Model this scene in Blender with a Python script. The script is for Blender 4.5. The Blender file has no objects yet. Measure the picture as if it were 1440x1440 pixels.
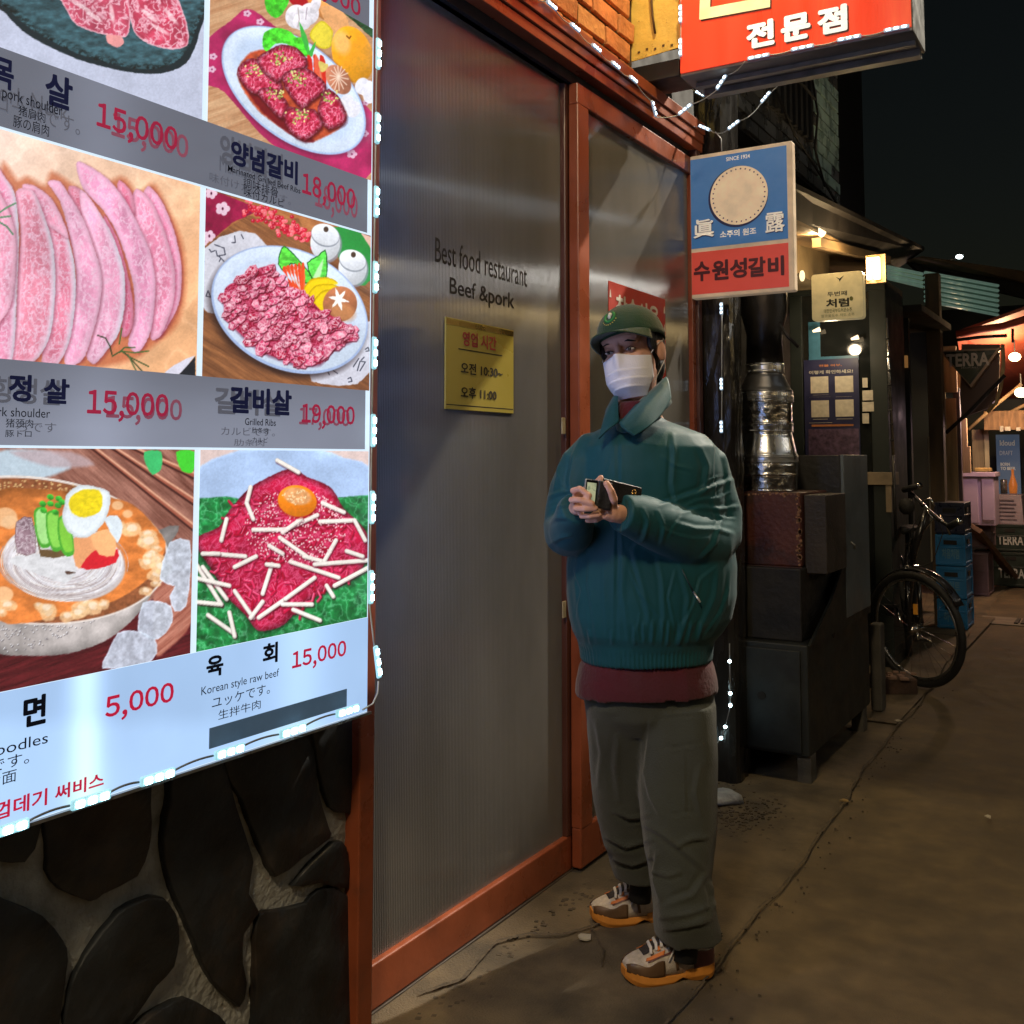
import bpy, bmesh, math, random
import numpy as np
from mathutils import Vector, Matrix

# ------------------------------------------------------------------ camera, world, lamps, exposure
scene = bpy.context.scene
COL = scene.collection
YAW, PITCH, FPX, CX, CY = math.radians(31.25), math.radians(4.1), 1460.0, 720.0, 540.0
CAM = np.array([0.0, 0.0, 1.38])
cd = bpy.data.cameras.new('camera')
cam = bpy.data.objects.new('camera', cd); COL.objects.link(cam)
cam.location = tuple(CAM)
cam.rotation_euler = (math.pi / 2 + PITCH, 0, YAW)
cd.sensor_width = 36.0; cd.lens = FPX / 1440 * 36.0
cd.shift_y = -(720 - CY) / 1440
cd.clip_start = 0.05; cd.clip_end = 400
scene.camera = cam

world = bpy.data.worlds.new('World'); scene.world = world; world.use_nodes = True
wn = world.node_tree.nodes; wl = world.node_tree.links
sky = wn.new('ShaderNodeTexSky'); sky.sky_type = 'NISHITA'; sky.sun_disc = False
sky.sun_elevation = math.radians(2); sky.sun_rotation = math.radians(200)
wl.new(sky.outputs[0], wn['Background'].inputs[0]); wn['Background'].inputs[1].default_value = 0.004

scene.view_settings.view_transform = 'Standard'
scene.view_settings.look = 'None'
scene.view_settings.exposure = 0; scene.view_settings.gamma = 1
scene.view_settings.use_curve_mapping = False
scene.cycles.use_denoising = True
scene.cycles.max_bounces = 6
scene.cycles.sample_clamp_indirect = 3.0
scene.cycles.blur_glossy = 0.5

def lamp(kind, name, loc, power, color, size=0.1, target=None, spot=None, blend=0.5, parent=None):
    d = bpy.data.lights.new(name, kind); d.energy = power; d.color = color
    if kind in ('POINT', 'SPOT'): d.shadow_soft_size = size
    if kind == 'AREA': d.size = size
    if kind == 'SPOT': d.spot_size = math.radians(spot); d.spot_blend = blend
    o = bpy.data.objects.new(name, d); COL.objects.link(o); o.location = loc
    if target is not None:
        o.rotation_euler = (Vector(target) - Vector(loc)).to_track_quat('-Z', 'Y').to_euler()
    return o
# the light inside each lamp head that is built further down (two street lamps, wall lamp over the brickwork)
lamp('SPOT', 'far_flood_lamp_light', (.7, 8.0, 6.7), 3500, (1.0, .90, .74), .07, (-1.7, 3.0, 2.2), 22, .35)
lamp('SPOT', 'near_street_lamp_light', (-.15, -1.5, 4.4), 490, (1.0, .78, .48), .30, (-.4, 3.8, .5), 125, .9)
lamp('SPOT', 'wall_lamp_light', (-1.15, 3.25, 4.1), 125, (1.0, .74, .34), .06, (-1.75, 3.5, 3.0), 110, .6)

_d = bpy.data.lights.new('menu_edge_led_light', 'AREA'); _d.shape = 'RECTANGLE'; _d.size = .03; _d.size_y = 2.0; _d.energy = 3.2; _d.color = (.30, .46, 1.0)
_o = bpy.data.objects.new('menu_edge_led_light', _d); COL.objects.link(_o); _o.location = (-1.535, 1.975, 1.80)      # the light of the LED string on the board's right edge
_o.rotation_euler = Vector((.10, 1, 0)).to_track_quat('-Z', 'Z').to_euler()
# ------------------------------------------------------------------ helpers
_f = np.array([-math.sin(YAW) * math.cos(PITCH), math.cos(YAW) * math.cos(PITCH), math.sin(PITCH)])
_r = np.array([math.cos(YAW), math.sin(YAW), 0.0])
_u = np.cross(_r, _f)
def ray(u, v):
    return _f + _r * ((u - CX) / FPX) - _u * ((v - CY) / FPX)
AX = {'x': 0, 'y': 1, 'z': 2}
def W(u, v, ax, val):
    """measured point (u, v) of the photograph on the real plane ax = val"""
    d = ray(u, v); i = AX[ax]
    return Vector(CAM + d * ((val - CAM[i]) / d[i]))
def proj(P):
    q = np.asarray(P, float) - CAM
    z = q @ _f
    return CX + FPX * (q @ _r) / z, CY - FPX * (q @ _u) / z

PINV = {}
def thing(name, label, cat, loc=(0, 0, 0), group=None):
    o = bpy.data.objects.new(name, None); COL.objects.link(o)
    o.empty_display_size = .05; o.location = loc
    o['label'] = label; o['category'] = cat
    if group: o['group'] = group
    PINV[o.name] = Matrix.Translation(Vector(loc)).inverted()
    return o
def attach(o, parent):
    if parent is not None:
        o.parent = parent
        if parent.name in PINV: o.matrix_parent_inverse = PINV[parent.name]
def tag(o, label=None, cat=None, group=None, kind=None):
    if label: o['label'] = label
    if cat: o['category'] = cat
    if group: o['group'] = group
    if kind: o['kind'] = kind
    return o
def link(name, me, parent=None, mats=None, smooth=False, bevel=0, seg=2, kind=None):
    o = bpy.data.objects.new(name, me); COL.objects.link(o)
    if mats is not None:
        for m in (mats if isinstance(mats, (list, tuple)) else [mats]): me.materials.append(m)
    if smooth: me.shade_smooth()
    attach(o, parent)
    if bevel:
        b = o.modifiers.new('bevel', 'BEVEL'); b.width = bevel; b.segments = seg; b.limit_method = 'ANGLE'; b.angle_limit = math.radians(40)
        b.harden_normals = False
    if kind: o['kind'] = kind
    return o

class MB:
    def __init__(s): s.v = []; s.f = []
    def add(s, vs, fs):
        n = len(s.v); s.v += [tuple(p) for p in vs]; s.f += [tuple(i + n for i in f) for f in fs]; return s
    def box(s, a, b):
        x0, x1 = sorted((a[0], b[0])); y0, y1 = sorted((a[1], b[1])); z0, z1 = sorted((a[2], b[2]))
        return s.add([(x0, y0, z0), (x1, y0, z0), (x1, y1, z0), (x0, y1, z0), (x0, y0, z1), (x1, y0, z1), (x1, y1, z1), (x0, y1, z1)],
                     [(0, 3, 2, 1), (4, 5, 6, 7), (0, 1, 5, 4), (1, 2, 6, 5), (2, 3, 7, 6), (3, 0, 4, 7)])
    def obox(s, c, X, Y, Z):
        c, X, Y, Z = map(Vector, (c, X, Y, Z))
        vs = [c + X * a + Y * b + Z * d for d in (-1, 1) for a, b in ((-1, -1), (1, -1), (1, 1), (-1, 1))]
        return s.add(vs, [(0, 3, 2, 1), (4, 5, 6, 7), (0, 1, 5, 4), (1, 2, 6, 5), (2, 3, 7, 6), (3, 0, 4, 7)])
    def beam(s, a, b, w, h, up=(0, 0, 1)):
        a, b = Vector(a), Vector(b); d = (b - a); L = d.length; d.normalize()
        side = d.cross(Vector(up)).normalized(); upv = side.cross(d).normalized()
        return s.obox((a + b) / 2, d * (L / 2), side * (w / 2), upv * (h / 2))
    def tube(s, pts, r, seg=8, caps=True):
        pts = [Vector(p) for p in pts]; n = len(pts)
        rs = r if isinstance(r, (list, tuple)) else [r] * n
        vs = []; fs = []; prev = None
        for i, p in enumerate(pts):
            t = (pts[min(i + 1, n - 1)] - pts[max(i - 1, 0)])
            t = t.normalized() if t.length > 1e-9 else Vector((0, 0, 1))
            if prev is None:
                a = t.orthogonal().normalized()
            else:
                a = (prev - t * prev.dot(t))
                a = a.normalized() if a.length > 1e-6 else t.orthogonal().normalized()
            prev = a; b = t.cross(a)
            rr = rs[i]; ra, rb = rr if isinstance(rr, (list, tuple)) else (rr, rr)
            for k in range(seg):
                th = 2 * math.pi * k / seg
                vs.append(p + a * (math.cos(th) * ra) + b * (math.sin(th) * rb))
        for i in range(n - 1):
            for k in range(seg):
                k2 = (k + 1) % seg
                fs.append((i * seg + k, i * seg + k2, (i + 1) * seg + k2, (i + 1) * seg + k))
        if caps:
            fs.append(tuple(range(seg))[::-1]); fs.append(tuple((n - 1) * seg + k for k in range(seg)))
        return s.add(vs, fs)
    def rings(s, rings, closed=True, caps=True):
        n = len(rings[0]); vs = [p for r in rings for p in r]; fs = []
        for i in range(len(rings) - 1):
            for k in range(n if closed else n - 1):
                k2 = (k + 1) % n
                fs.append((i * n + k, i * n + k2, (i + 1) * n + k2, (i + 1) * n + k))
        if caps and closed:
            fs.append(tuple(range(n))[::-1]); fs.append(tuple((len(rings) - 1) * n + k for k in range(n)))
        return s.add(vs, fs)
    def lathe(s, c, prof, seg=32, caps=True):
        c = Vector(c)
        return s.rings([[c + Vector((r * math.cos(2 * math.pi * k / seg), r * math.sin(2 * math.pi * k / seg), z)) for k in range(seg)] for r, z in prof], True, caps)
    def prism(s, poly, off):
        """poly: coplanar points (ccw seen from the side off points to); extruded by off"""
        n = len(poly); off = Vector(off); top = [Vector(p) + off for p in poly]
        return s.add(list(poly) + top, [tuple(range(n))[::-1], tuple(range(n, 2 * n))] + [(i, (i + 1) % n, n + (i + 1) % n, n + i) for i in range(n)])
    def ball(s, c, r, seg=12, M=None):
        c = Vector(c); rx, ry, rz = r if isinstance(r, (list, tuple)) else (r, r, r)
        rings = []
        for i in range(1, seg // 2):
            ph = math.pi * i / (seg // 2)
            ring = []
            for k in range(seg):
                th = 2 * math.pi * k / seg
                q = Vector((rx * math.sin(ph) * math.cos(th), ry * math.sin(ph) * math.sin(th), -rz * math.cos(ph)))
                ring.append(c + (M @ q if M is not None else q))
            rings.append(ring)
        n0 = len(s.v)
        s.rings(rings, True, True)
        return s
    def mesh(s, name='m'):
        me = bpy.data.meshes.new(name); me.from_pydata(s.v, [], s.f); me.update(); return me
    def obj(s, name, mats, parent=None, smooth=False, bevel=0, seg=2, kind=None, fix=True):
        me = s.mesh(name)
        if fix:
            bm = bmesh.new(); bm.from_mesh(me); bmesh.ops.recalc_face_normals(bm, faces=bm.faces); bm.to_mesh(me); bm.free()
        if smooth: me.shade_smooth()
        o = link(name, me, parent, mats, False, bevel, seg, kind)
        return o

def catenary(a, b, sag, n=10):
    a, b = Vector(a), Vector(b)
    return [a.lerp(b, t / n) + Vector((0, 0, -sag * 4 * (t / n) * (1 - t / n))) for t in range(n + 1)]

# ------------------------------------------------------------------ materials
def srgb(r, g, b):
    f = lambda c: (c / 255 / 12.92) if c / 255 <= .04045 else ((c / 255 + .055) / 1.055) ** 2.4
    return (f(r), f(g), f(b))
MATS = {}
def mat(name, col, rough=.6, metal=0, var=.25, scale=12, bump=0, bscale=60, col2=None, c2scale=4, c2lo=.5, c2hi=.6,
        emis=0, ecol=None, coat=0, spec=.5, stretch=(1, 1, 1), trans=0, alpha=1, rvar=.12, sheen=0):
    if name in MATS: return MATS[name]
    m = bpy.data.materials.new(name); m.use_nodes = True; nt = m.node_tree; N = nt.nodes; L = nt.links
    b = N['Principled BSDF']
    tc = N.new('ShaderNodeTexCoord'); mp = N.new('ShaderNodeMapping'); mp.inputs['Scale'].default_value = stretch
    L.new(tc.outputs['Object'], mp.inputs[0])
    n1 = N.new('ShaderNodeTexNoise'); n1.inputs['Scale'].default_value = scale; n1.inputs['Detail'].default_value = 6
    L.new(mp.outputs[0], n1.inputs['Vector'])
    rmp = N.new('ShaderNodeMapRange'); rmp.inputs[1].default_value = .3; rmp.inputs[2].default_value = .7
    rmp.inputs[3].default_value = 1 - var; rmp.inputs[4].default_value = 1 + var
    L.new(n1.outputs[0], rmp.inputs[0])
    vm = N.new('ShaderNodeVectorMath'); vm.operation = 'SCALE'
    L.new(rmp.outputs[0], vm.inputs[3])
    if col2 is not None:
        n2 = N.new('ShaderNodeTexNoise'); n2.inputs['Scale'].default_value = c2scale; n2.inputs['Detail'].default_value = 8; n2.inputs['Roughness'].default_value = .65
        L.new(mp.outputs[0], n2.inputs['Vector'])
        r2 = N.new('ShaderNodeMapRange'); r2.inputs[1].default_value = c2lo; r2.inputs[2].default_value = c2hi
        L.new(n2.outputs[0], r2.inputs[0])
        mx = N.new('ShaderNodeMix'); mx.data_type = 'RGBA'
        mx.inputs[6].default_value = (*col, 1); mx.inputs[7].default_value = (*col2, 1)
        L.new(r2.outputs[0], mx.inputs[0]); L.new(mx.outputs[2], vm.inputs[0])
    else:
        vm.inputs[0].default_value = col
    L.new(vm.outputs[0], b.inputs['Base Color'])
    rr = N.new('ShaderNodeMapRange'); rr.inputs[1].default_value = .3; rr.inputs[2].default_value = .7
    rr.inputs[3].default_value = max(.02, rough - rvar); rr.inputs[4].default_value = min(1, rough + rvar)
    L.new(n1.outputs[0], rr.inputs[0]); L.new(rr.outputs[0], b.inputs['Roughness'])
    b.inputs['Metallic'].default_value = metal
    b.inputs['Specular IOR Level'].default_value = spec
    if coat: b.inputs['Coat Weight'].default_value = coat; b.inputs['Coat Roughness'].default_value = .15
    if sheen: b.inputs['Sheen Weight'].default_value = sheen
    if trans: b.inputs['Transmission Weight'].default_value = trans
    if alpha < 1: b.inputs['Alpha'].default_value = alpha
    if emis:
        b.inputs['Emission Color'].default_value = (*(ecol or col), 1); b.inputs['Emission Strength'].default_value = emis
    if bump:
        nb = N.new('ShaderNodeTexNoise'); nb.inputs['Scale'].default_value = bscale; nb.inputs['Detail'].default_value = 5
        L.new(mp.outputs[0], nb.inputs['Vector'])
        bp = N.new('ShaderNodeBump'); bp.inputs['Strength'].default_value = bump; bp.inputs['Distance'].default_value = .01
        L.new(nb.outputs[0], bp.inputs['Height']); L.new(bp.outputs[0], b.inputs['Normal'])
    MATS[name] = m
    return m
def glow(name, col, strength):
    if name in MATS: return MATS[name]
    m = bpy.data.materials.new(name); m.use_nodes = True
    b = m.node_tree.nodes['Principled BSDF']
    b.inputs['Base Color'].default_value = (*[min(1, c) * .3 for c in col], 1)
    b.inputs['Emission Color'].default_value = (*col, 1); b.inputs['Emission Strength'].default_value = strength
    MATS[name] = m
    return m

# ------------------------------------------------------------------ lettering: glyph outlines as thin flat print
def text_mesh(body, bold=0.0):
    if ',' in body and body[0].isdigit():      # prices: wide-font digits set close by hand
        vs, fs, x = [], [], 0.0
        for ch in body:
            g_ = text_mesh0(chr(ord(ch) - 48 + 0xFF10) if ch.isdigit() else chr(0xFF0C), .004)
            co = np.zeros(len(g_.vertices) * 3); g_.vertices.foreach_get('co', co); co = co.reshape(-1, 3); n0 = len(vs)
            fs += [tuple(i + n0 for i in p.vertices) for p in g_.polygons]
            co[:, 0] += x - co[:, 0].min()
            if ch == ',': co[:, 1] = (co[:, 1] - co[:, 1].max()) + .10
            x = co[:, 0].max() + .10; vs += co.tolist(); bpy.data.meshes.remove(g_)
        me = bpy.data.meshes.new('lettering'); me.from_pydata(vs, [], fs); me.update()
        return strike(me, max(bold, .024))
    me = text_mesh0(body, min(bold, .008))
    return strike(me, bold)
def strike(me, bold):
    if bold <= .009: return me
    k = (bold - .004) * 1.0
    n = len(me.vertices); co = np.zeros(n * 3); me.vertices.foreach_get('co', co); co = co.reshape(-1, 3)
    fs = [tuple(p.vertices) for p in me.polygons]; vs = []; ff = []
    for j, (dx, dy) in enumerate(((0, 0), (k, 0), (-k, 0), (0, k), (0, -k), (k * .7, k * .7), (-k * .7, -k * .7), (k * .7, -k * .7), (-k * .7, k * .7))):
        q = co.copy(); q[:, 0] += dx; q[:, 1] += dy; q[:, 2] = j * .00006
        vs.append(q); ff += [tuple(i + j * n for i in f) for f in fs]
    m2 = bpy.data.meshes.new('lettering'); m2.from_pydata(np.concatenate(vs).tolist(), [], ff); m2.update()
    bpy.data.meshes.remove(me); return m2
def text_mesh0(body, bold=0.0):
    c = bpy.data.curves.new('lettering', 'FONT'); c.body = body; c.size = 1; c.offset = bold; c.resolution_u = 3
    o = bpy.data.objects.new('lettering', c); COL.objects.link(o)
    me = bpy.data.meshes.new_from_object(o.evaluated_get(bpy.context.evaluated_depsgraph_get()))
    bpy.data.objects.remove(o); bpy.data.curves.remove(c)
    return me
def lettering(body, bl, tr, ax, val, m, parent, bold=.0, off=.0015, skew=0.0, name='lettering', tl=None, br=None):
    """text fitted between two measured corners on the plane ax = val; bl / tr photo points of lower-left and upper-right"""
    me = text_mesh(body, bold)
    co = np.zeros(len(me.vertices) * 3); me.vertices.foreach_get('co', co); co = co.reshape(-1, 3)
    x0, x1 = co[:, 0].min(), co[:, 0].max(); y0, y1 = co[:, 1].min(), co[:, 1].max()
    A = W(*bl, ax, val); B = W(*tr, ax, val)
    if tl is not None: B.z = W(*tl, ax, val).z
    if br is not None: A.z = W(*br, ax, val).z
    s = (co[:, 0] - x0) / (x1 - x0); t = (co[:, 1] - y0) / (y1 - y0)
    P = np.zeros_like(co)
    hx = 1 if ax == 'x' else 0
    P[:, hx] = A[hx] + (B[hx] - A[hx]) * s + skew * t * (B.z - A.z)
    P[:, 2] = A.z + (B.z - A.z) * t
    P[:, AX[ax]] = val + (off + co[:, 2]) * (1 if ax == 'x' else -1)
    me.vertices.foreach_set('co', P.ravel()); me.update()
    me.materials.clear(); me.materials.append(m)
    o = bpy.data.objects.new(name, me); COL.objects.link(o); attach(o, parent)
    return o

# ------------------------------------------------------------------ noise in numpy
def _h(ix, iy, iz, seed):
    n = (ix.astype(np.int64) * 374761393 + iy.astype(np.int64) * 668265263 + iz * 2147483647 // 7 + seed * 974711) & 0x7fffffff
    n = ((n ^ (n >> 13)) * 1274126177) & 0x7fffffff
    return ((n ^ (n >> 16)) & 0xffff) / 65535.0
def noise3(x, y, z, seed=0):
    x0, y0, z0 = np.floor(x), np.floor(y), np.floor(z)
    fx, fy, fz = x - x0, y - y0, z - z0
    fx, fy, fz = [t * t * (3 - 2 * t) for t in (fx, fy, fz)]
    r = 0
    iz = z0.astype(np.int64)
    for dx in (0, 1):
        for dy in (0, 1):
            for dz in (0, 1):
                w = (fx if dx else 1 - fx) * (fy if dy else 1 - fy) * (fz if dz else 1 - fz)
                r = r + w * _h(x0 + dx, y0 + dy, (iz + dz) * 7919, seed)
    return r
def fbm(x, y, z=None, seed=0, oct=4):
    z = np.zeros_like(x) if z is None else z
    a, s, t = .5, 0, 0
    for k in range(oct):
        s = s + a * noise3(x * 2 ** k, y * 2 ** k, z * 2 ** k, seed + k * 17); t += a; a *= .5
    return s / t
# ------------------------------------------------------------------ painter for the flat food prints (measured in photograph pixels on the sign's real plane)
def chaikin(p, n=2):
    """closed spline through the points"""
    p = np.asarray(p, float)
    a, b, c, d = np.roll(p, 1, 0), p, np.roll(p, -1, 0), np.roll(p, -2, 0); out = []
    for t in ((0, .5) if n == 1 else (0, .25, .5, .75)):
        q = .5 * (2 * b + (c - a) * t + (2 * a - 5 * b + 4 * c - d) * t * t + (3 * b - a - 3 * c + d) * t ** 3)
        out.append(q * .8 + (b * (1 - t) + c * t) * .2)
    return np.stack(out, 1).reshape(-1, 2)
class Paint:
    def __init__(s, X, Y, base):
        s.X, s.Y = X, Y; s.C = np.tile(np.array(base, float), (len(X), 1)); s.rng = np.random.RandomState(5)
    def put(s, m, col, idx=None):
        col = np.asarray(col, float)
        if idx is None: s.C = s.C * (1 - m[:, None]) + col * m[:, None]
        else: s.C[idx] = s.C[idx] * (1 - m[:, None]) + col * m[:, None]
    def near(s, cx, cy, r): return np.where((np.abs(s.X - cx) < r) & (np.abs(s.Y - cy) < r))[0]
    def ell(s, cx, cy, rx, ry, deg, col, soft=1.2, a=1.0, noise=0, shade=0, seed=0):
        i = s.near(cx, cy, max(rx, ry) + soft * 3 + 2)
        if len(i) == 0: return
        t = math.radians(deg); dx, dy = s.X[i] - cx, s.Y[i] - cy
        p = (dx * math.cos(t) + dy * math.sin(t)) / rx; q = (-dx * math.sin(t) + dy * math.cos(t)) / ry
        d = np.sqrt(p * p + q * q); m = np.clip((1 - d) * min(rx, ry) / soft + .5, 0, 1) * a
        c = np.tile(np.array(col, float), (len(i), 1))
        if noise: c = c * (1 + noise * (fbm(s.X[i] / 5, s.Y[i] / 5, seed=seed) - .5)[:, None] * 2)
        if shade: c = c * (1 + shade * (-p * .4 - q * .8))[:, None]
        s.put(m, c, i)
    def dist(s, pts, i):
        P = np.asarray(pts, float); Q = np.roll(P, -1, 0); X, Y = s.X[i], s.Y[i]
        d = np.full(len(X), 1e9); ins = np.zeros(len(X), bool)
        for (ax, ay), (bx, by) in zip(P, Q):
            ex, ey = bx - ax, by - ay; L = ex * ex + ey * ey + 1e-9
            t = np.clip(((X - ax) * ex + (Y - ay) * ey) / L, 0, 1)
            d = np.minimum(d, (X - ax - t * ex) ** 2 + (Y - ay - t * ey) ** 2)
            c = (ay > Y) != (by > Y)
            ins ^= c & (X < (bx - ax) * (Y - ay) / (by - ay + (1e-9 if by == ay else 0)) + ax)
        return np.sqrt(d) * np.where(ins, 1, -1)
    def poly(s, pts, col, soft=1.2, a=1.0, fn=None, rnd=2, rough=1.0):
        P = chaikin(pts, rnd) if rnd else np.asarray(pts, float)
        x0, y0 = P.min(0) - 4; x1, y1 = P.max(0) + 4
        i = np.where((s.X > x0) & (s.X < x1) & (s.Y > y0) & (s.Y < y1))[0]
        if len(i) == 0: return
        d = s.dist(P, i) + (fbm(s.X[i] / 3.2, s.Y[i] / 3.2, seed=int(abs(P[0, 0] * 7)) % 97, oct=2) - .5) * 1.3 * rough; m = np.clip(d / soft + .5, 0, 1) * a
        c = np.tile(np.array(col, float), (len(i), 1))
        if fn is not None: c = fn(c, s.X[i], s.Y[i], d)
        s.put(m, c, i)
    def line(s, pts, w, col, soft=.9, a=1.0):
        P = np.asarray(pts, float); x0, y0 = P.min(0) - w - 4; x1, y1 = P.max(0) + w + 4
        i = np.where((s.X > x0) & (s.X < x1) & (s.Y > y0) & (s.Y < y1))[0]
        if len(i) == 0: return
        X, Y = s.X[i], s.Y[i]; d = np.full(len(X), 1e9)
        for (ax, ay), (bx, by) in zip(P[:-1], P[1:]):
            ex, ey = bx - ax, by - ay; L = ex * ex + ey * ey + 1e-9
            t = np.clip(((X - ax) * ex + (Y - ay) * ey) / L, 0, 1)
            d = np.minimum(d, (X - ax - t * ex) ** 2 + (Y - ay - t * ey) ** 2)
        m = np.clip((w / 2 - np.sqrt(d)) / soft + .5, 0, 1) * a
        s.put(m, col, i)
    def grain(s, fn): s.C = fn(s.C, s.X, s.Y)
def rid(x, y, seed=0): return 1 - np.abs(fbm(x, y, seed=seed, oct=3) - .5) * 4
def meat(base, fat, sc=6, th=.72, edge=None, seed=0, ew=3, amt=.85):
    base, fat = np.array(base, float), np.array(fat, float)
    def fn(c, X, Y, d):
        wx = fbm(X / 14, Y / 14, seed=seed + 9) * 10
        r = np.clip((rid((X + wx) / sc, (Y + wx) / sc, seed) - th) / (1 - th), 0, 1) * amt
        v = fbm(X / 18, Y / 18, seed=seed + 3) * .5 + .75
        c = base * v[:, None] * (1 - r[:, None]) + fat * r[:, None]
        if edge is not None:
            e = np.clip(1 - d / ew, 0, 1)[:, None]; c = c * (1 - e) + np.array(edge, float) * e
        return c
    return fn
def wood(c1, c2, ang, sc=5, seed=0):
    c1, c2 = np.array(c1, float), np.array(c2, float); t = math.radians(ang)
    def fn(X, Y):
        p = X * math.cos(t) + Y * math.sin(t); q = -X * math.sin(t) + Y * math.cos(t)
        n = fbm(p / 60, q / sc, seed=seed); n2 = fbm(p / 25, q / 1.7, seed=seed + 4)
        k = np.clip(n * .8 + n2 * .5 - .15, 0, 1)[:, None]
        return c1 * (1 - k) + c2 * k
    return fn
def cv(sc, ox, oy): return lambda pts: [(x / sc + ox, y / sc + oy) for x, y in pts]
K1 = cv(2.667, 0, 0)       # measured on an enlargement of the upper left of the photograph
K2 = cv(2.667, 0, 520)
KB = cv(5.538, 280, 0)
KC = cv(4.114, 0, 180)
KD = cv(5.333, 270, 270)
KE = cv(4.236, 0, 640)
KF = K2

def pic_steaks(p):
    p.C[:] = (198, 204, 226)
    p.grain(lambda C, X, Y: C * (1 + .08 * (fbm(X / 30, Y / 30, seed=2) - .5))[:, None])
    p.poly(K1([(-60, -60), (20, 50), (110, 135), (290, 222), (470, 268), (600, 276), (700, 236), (748, 120), (745, -60)]), (30, 46, 54), rnd=2)
    def slate(c, X, Y, d):
        n = fbm(X / 9, Y / 4, seed=8); e = np.clip(1 - d / 13, 0, 1)
        k = (n * .9 + .55 - e * np.where(fbm(X / 4, Y / 3, seed=3) > .5, .55, .1))[:, None]
        return np.array((62, 96, 106.)) * k
    p.poly(K1([(-60, -60), (30, 36), (130, 118), (300, 205), (470, 252), (590, 258), (680, 215), (735, 110), (735, -60)]), (0, 0, 0), fn=slate)
    pk = meat((206, 84, 112), (255, 214, 226), 7, .45, (246, 196, 210), 3, 3)
    p.poly(K1([(230, -40), (250, 40), (290, 95), (380, 128), (470, 140), (488, 90), (490, 20), (480, -40)]), (0, 0, 0), fn=pk)
    p.poly(K1([(488, -40), (486, 60), (510, 130), (560, 165), (640, 186), (700, 172), (708, 130), (692, 60), (640, -40)]), (0, 0, 0), fn=meat((200, 72, 100), (255, 214, 226), 7, .45, (246, 196, 210), 13, 3))
    p.poly(K1([(400, 130), (450, 135), (465, 160), (440, 178), (405, 160)]), (236, 160, 160))
    for x, y, a in ((300, 20, 30), (350, 60, 35), (420, 50, 80), (560, 60, 40), (600, 110, 30), (640, 60, 50)):
        q = K1([(x, y)])[0]; p.ell(q[0], q[1], 15, 3, a, (255, 232, 236), 2, .7)

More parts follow.
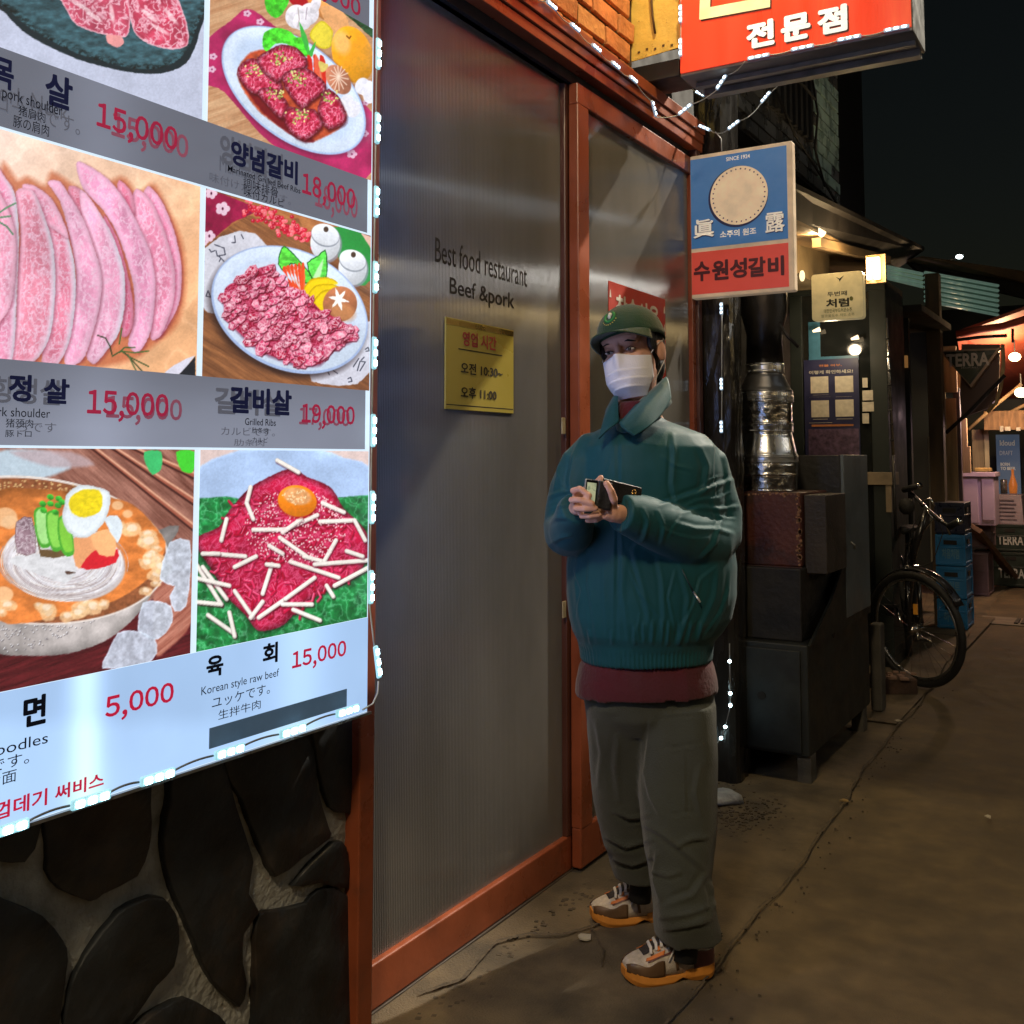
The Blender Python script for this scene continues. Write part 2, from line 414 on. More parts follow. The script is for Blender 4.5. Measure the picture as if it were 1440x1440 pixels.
def pic_ribs(p):
    p.C[:] = wood((176, 120, 84), (236, 200, 160), -18, 5, 2)(p.X, p.Y)
    p.poly(KB([(50, 330), (250, 160), (370, 70), (560, 180), (1370, 900), (1290, 1400), (600, 1150), (200, 720), (40, 640)]), (176, 40, 98), fn=lambda c, X, Y, d: np.array((184, 46, 104.)) * (.75 + .5 * fbm(X / 25, Y / 25, seed=4))[:, None])
    for x, y, r in ((375, 105, 7), (475, 170, 7), (110, 440, 7), (100, 540, 7), (1190, 1200, 9), (1290, 1040, 7), (1300, 800, 6)):
        q = KB([(x, y)])[0]
        for k in range(5): p.ell(q[0] + r * .5 * math.cos(k * 1.256), q[1] + r * .4 * math.sin(k * 1.256), r * .34, r * .3, 0, (232, 190, 214), 1)
        p.ell(q[0], q[1], 1.3, 1.2, 0, (150, 60, 110), 1)
    p.poly(KB([(520, -20), (700, -20), (660, 90), (600, 140), (530, 90)]), (70, 190, 50), fn=lambda c, X, Y, d: c * (.7 + .7 * fbm(X / 5, Y / 5, seed=9))[:, None])
    p.poly(KB([(700, -20), (940, -20), (960, 80), (880, 100), (760, 60)]), (190, 26, 40))
    p.ell(*KB([(980, 60)])[0], 30, 15, 40, (250, 168, 96), 1.5, 1, .0, .35)
    p.poly(KB([(940, -20), (1150, 120), (1360, 300), (1400, 200), (1300, 120), (1100, -40)]), (44, 88, 56), fn=lambda c, X, Y, d: c * (.4 + 1.1 * fbm(X / 6, Y / 3, seed=9))[:, None])
    p.poly(KB([(940, 60), (1080, 50), (1150, 140), (1160, 230), (1040, 260)]), (246, 182, 124), fn=lambda c, X, Y, d: c * (1.1 - .25 * fbm(X / 12, Y / 12, seed=2))[:, None])
    for x, y, rx, ry, a in ((760, 130, 16, 17, 0), (855, 110, 14, 16, 20), (905, 40, 7, 13, 20), (800, 170, 13, 12, 0)):
        p.ell(*KB([(x, y)])[0], rx, ry, a, (236, 232, 240), 1.2, 1, .12, .15)
    p.line(KB([(770, 60), (780, 150), (770, 210)]), 1.4, (190, 176, 176)); p.line(KB([(840, 60), (830, 150)]), 1.4, (190, 176, 190))
    p.poly(KB([(860, 270), (950, 160), (1040, 240), (1020, 370), (930, 370)]), (236, 218, 74), fn=lambda c, X, Y, d: np.where((d < 2.2)[:, None], np.array((226, 206, 40.)), c * 1.03))
    p.ell(*KB([(1195, 425)])[0], 28, 41, -18, (250, 172, 38), 1.3, 1, .05, .22)
    p.ell(*KB([(1110, 330)])[0], 12, 17, -18, (255, 224, 180), 7, .55)
    p.line(KB([(1150, 280), (1170, 300), (1182, 282)]), 2, (150, 90, 20))
    # oval plate
    p.ell(*KB([(747, 716)])[0], 118, 68, 38.7, (60, 20, 50), 7, .55)
    p.ell(*KB([(737, 702)])[0], 118.5, 67, 38.7, (176, 198, 236), 1.2)
    p.ell(*KB([(737, 699)])[0], 116, 64.5, 38.7, (222, 236, 255), 1.5, 1, 0, .07)
    p.ell(*KB([(730, 692)])[0], 99, 50, 38.7, (196, 216, 246), 7, .7)
    p.poly(KB([(300, 540), (400, 410), (560, 400), (800, 600), (1140, 800), (1150, 900), (1080, 1010), (880, 1105), (740, 1060), (480, 880), (330, 680)]), (176, 70, 40), 3, .95, fn=lambda c, X, Y, d: c * (.8 + .6 * fbm(X / 8, Y / 8, seed=7))[:, None])
    p.poly(KB([(300, 560), (340, 660), (500, 880), (760, 1080), (900, 1100), (700, 900), (480, 700)]), (120, 20, 36), 3, .9)
    lf = lambda c, X, Y, d: c * (.62 + .85 * fbm(X / 5, Y / 5, seed=12))[:, None]
    p.poly(KB([(505, 260), (600, 215), (700, 240), (760, 290), (840, 300), (860, 440), (780, 420), (700, 350), (600, 340), (530, 400), (495, 360)]), (84, 222, 58), fn=lf)
    p.poly(KB([(780, 170), (840, 290), (850, 430), (800, 300)]), (70, 190, 80)); p.poly(KB([(910, 320), (880, 440), (850, 420)]), (70, 190, 80))
    for x in (850, 900, 950): p.poly(KB([(x - 10, 430), (x + 30, 470), (x + 40, 660), (x, 600)]), (226, 50, 38))
    p.poly(KB([(900, 420), (940, 480), (960, 640), (900, 560)]), (248, 120, 84), 1.5, .8)
    p.poly(KB([(930, 480), (1000, 500), (1000, 540), (950, 560)]), (236, 214, 120))
    p.ell(*KB([(1085, 620)])[0], 15, 23, -35, (196, 128, 100), 1.3, 1, .1, .2)
    for k in range(7):
        a = k * .45 - .3; q = KB([(1085, 600)])[0]
        p.line([q, (q[0] + 14 * math.cos(a), q[1] + 19 * math.sin(a))], 1.6, (250, 226, 206), 1, .8); p.line([q, (q[0] - 12 * math.cos(a), q[1] - 16 * math.sin(a))], 1.6, (250, 226, 206), 1, .8)
    for x, y in ((1150, 800), (1200, 850), (1310, 690), (1270, 670), (1335, 740)): p.ell(*KB([(x, y)])[0], 10, 12, 20, (240, 240, 250), 1.5, 1, .06)
    rolls = [[(300, 530), (380, 460), (470, 470), (640, 640), (640, 700), (560, 760), (400, 720), (310, 610)],
             [(450, 450), (560, 380), (640, 345), (760, 370), (840, 460), (830, 530), (680, 590), (600, 640), (480, 540)],
             [(640, 600), (720, 540), (840, 530), (960, 620), (990, 700), (880, 790), (800, 850), (700, 740)],
             [(470, 690), (560, 680), (640, 740), (700, 820), (640, 930), (540, 830), (460, 740)],
             [(650, 900), (700, 830), (800, 850), (900, 850), (960, 940), (950, 1000), (820, 1100), (700, 1020)],
             [(920, 850), (960, 740), (1010, 690), (1090, 760), (1150, 900), (1120, 970), (1000, 1010), (950, 930)]]
    for j, r in enumerate(rolls):
        p.poly([(x + 1.5, y + 3) for x, y in KB(r)], (70, 6, 22), 4, .7, rnd=1)
        def rf(c, X, Y, d, j=j):
            t = .75; q = (-X * math.sin(t) + Y * math.cos(t)); pp = X * math.cos(t) + Y * math.sin(t)
            w = fbm(X / 10, Y / 10, seed=j) * 16
            s = .5 + .5 * np.sin((pp + w) * 1.0 + j); s2 = rid(X / 5, Y / 7, j + 30)
            k = np.clip(s * .45 + np.clip(s2, 0, 1) * .6, 0, 1)[:, None]
            c = np.array((168, 18, 52.)) * (1 - k) + np.array((246, 100, 138.)) * k
            w2 = np.clip((s2 - .82) * 5, 0, 1)[:, None]
            c = c * (1 - w2 * .7) + np.array((255, 214, 228.)) * w2 * .7
            return c * (.55 + .45 * np.clip(d / 7, 0, 1))[:, None]
        p.poly(KB(r), (0, 0, 0), 1.2, 1, rf, rnd=1)
    for x, y, n in ((620, 455, 26), (450, 550, 22), (760, 600, 34), (600, 730, 22), (800, 900, 30), (1010, 760, 18)):
        for k in range(n):
            q = KB([(x + p.rng.normal() * 38, y + p.rng.normal() * 30)])[0]
            p.ell(q[0], q[1], 1.7, 1.2, p.rng.rand() * 180, ((238, 226, 150), (190, 206, 110), (120, 150, 60))[k % 3], .8)

def pic_pork(p):
    def paper(C, X, Y):
        n = fbm(X / 45, Y / 45, seed=21)[:, None]; r = np.clip(rid(X / 50, Y / 40, 6), 0, 1)[:, None]
        t = np.clip((X + (Y - 180) * .6) / 420, 0, 1)[:, None]
        a = np.array((252, 226, 212.)) * (1 - t) + np.array((246, 188, 140.)) * t
        return np.clip(a * (.84 + .28 * n) + r ** 4 * 16, 0, 255)
    p.grain(paper)
    p.poly(KC([(1020, 1440), (1130, 1320), (1130, 1440)]), (34, 40, 50), rnd=0)
    p.poly(KC([(930, 1440), (1010, 1370), (1125, 1318), (1020, 1440)]), (226, 224, 240), rnd=1)
    p.poly(KC([(0, 250), (100, 300), (160, 280), (260, 330), (300, 250), (430, 330), (520, 380), (700, 280), (800, 370), (900, 330), (1050, 640), (1075, 900), (1030, 1130), (900, 1250), (700, 1360), (0, 1400)]), (196, 104, 70), 9, .75)
    S = [  # drawn from the back to the front
        [(850, 340), (880, 350), (940, 430), (1010, 600), (1050, 800), (1040, 1000), (980, 1130), (930, 1205), (890, 1195), (960, 1000), (970, 760), (900, 560), (830, 400)],
        [(790, 350), (880, 430), (960, 620), (1010, 820), (1005, 1010), (930, 1200), (870, 1215), (880, 1000), (870, 800), (800, 600), (760, 430)],
        [(690, 300), (760, 370), (780, 500), (730, 470), (680, 360)],
        [(440, 205), (490, 205), (620, 290), (720, 410), (800, 560), (870, 720), (900, 900), (885, 1110), (860, 1210), (800, 1300), (740, 1250), (775, 1100), (770, 900), (690, 640), (600, 480), (480, 350)],
        [(600, 500), (680, 640), (740, 850), (770, 1010), (770, 1130), (740, 1200), (700, 1195), (715, 1000), (640, 700)],
        [(400, 335), (470, 360), (500, 520), (440, 470), (400, 390)],
        [(460, 365), (500, 380), (590, 510), (660, 640), (720, 840), (720, 1040), (690, 1180), (640, 1260), (550, 1365), (500, 1320), (540, 1180), (580, 950), (560, 740), (480, 520)],
        [(275, 315), (340, 305), (390, 370), (480, 520), (540, 680), (590, 860), (575, 1040), (530, 1210), (480, 1340), (380, 1380), (380, 1200), (440, 900), (420, 700), (350, 430)],
        [(200, 400), (280, 440), (340, 500), (400, 650), (435, 820), (435, 1020), (400, 1240), (330, 1370), (240, 1350), (290, 1100), (310, 800), (270, 560)],
        [(130, 330), (200, 335), (290, 400), (350, 500), (400, 640), (330, 600), (240, 540), (150, 460)],
        [(90, 370), (190, 360), (260, 520), (310, 700), (320, 950), (290, 1200), (200, 1350), (60, 1350), (90, 1150), (100, 900), (120, 600)],
        [(-60, 260), (40, 300), (90, 400), (110, 620), (100, 900), (70, 1350), (-60, 1350)],
        [(-60, 330), (60, 500), (95, 700), (70, 1000), (0, 1120), (-60, 1120)]]
    cols = [(238, 130, 170), (232, 126, 162), (226, 80, 120), (240, 148, 190), (206, 40, 84), (214, 80, 110), (244, 160, 196), (242, 156, 194), (232, 120, 150), (240, 150, 180), (236, 132, 158), (222, 130, 164), (242, 150, 180)]
    for j, (q, c0) in enumerate(zip(S, cols)):
        P = KC(q)
        p.poly([(x + 2.0, y + 1.5) for x, y in P], (120, 30, 56), 6, .55, rnd=1)
        def f(c, X, Y, d, j=j, c0=c0):
            wx = fbm(X / 20, Y / 20, seed=j) * 12
            r = np.clip((rid((X + wx) / 5.0, (Y + wx) / 8.5, j) - .45) * 2.0, 0, 1) * .8 + np.clip((rid((X - wx) / 2.2, Y / 3.2, j + 7) - .5) * 2, 0, 1) * .4
            cen = np.clip((d - 3) / 6, 0, 1)
            lo = fbm(X / 22, Y / 50, seed=j + 40)
            base = (np.array(c0, float) * .82 + np.array((250, 214, 232.)) * .18) * (.80 + .40 * lo)[:, None]
            fat = np.array((252, 218, 238.))
            k = (r * .75 * cen + (1 - cen) * .5)[:, None]
            c = base * (1 - k) + fat * k
            if j in (6, 8, 10, 11):   # broad white rind along the right side of the slice
                wgt = np.clip(1 - d / 9, 0, 1) * np.clip((X - X.min()) / (np.ptp(X) + 1) * 2 - .7, 0, 1)
                c = c * (1 - wgt[:, None]) + np.array((242, 240, 255.)) * wgt[:, None]
            return np.clip(c * (.92 + .12 * np.clip(d / 5, 0, 1) - .10 * np.clip((X - X.min()) / (np.ptp(X) + 1), 0, 1))[:, None], 0, 255)
        p.poly(P, (0, 0, 0), 1.2, 1, f, rnd=2)
    for c, pts in (((50, 66, 44), [(565, 1200), (610, 1215), (635, 1260), (648, 1310)]), ((70, 96, 56), [(650, 1320), (700, 1290), (760, 1330), (860, 1380)]), ((80, 110, 60), [(700, 1290), (780, 1300), (860, 1290)]),
                   ((60, 80, 50), [(720, 1300), (770, 1350), (825, 1410)]), ((90, 110, 70), [(740, 1310), (770, 1370), (790, 1410)]), ((70, 100, 56), [(690, 1300), (720, 1270), (780, 1270)]), ((80, 110, 60), [(690, 1250), (705, 1160)])):
        p.line(KC(pts), 2.0, c)
    for c, pts in (((110, 150, 120), [(-20, 500), (40, 460), (90, 435)]), ((110, 150, 120), [(-20, 520), (60, 510)]), ((90, 140, 110), [(-20, 535), (40, 570), (75, 615)])):
        p.line(KC(pts), 2.6, c)

def pic_cubes(p):
    p.C[:] = wood((96, 60, 44), (196, 132, 84), 32, 5, 5)(p.X, p.Y)
    p.poly(KD([(60, -20), (1340, 340), (1400, 700), (1200, 500), (880, 380), (800, 200), (500, 200), (400, 180), (100, 400), (60, 400)]), (214, 150, 96), 2, 1, rnd=1, fn=lambda c, X, Y, d: wood((150, 88, 52), (216, 150, 96), 28, 5, 8)(X, Y))
    p.poly(KD([(60, -10), (420, 90), (460, 160), (300, 230), (80, 390)]), (166, 30, 80), rnd=1, fn=lambda c, X, Y, d: c * (.7 + .5 * fbm(X / 14, Y / 14, seed=4))[:, None])
    for x, y, r in ((145, 10, 9), (230, 125, 11), (130, 330, 9), (90, 370, 7)):
        q = KD([(x, y)])[0]
        for k in range(5): p.ell(q[0] + r * .55 * math.cos(k * 1.256), q[1] + r * .5 * math.sin(k * 1.256), r * .4, r * .4, 0, (240, 208, 226), 1)
        p.ell(q[0], q[1], 1.3, 2.2, 0, (90, 20, 60), .8)
    for k in range(150):
        t = p.rng.rand(); x = 430 + t * 430 + p.rng.normal() * 25; y = 110 + t * 230 + p.rng.normal() * 38
        c = ((224, 44, 72), (196, 24, 56), (250, 120, 130))[k % 3]; q = KD([(x, y)])[0]
        p.ell(q[0], q[1], 3.0, 2.8, 0, c, .9); p.ell(q[0] - .8, q[1] - .9, .9, .8, 0, (255, 190, 196), .8, .7)
    p.poly(KD([(1060, 260), (1270, 310), (1350, 440), (1340, 660), (1240, 700), (1100, 500)]), (48, 156, 74), rnd=1)
    p.poly(KD([(1270, 310), (1400, 360), (1400, 520)]), (238, 196, 180), rnd=0)
    for x, y, r in ((1000, 360, 21), (1205, 550, 20)):
        q = KD([(x, y)])[0]
        p.ell(q[0] + 2, q[1] + 6, r * 1.02, r * 1.25, 0, (150, 150, 166), 2, .8)
        p.ell(q[0], q[1] + 4, r, r * 1.2, 0, (226, 230, 238), 1.2, 1, 0, .18)
        p.ell(q[0], q[1] - 6, r * .97, r * .74, 20, (150, 156, 168), 1.2); p.ell(q[0], q[1] - 7.5, r * .95, r * .70, 20, (238, 242, 250), 1.2, 1, 0, .1)
        p.ell(q[0] + 1, q[1] - 15, 3.5, 4, 0, (86, 66, 56), 1)
    cloth = lambda c, X, Y, d: c * (.92 + .12 * fbm(X / 12, Y / 12, seed=6))[:, None]
    p.poly(KD([(70, 440), (360, 290), (560, 400), (500, 900), (200, 920), (60, 840)]), (224, 224, 236), rnd=1, fn=cloth)
    p.poly(KD([(880, 1360), (1300, 980), (1400, 1000), (1400, 1240), (1240, 1440), (980, 1440)]), (222, 222, 236), rnd=1, fn=cloth)
    for pts in ([(170, 395), (240, 420), (250, 470), (190, 480), (180, 440)], [(200, 480), (240, 520)], [(215, 500), (205, 520)], [(320, 330), (325, 380), (300, 380)], [(370, 320), (385, 350)], [(70, 500), (90, 520), (80, 560)],
                [(120, 740), (105, 780), (140, 790), (125, 750)], [(130, 430), (145, 450), (170, 440)], [(1210, 1310), (1250, 1250)], [(1240, 1340), (1260, 1270), (1300, 1275), (1260, 1340)], [(1290, 1240), (1270, 1260)], [(1010, 1330), (1030, 1370)],
                [(1060, 1340), (1090, 1360)], [(1300, 1180), (1320, 1165), (1330, 1190), (1305, 1195)], [(1170, 1400), (1190, 1390), (1200, 1420), (1175, 1425)]):
        p.line(KD(pts), 1.5, (50, 54, 76))
    p.ell(*KD([(712, 915)])[0], 115, 85, 25, (40, 26, 30), 9, .7)
    p.ell(*KD([(732, 882)])[0], 115, 84, 25, (170, 190, 230), 1.2)
    p.ell(*KD([(734, 876)])[0], 112.5, 81, 25, (216, 230, 250), 1.5, 1, 0, .06)
    p.ell(*KD([(732, 874)])[0], 94, 64, 25, (190, 210, 240), 6, .6); p.ell(*KD([(732, 868)])[0], 90, 60, 25, (222, 234, 252), 5, .8)
    lf = lambda c, X, Y, d: np.where((d < 1.6)[:, None], np.array((30, 110, 40.)), c * (.7 + .7 * fbm(X / 7, Y / 4, seed=2))[:, None])
    p.poly(KD([(690, 400), (760, 460), (850, 560), (905, 650), (850, 690), (800, 560), (740, 540), (690, 600), (645, 540), (655, 460)]), (96, 214, 74), fn=lf, rnd=1)
    p.poly(KD([(1000, 430), (1015, 520), (1010, 640), (900, 650), (860, 530), (940, 480)]), (96, 214, 84), fn=lf, rnd=1)
    p.poly(KD([(985, 500), (960, 640), (910, 640)]), (220, 250, 210), 2, .8)
    for k in range(6):
        x = 680 + k * 28; p.poly(KD([(x, 590 - k * 8), (x + 24, 560 - k * 4), (x + 60 - k * 6, 740), (850, 790), (820, 760)]), (236, 78 + 10 * (k % 2), 44), 1); p.line(KD([(x + 24, 580), (840, 770)]), .9, (250, 160, 110), .8, .7)
    for k, (x, y) in enumerate(((960, 690), (990, 740), (1040, 780))):
        P = KD([(x - 120, y + 30), (x - 60, y - 40), (x + 60, y - 50), (x + 130, y - 10), (x + 20, y + 10), (x - 50, y + 80), (x - 60, y + 130), (x - 100, y + 90)])
        p.poly(P, (206, 170, 10), 1.2); p.poly([(a + 1, b + 2) for a, b in P], (252, 220, 28), 2.5, .9)
    p.ell(*KD([(1110, 840)])[0], 24, 25, 20, (176, 112, 78), 1.4, 1, .08, .25)
    p.ell(*KD([(1130, 900)])[0], 18, 12, 20, (214, 150, 100), 6, .7)
    for a in (0, 60, 120):
        t = math.radians(a + 12); q = KD([(1100, 805)])[0]
        p.poly([(q[0] + 15 * math.cos(t), q[1] + 17 * math.sin(t)), (q[0] + 3.4 * math.cos(t + 1.57), q[1] + 3.4 * math.sin(t + 1.57)), (q[0] - 15 * math.cos(t), q[1] - 17 * math.sin(t)), (q[0] - 3.4 * math.cos(t + 1.57), q[1] - 3.4 * math.sin(t + 1.57))], (252, 250, 244), 1, rnd=1)
    pile = KD([(620, 550), (640, 620), (760, 740), (860, 770), (960, 880), (1090, 950), (1210, 1030), (1200, 1110), (1060, 1180), (960, 1290), (780, 1290), (600, 1230), (500, 1180), (380, 1080), (290, 980), (235, 830), (250, 720), (330, 670), (420, 600), (540, 560)])
    p.poly([(x, y + 3) for x, y in pile], (120, 60, 90), 4, .7)
    p.poly(pile, (150, 20, 54), 1.5, 1, meat((160, 24, 60), (232, 110, 146), 4, .3, None, 3))
    P = chaikin(pile, 1)
    n = 0
    from_rng = p.rng
    while n < 250:
        x, y = from_rng.uniform(312, 500), from_rng.uniform(372, 515)
        ins = False
        for (ax, ay), (bx, by) in zip(P, np.roll(P, -1, 0)):
            if (ay > y) != (by > y) and x < (bx - ax) * (y - ay) / (by - ay) + ax: ins = not ins
        if not ins: continue
        n += 1
        a = from_rng.uniform(-70, 10); r = from_rng.uniform(6, 12); w = r * from_rng.uniform(.45, .8)
        c = ((196, 44, 88), (172, 24, 62), (214, 76, 118), (232, 120, 150))[from_rng.randint(4)]
        pts = []
        for k in range(6):
            t = k * math.pi / 3; ca, sa = math.cos(math.radians(a)), math.sin(math.radians(a)); rr = from_rng.uniform(.8, 1.15)
            ex, ey = r * math.cos(t) * rr, w * math.sin(t) * rr; pts.append((x + ex * ca - ey * sa, y + ex * sa + ey * ca))
        p.poly([(q[0] + .8, q[1] + 1.6) for q in pts], (96, 4, 30), 2.2, .85, rnd=0)
        p.poly(pts, c, 1, 1, meat(c, (255, 214, 226), 3.6, .30, (236, 150, 178), n, 1.0, .9), rnd=0)
        if n % 3 == 0: p.poly([(x - r * .5, y - 1), (x, y - w * .6), (x + r * .4, y - 1), (x - 1, y + 1)], (255, 222, 232), 1, .75, rnd=0)

def pic_noodles(p):
    p.C[:] = wood((96, 52, 44), (214, 158, 140), 42, 9, 3)(p.X, p.Y)
    p.poly(KE([(-20, -20), (300, -20), (420, 80), (-20, 200)]), (196, 220, 236), 5, .9)
    p.poly(KE([(60, -20), (420, -20), (560, 60), (300, 70)]), (190, 170, 176), 5, .8)
    for o in (0, 120, 240):
        p.line(KE([(560 + o, -40), (1150, 430 - o * 1.3)]), 8, (176, 100, 80), 4, .9); p.line(KE([(575 + o, -40), (1160, 418 - o * 1.3)]), 2.5, (242, 190, 160), 2, .9); p.line(KE([(545 + o, -40), (1150, 450 - o * 1.3)]), 3, (60, 28, 30), 2, .9)
    p.poly(KE([(860, -20), (960, -20), (960, 80), (910, 118), (870, 60)]), (70, 200, 120)); p.poly(KE([(1050, -20), (1160, -20), (1150, 100), (1080, 90)]), (74, 214, 60))
    p.poly(KE([(-20, 1150), (300, 1190), (700, 1060), (900, 860), (1140, 860), (1140, 1500), (-20, 1500)]), (90, 26, 36), 3, 1, rnd=1, fn=lambda c, X, Y, d: wood((56, 14, 24), (134, 44, 52), -20, 4, 6)(X, Y))
    p.poly(KE([(930, 760), (1140, 700), (1140, 1000), (1010, 1150), (920, 1180)]), (176, 104, 86), 3, 1, fn=lambda c, X, Y, d: wood((140, 70, 56), (222, 160, 140), -40, 4, 8)(X, Y))
    # bowl
    cx, cy = KE([(170, 600)])[0]
    p.poly(KE([(-40, 900), (1010, 420), (1000, 560), (940, 760), (820, 950), (640, 1100), (420, 1180), (200, 1195), (-40, 1165)]), (190, 186, 190), 1.5, 1,
           fn=lambda c, X, Y, d: (np.array((196, 188, 186.)) * (.72 + .5 * fbm(X / 30, Y / 30, seed=5) - .25 * np.clip(1 - d / 16, 0, 1))[:, None]))
    for k in range(260):
        x, y = p.rng.uniform(-10, 960), 0; t = (x + 10) / 970; y = p.rng.uniform(0, 1)
        y = (985 - 520 * t ** 2.2) + 20 + y * (180 - 60 * t); q = KE([(x, y)])[0]
        p.ell(q[0], q[1], 1.5, .9, -25, (120, 112, 116), .8, .8); p.ell(q[0] - .9, q[1] - .7, .9, .6, -25, (250, 250, 255), .7, .9)
    p.ell(cx, cy - 8, 198, 104, 5, (236, 226, 220), 1.2)
    p.ell(cx, cy - 7.5, 195, 101, 5, (150, 92, 60), 1.5, 1, .25)
    for k in range(240):
        x, y = p.rng.uniform(-10, 900), p.rng.uniform(70, 220); q = KE([(x, y)])[0]
        if ((q[0] - cx) / 192) ** 2 + ((q[1] - cy + 8) / 98) ** 2 < 1: p.ell(q[0], q[1], p.rng.uniform(.8, 2.2), p.rng.uniform(.6, 1.6), 0, (244, 212, 150), 1, .75)
    p.poly(KE([(-40, 260), (200, 200), (600, 240), (800, 300), (960, 470), (985, 560), (900, 720), (700, 860), (400, 950), (-40, 970)]), (226, 148, 80), 2, 1,
           fn=lambda c, X, Y, d: np.array((214, 128, 66.)) * (.8 + .5 * fbm(X / 14, Y / 9, seed=11) - .25 * np.clip(1 - (Y - 690) / 30, 0, 1) * np.clip(1 - d / 30, 0, 1))[:, None])
    for k in range(42):   # crushed ice in the broth
        a = p.rng.uniform(-.9, 3.6); q = (cx + 20 + math.cos(a) * p.rng.uniform(145, 180), cy + 6 + math.sin(a) * p.rng.uniform(62, 82))
        if q[0] < -8 or q[0] > 236: continue
        r = p.rng.uniform(8, 17)
        pts = [(q[0] + r * p.rng.uniform(.6, 1.2) * math.cos(t), q[1] + r * .7 * p.rng.uniform(.6, 1.2) * math.sin(t)) for t in np.arange(0, 6.2, .9)]
        p.poly(pts, (248, 208, 160), 2.5, .75, fn=lambda c, X, Y, d: c * (.86 + .28 * fbm(X / 4, Y / 4, seed=4))[:, None], rnd=1); p.poly([(x * .5 + q[0] * .5, y * .5 + q[1] * .5 - 2) for x, y in pts], (255, 240, 220), 2.5, .7, rnd=1)
    for x, y, r in ((700, 300, 8), (760, 350, 7), (30, 370, 17), (60, 400, 12), (20, 830, 14)): p.ell(*KE([(x, y)])[0], r, r * .8, 0, (250, 206, 160), 2, .8)
    # nest of noodles
    nc = KE([(380, 640)])[0]
    p.ell(nc[0], nc[1], 87, 54, 8, (206, 196, 196), 2); p.ell(nc[0], nc[1] - 4, 84, 50, 8, (226, 222, 228), 2, 1, .1)
    for k in range(170):
        r = p.rng.uniform(.45, 1.02); a0 = p.rng.uniform(0, 6.28); L = p.rng.uniform(.5, 1.5); off = p.rng.normal() * 3
        pts = [(nc[0] + 86 * r * math.cos(a) + off, nc[1] + 52 * r * math.sin(a) + off * .5) for a in np.linspace(a0, a0 + L, 9)]
        p.line(pts, p.rng.uniform(.8, 1.6), ((250, 250, 252), (176, 160, 160), (236, 226, 220), (206, 196, 200))[k % 4], .8, .75)
    p.poly(KE([(100, 600), (230, 590), (430, 620), (450, 700), (400, 760), (340, 750), (200, 700), (60, 640)]), (232, 232, 236), 1.5, 1, fn=lambda c, X, Y, d: c * (.9 + .14 * fbm(X / 12, Y / 5, seed=3))[:, None])
    p.poly(KE([(390, 690), (450, 700), (400, 712)]), (96, 70, 60))
    p.poly(KE([(95, 400), (190, 370), (215, 580), (100, 582)]), (176, 152, 160), 1.2, 1, meat((150, 122, 134), (222, 206, 214), 5, .4, (120, 90, 90), 4, 1.5, .8), rnd=1)
    p.poly(KE([(215, 400), (240, 560), (380, 560), (395, 600), (240, 604)]), (116, 92, 62), rnd=1)
    p.poly(KE([(430, 500), (560, 470), (600, 600), (500, 670), (450, 660)]), (240, 170, 120), rnd=1)
    p.poly(KE([(480, 670), (560, 570), (700, 560), (690, 640), (560, 680)]), (222, 40, 56), rnd=1)
    p.poly(KE([(540, 480), (640, 440), (690, 500), (680, 600), (590, 590)]), (250, 190, 134), rnd=1); p.poly(KE([(620, 380), (700, 360), (730, 430), (700, 520)]), (226, 236, 244), rnd=1)
    for k, (x, y) in enumerate(((250, 420), (320, 440), (390, 470))):
        P = KE([(x - 45, y - 90), (x + 20, y - 110), (x + 45, y + 20), (x + 50, y + 120), (x - 5, y + 130), (x - 40, y + 40)])
        p.poly(P, (84, 176, 60), 1.2); p.poly([(a + .5, b - 1) for a, b in [(px * .8 + KE([(x, y)])[0][0] * .2, py * .85 + KE([(x, y)])[0][1] * .15) for px, py in P]], ((178, 236, 150), (150, 226, 96), (140, 214, 76))[k], 2)
    for x, y in ((255, 290), (260, 330), (300, 250), (300, 290), (350, 260), (345, 300), (370, 280), (330, 340)): p.ell(*KE([(x, y)])[0], 5, 4, 20, (66, 180, 60), 1, 1, .2, .3)
    p.poly(KE([(400, 230), (470, 180), (560, 185), (650, 220), (655, 300), (620, 400), (540, 480), (470, 492), (400, 450), (370, 370), (385, 290)]), (238, 246, 252), 1.2, 1, fn=lambda c, X, Y, d: c * (.9 + .12 * np.clip(d / 6, 0, 1))[:, None])
    p.poly(KE([(430, 240), (500, 205), (590, 210), (612, 270), (590, 340), (500, 372), (430, 345), (410, 290)]), (250, 226, 40), 1.6, 1, fn=lambda c, X, Y, d: c * (.9 + .2 * fbm(X / 5, Y / 3, seed=3))[:, None])
    for pts in ([(1010, 520), (1130, 510), (1135, 700), (1110, 900), (1040, 930), (1010, 840), (1040, 780), (950, 740)], [(850, 880), (940, 870), (1020, 900), (1025, 1000), (940, 1100), (820, 1050)], [(640, 1180), (700, 1060), (800, 1045), (920, 1090), (935, 1180), (850, 1260), (610, 1270)]):
        p.poly(KE(pts), (206, 216, 232), 1.5, .93, fn=lambda c, X, Y, d: c * (.74 + .42 * fbm(X / 6, Y / 6, seed=9) + .14 * np.clip(1 - d / 3, 0, 1))[:, None], rnd=1)

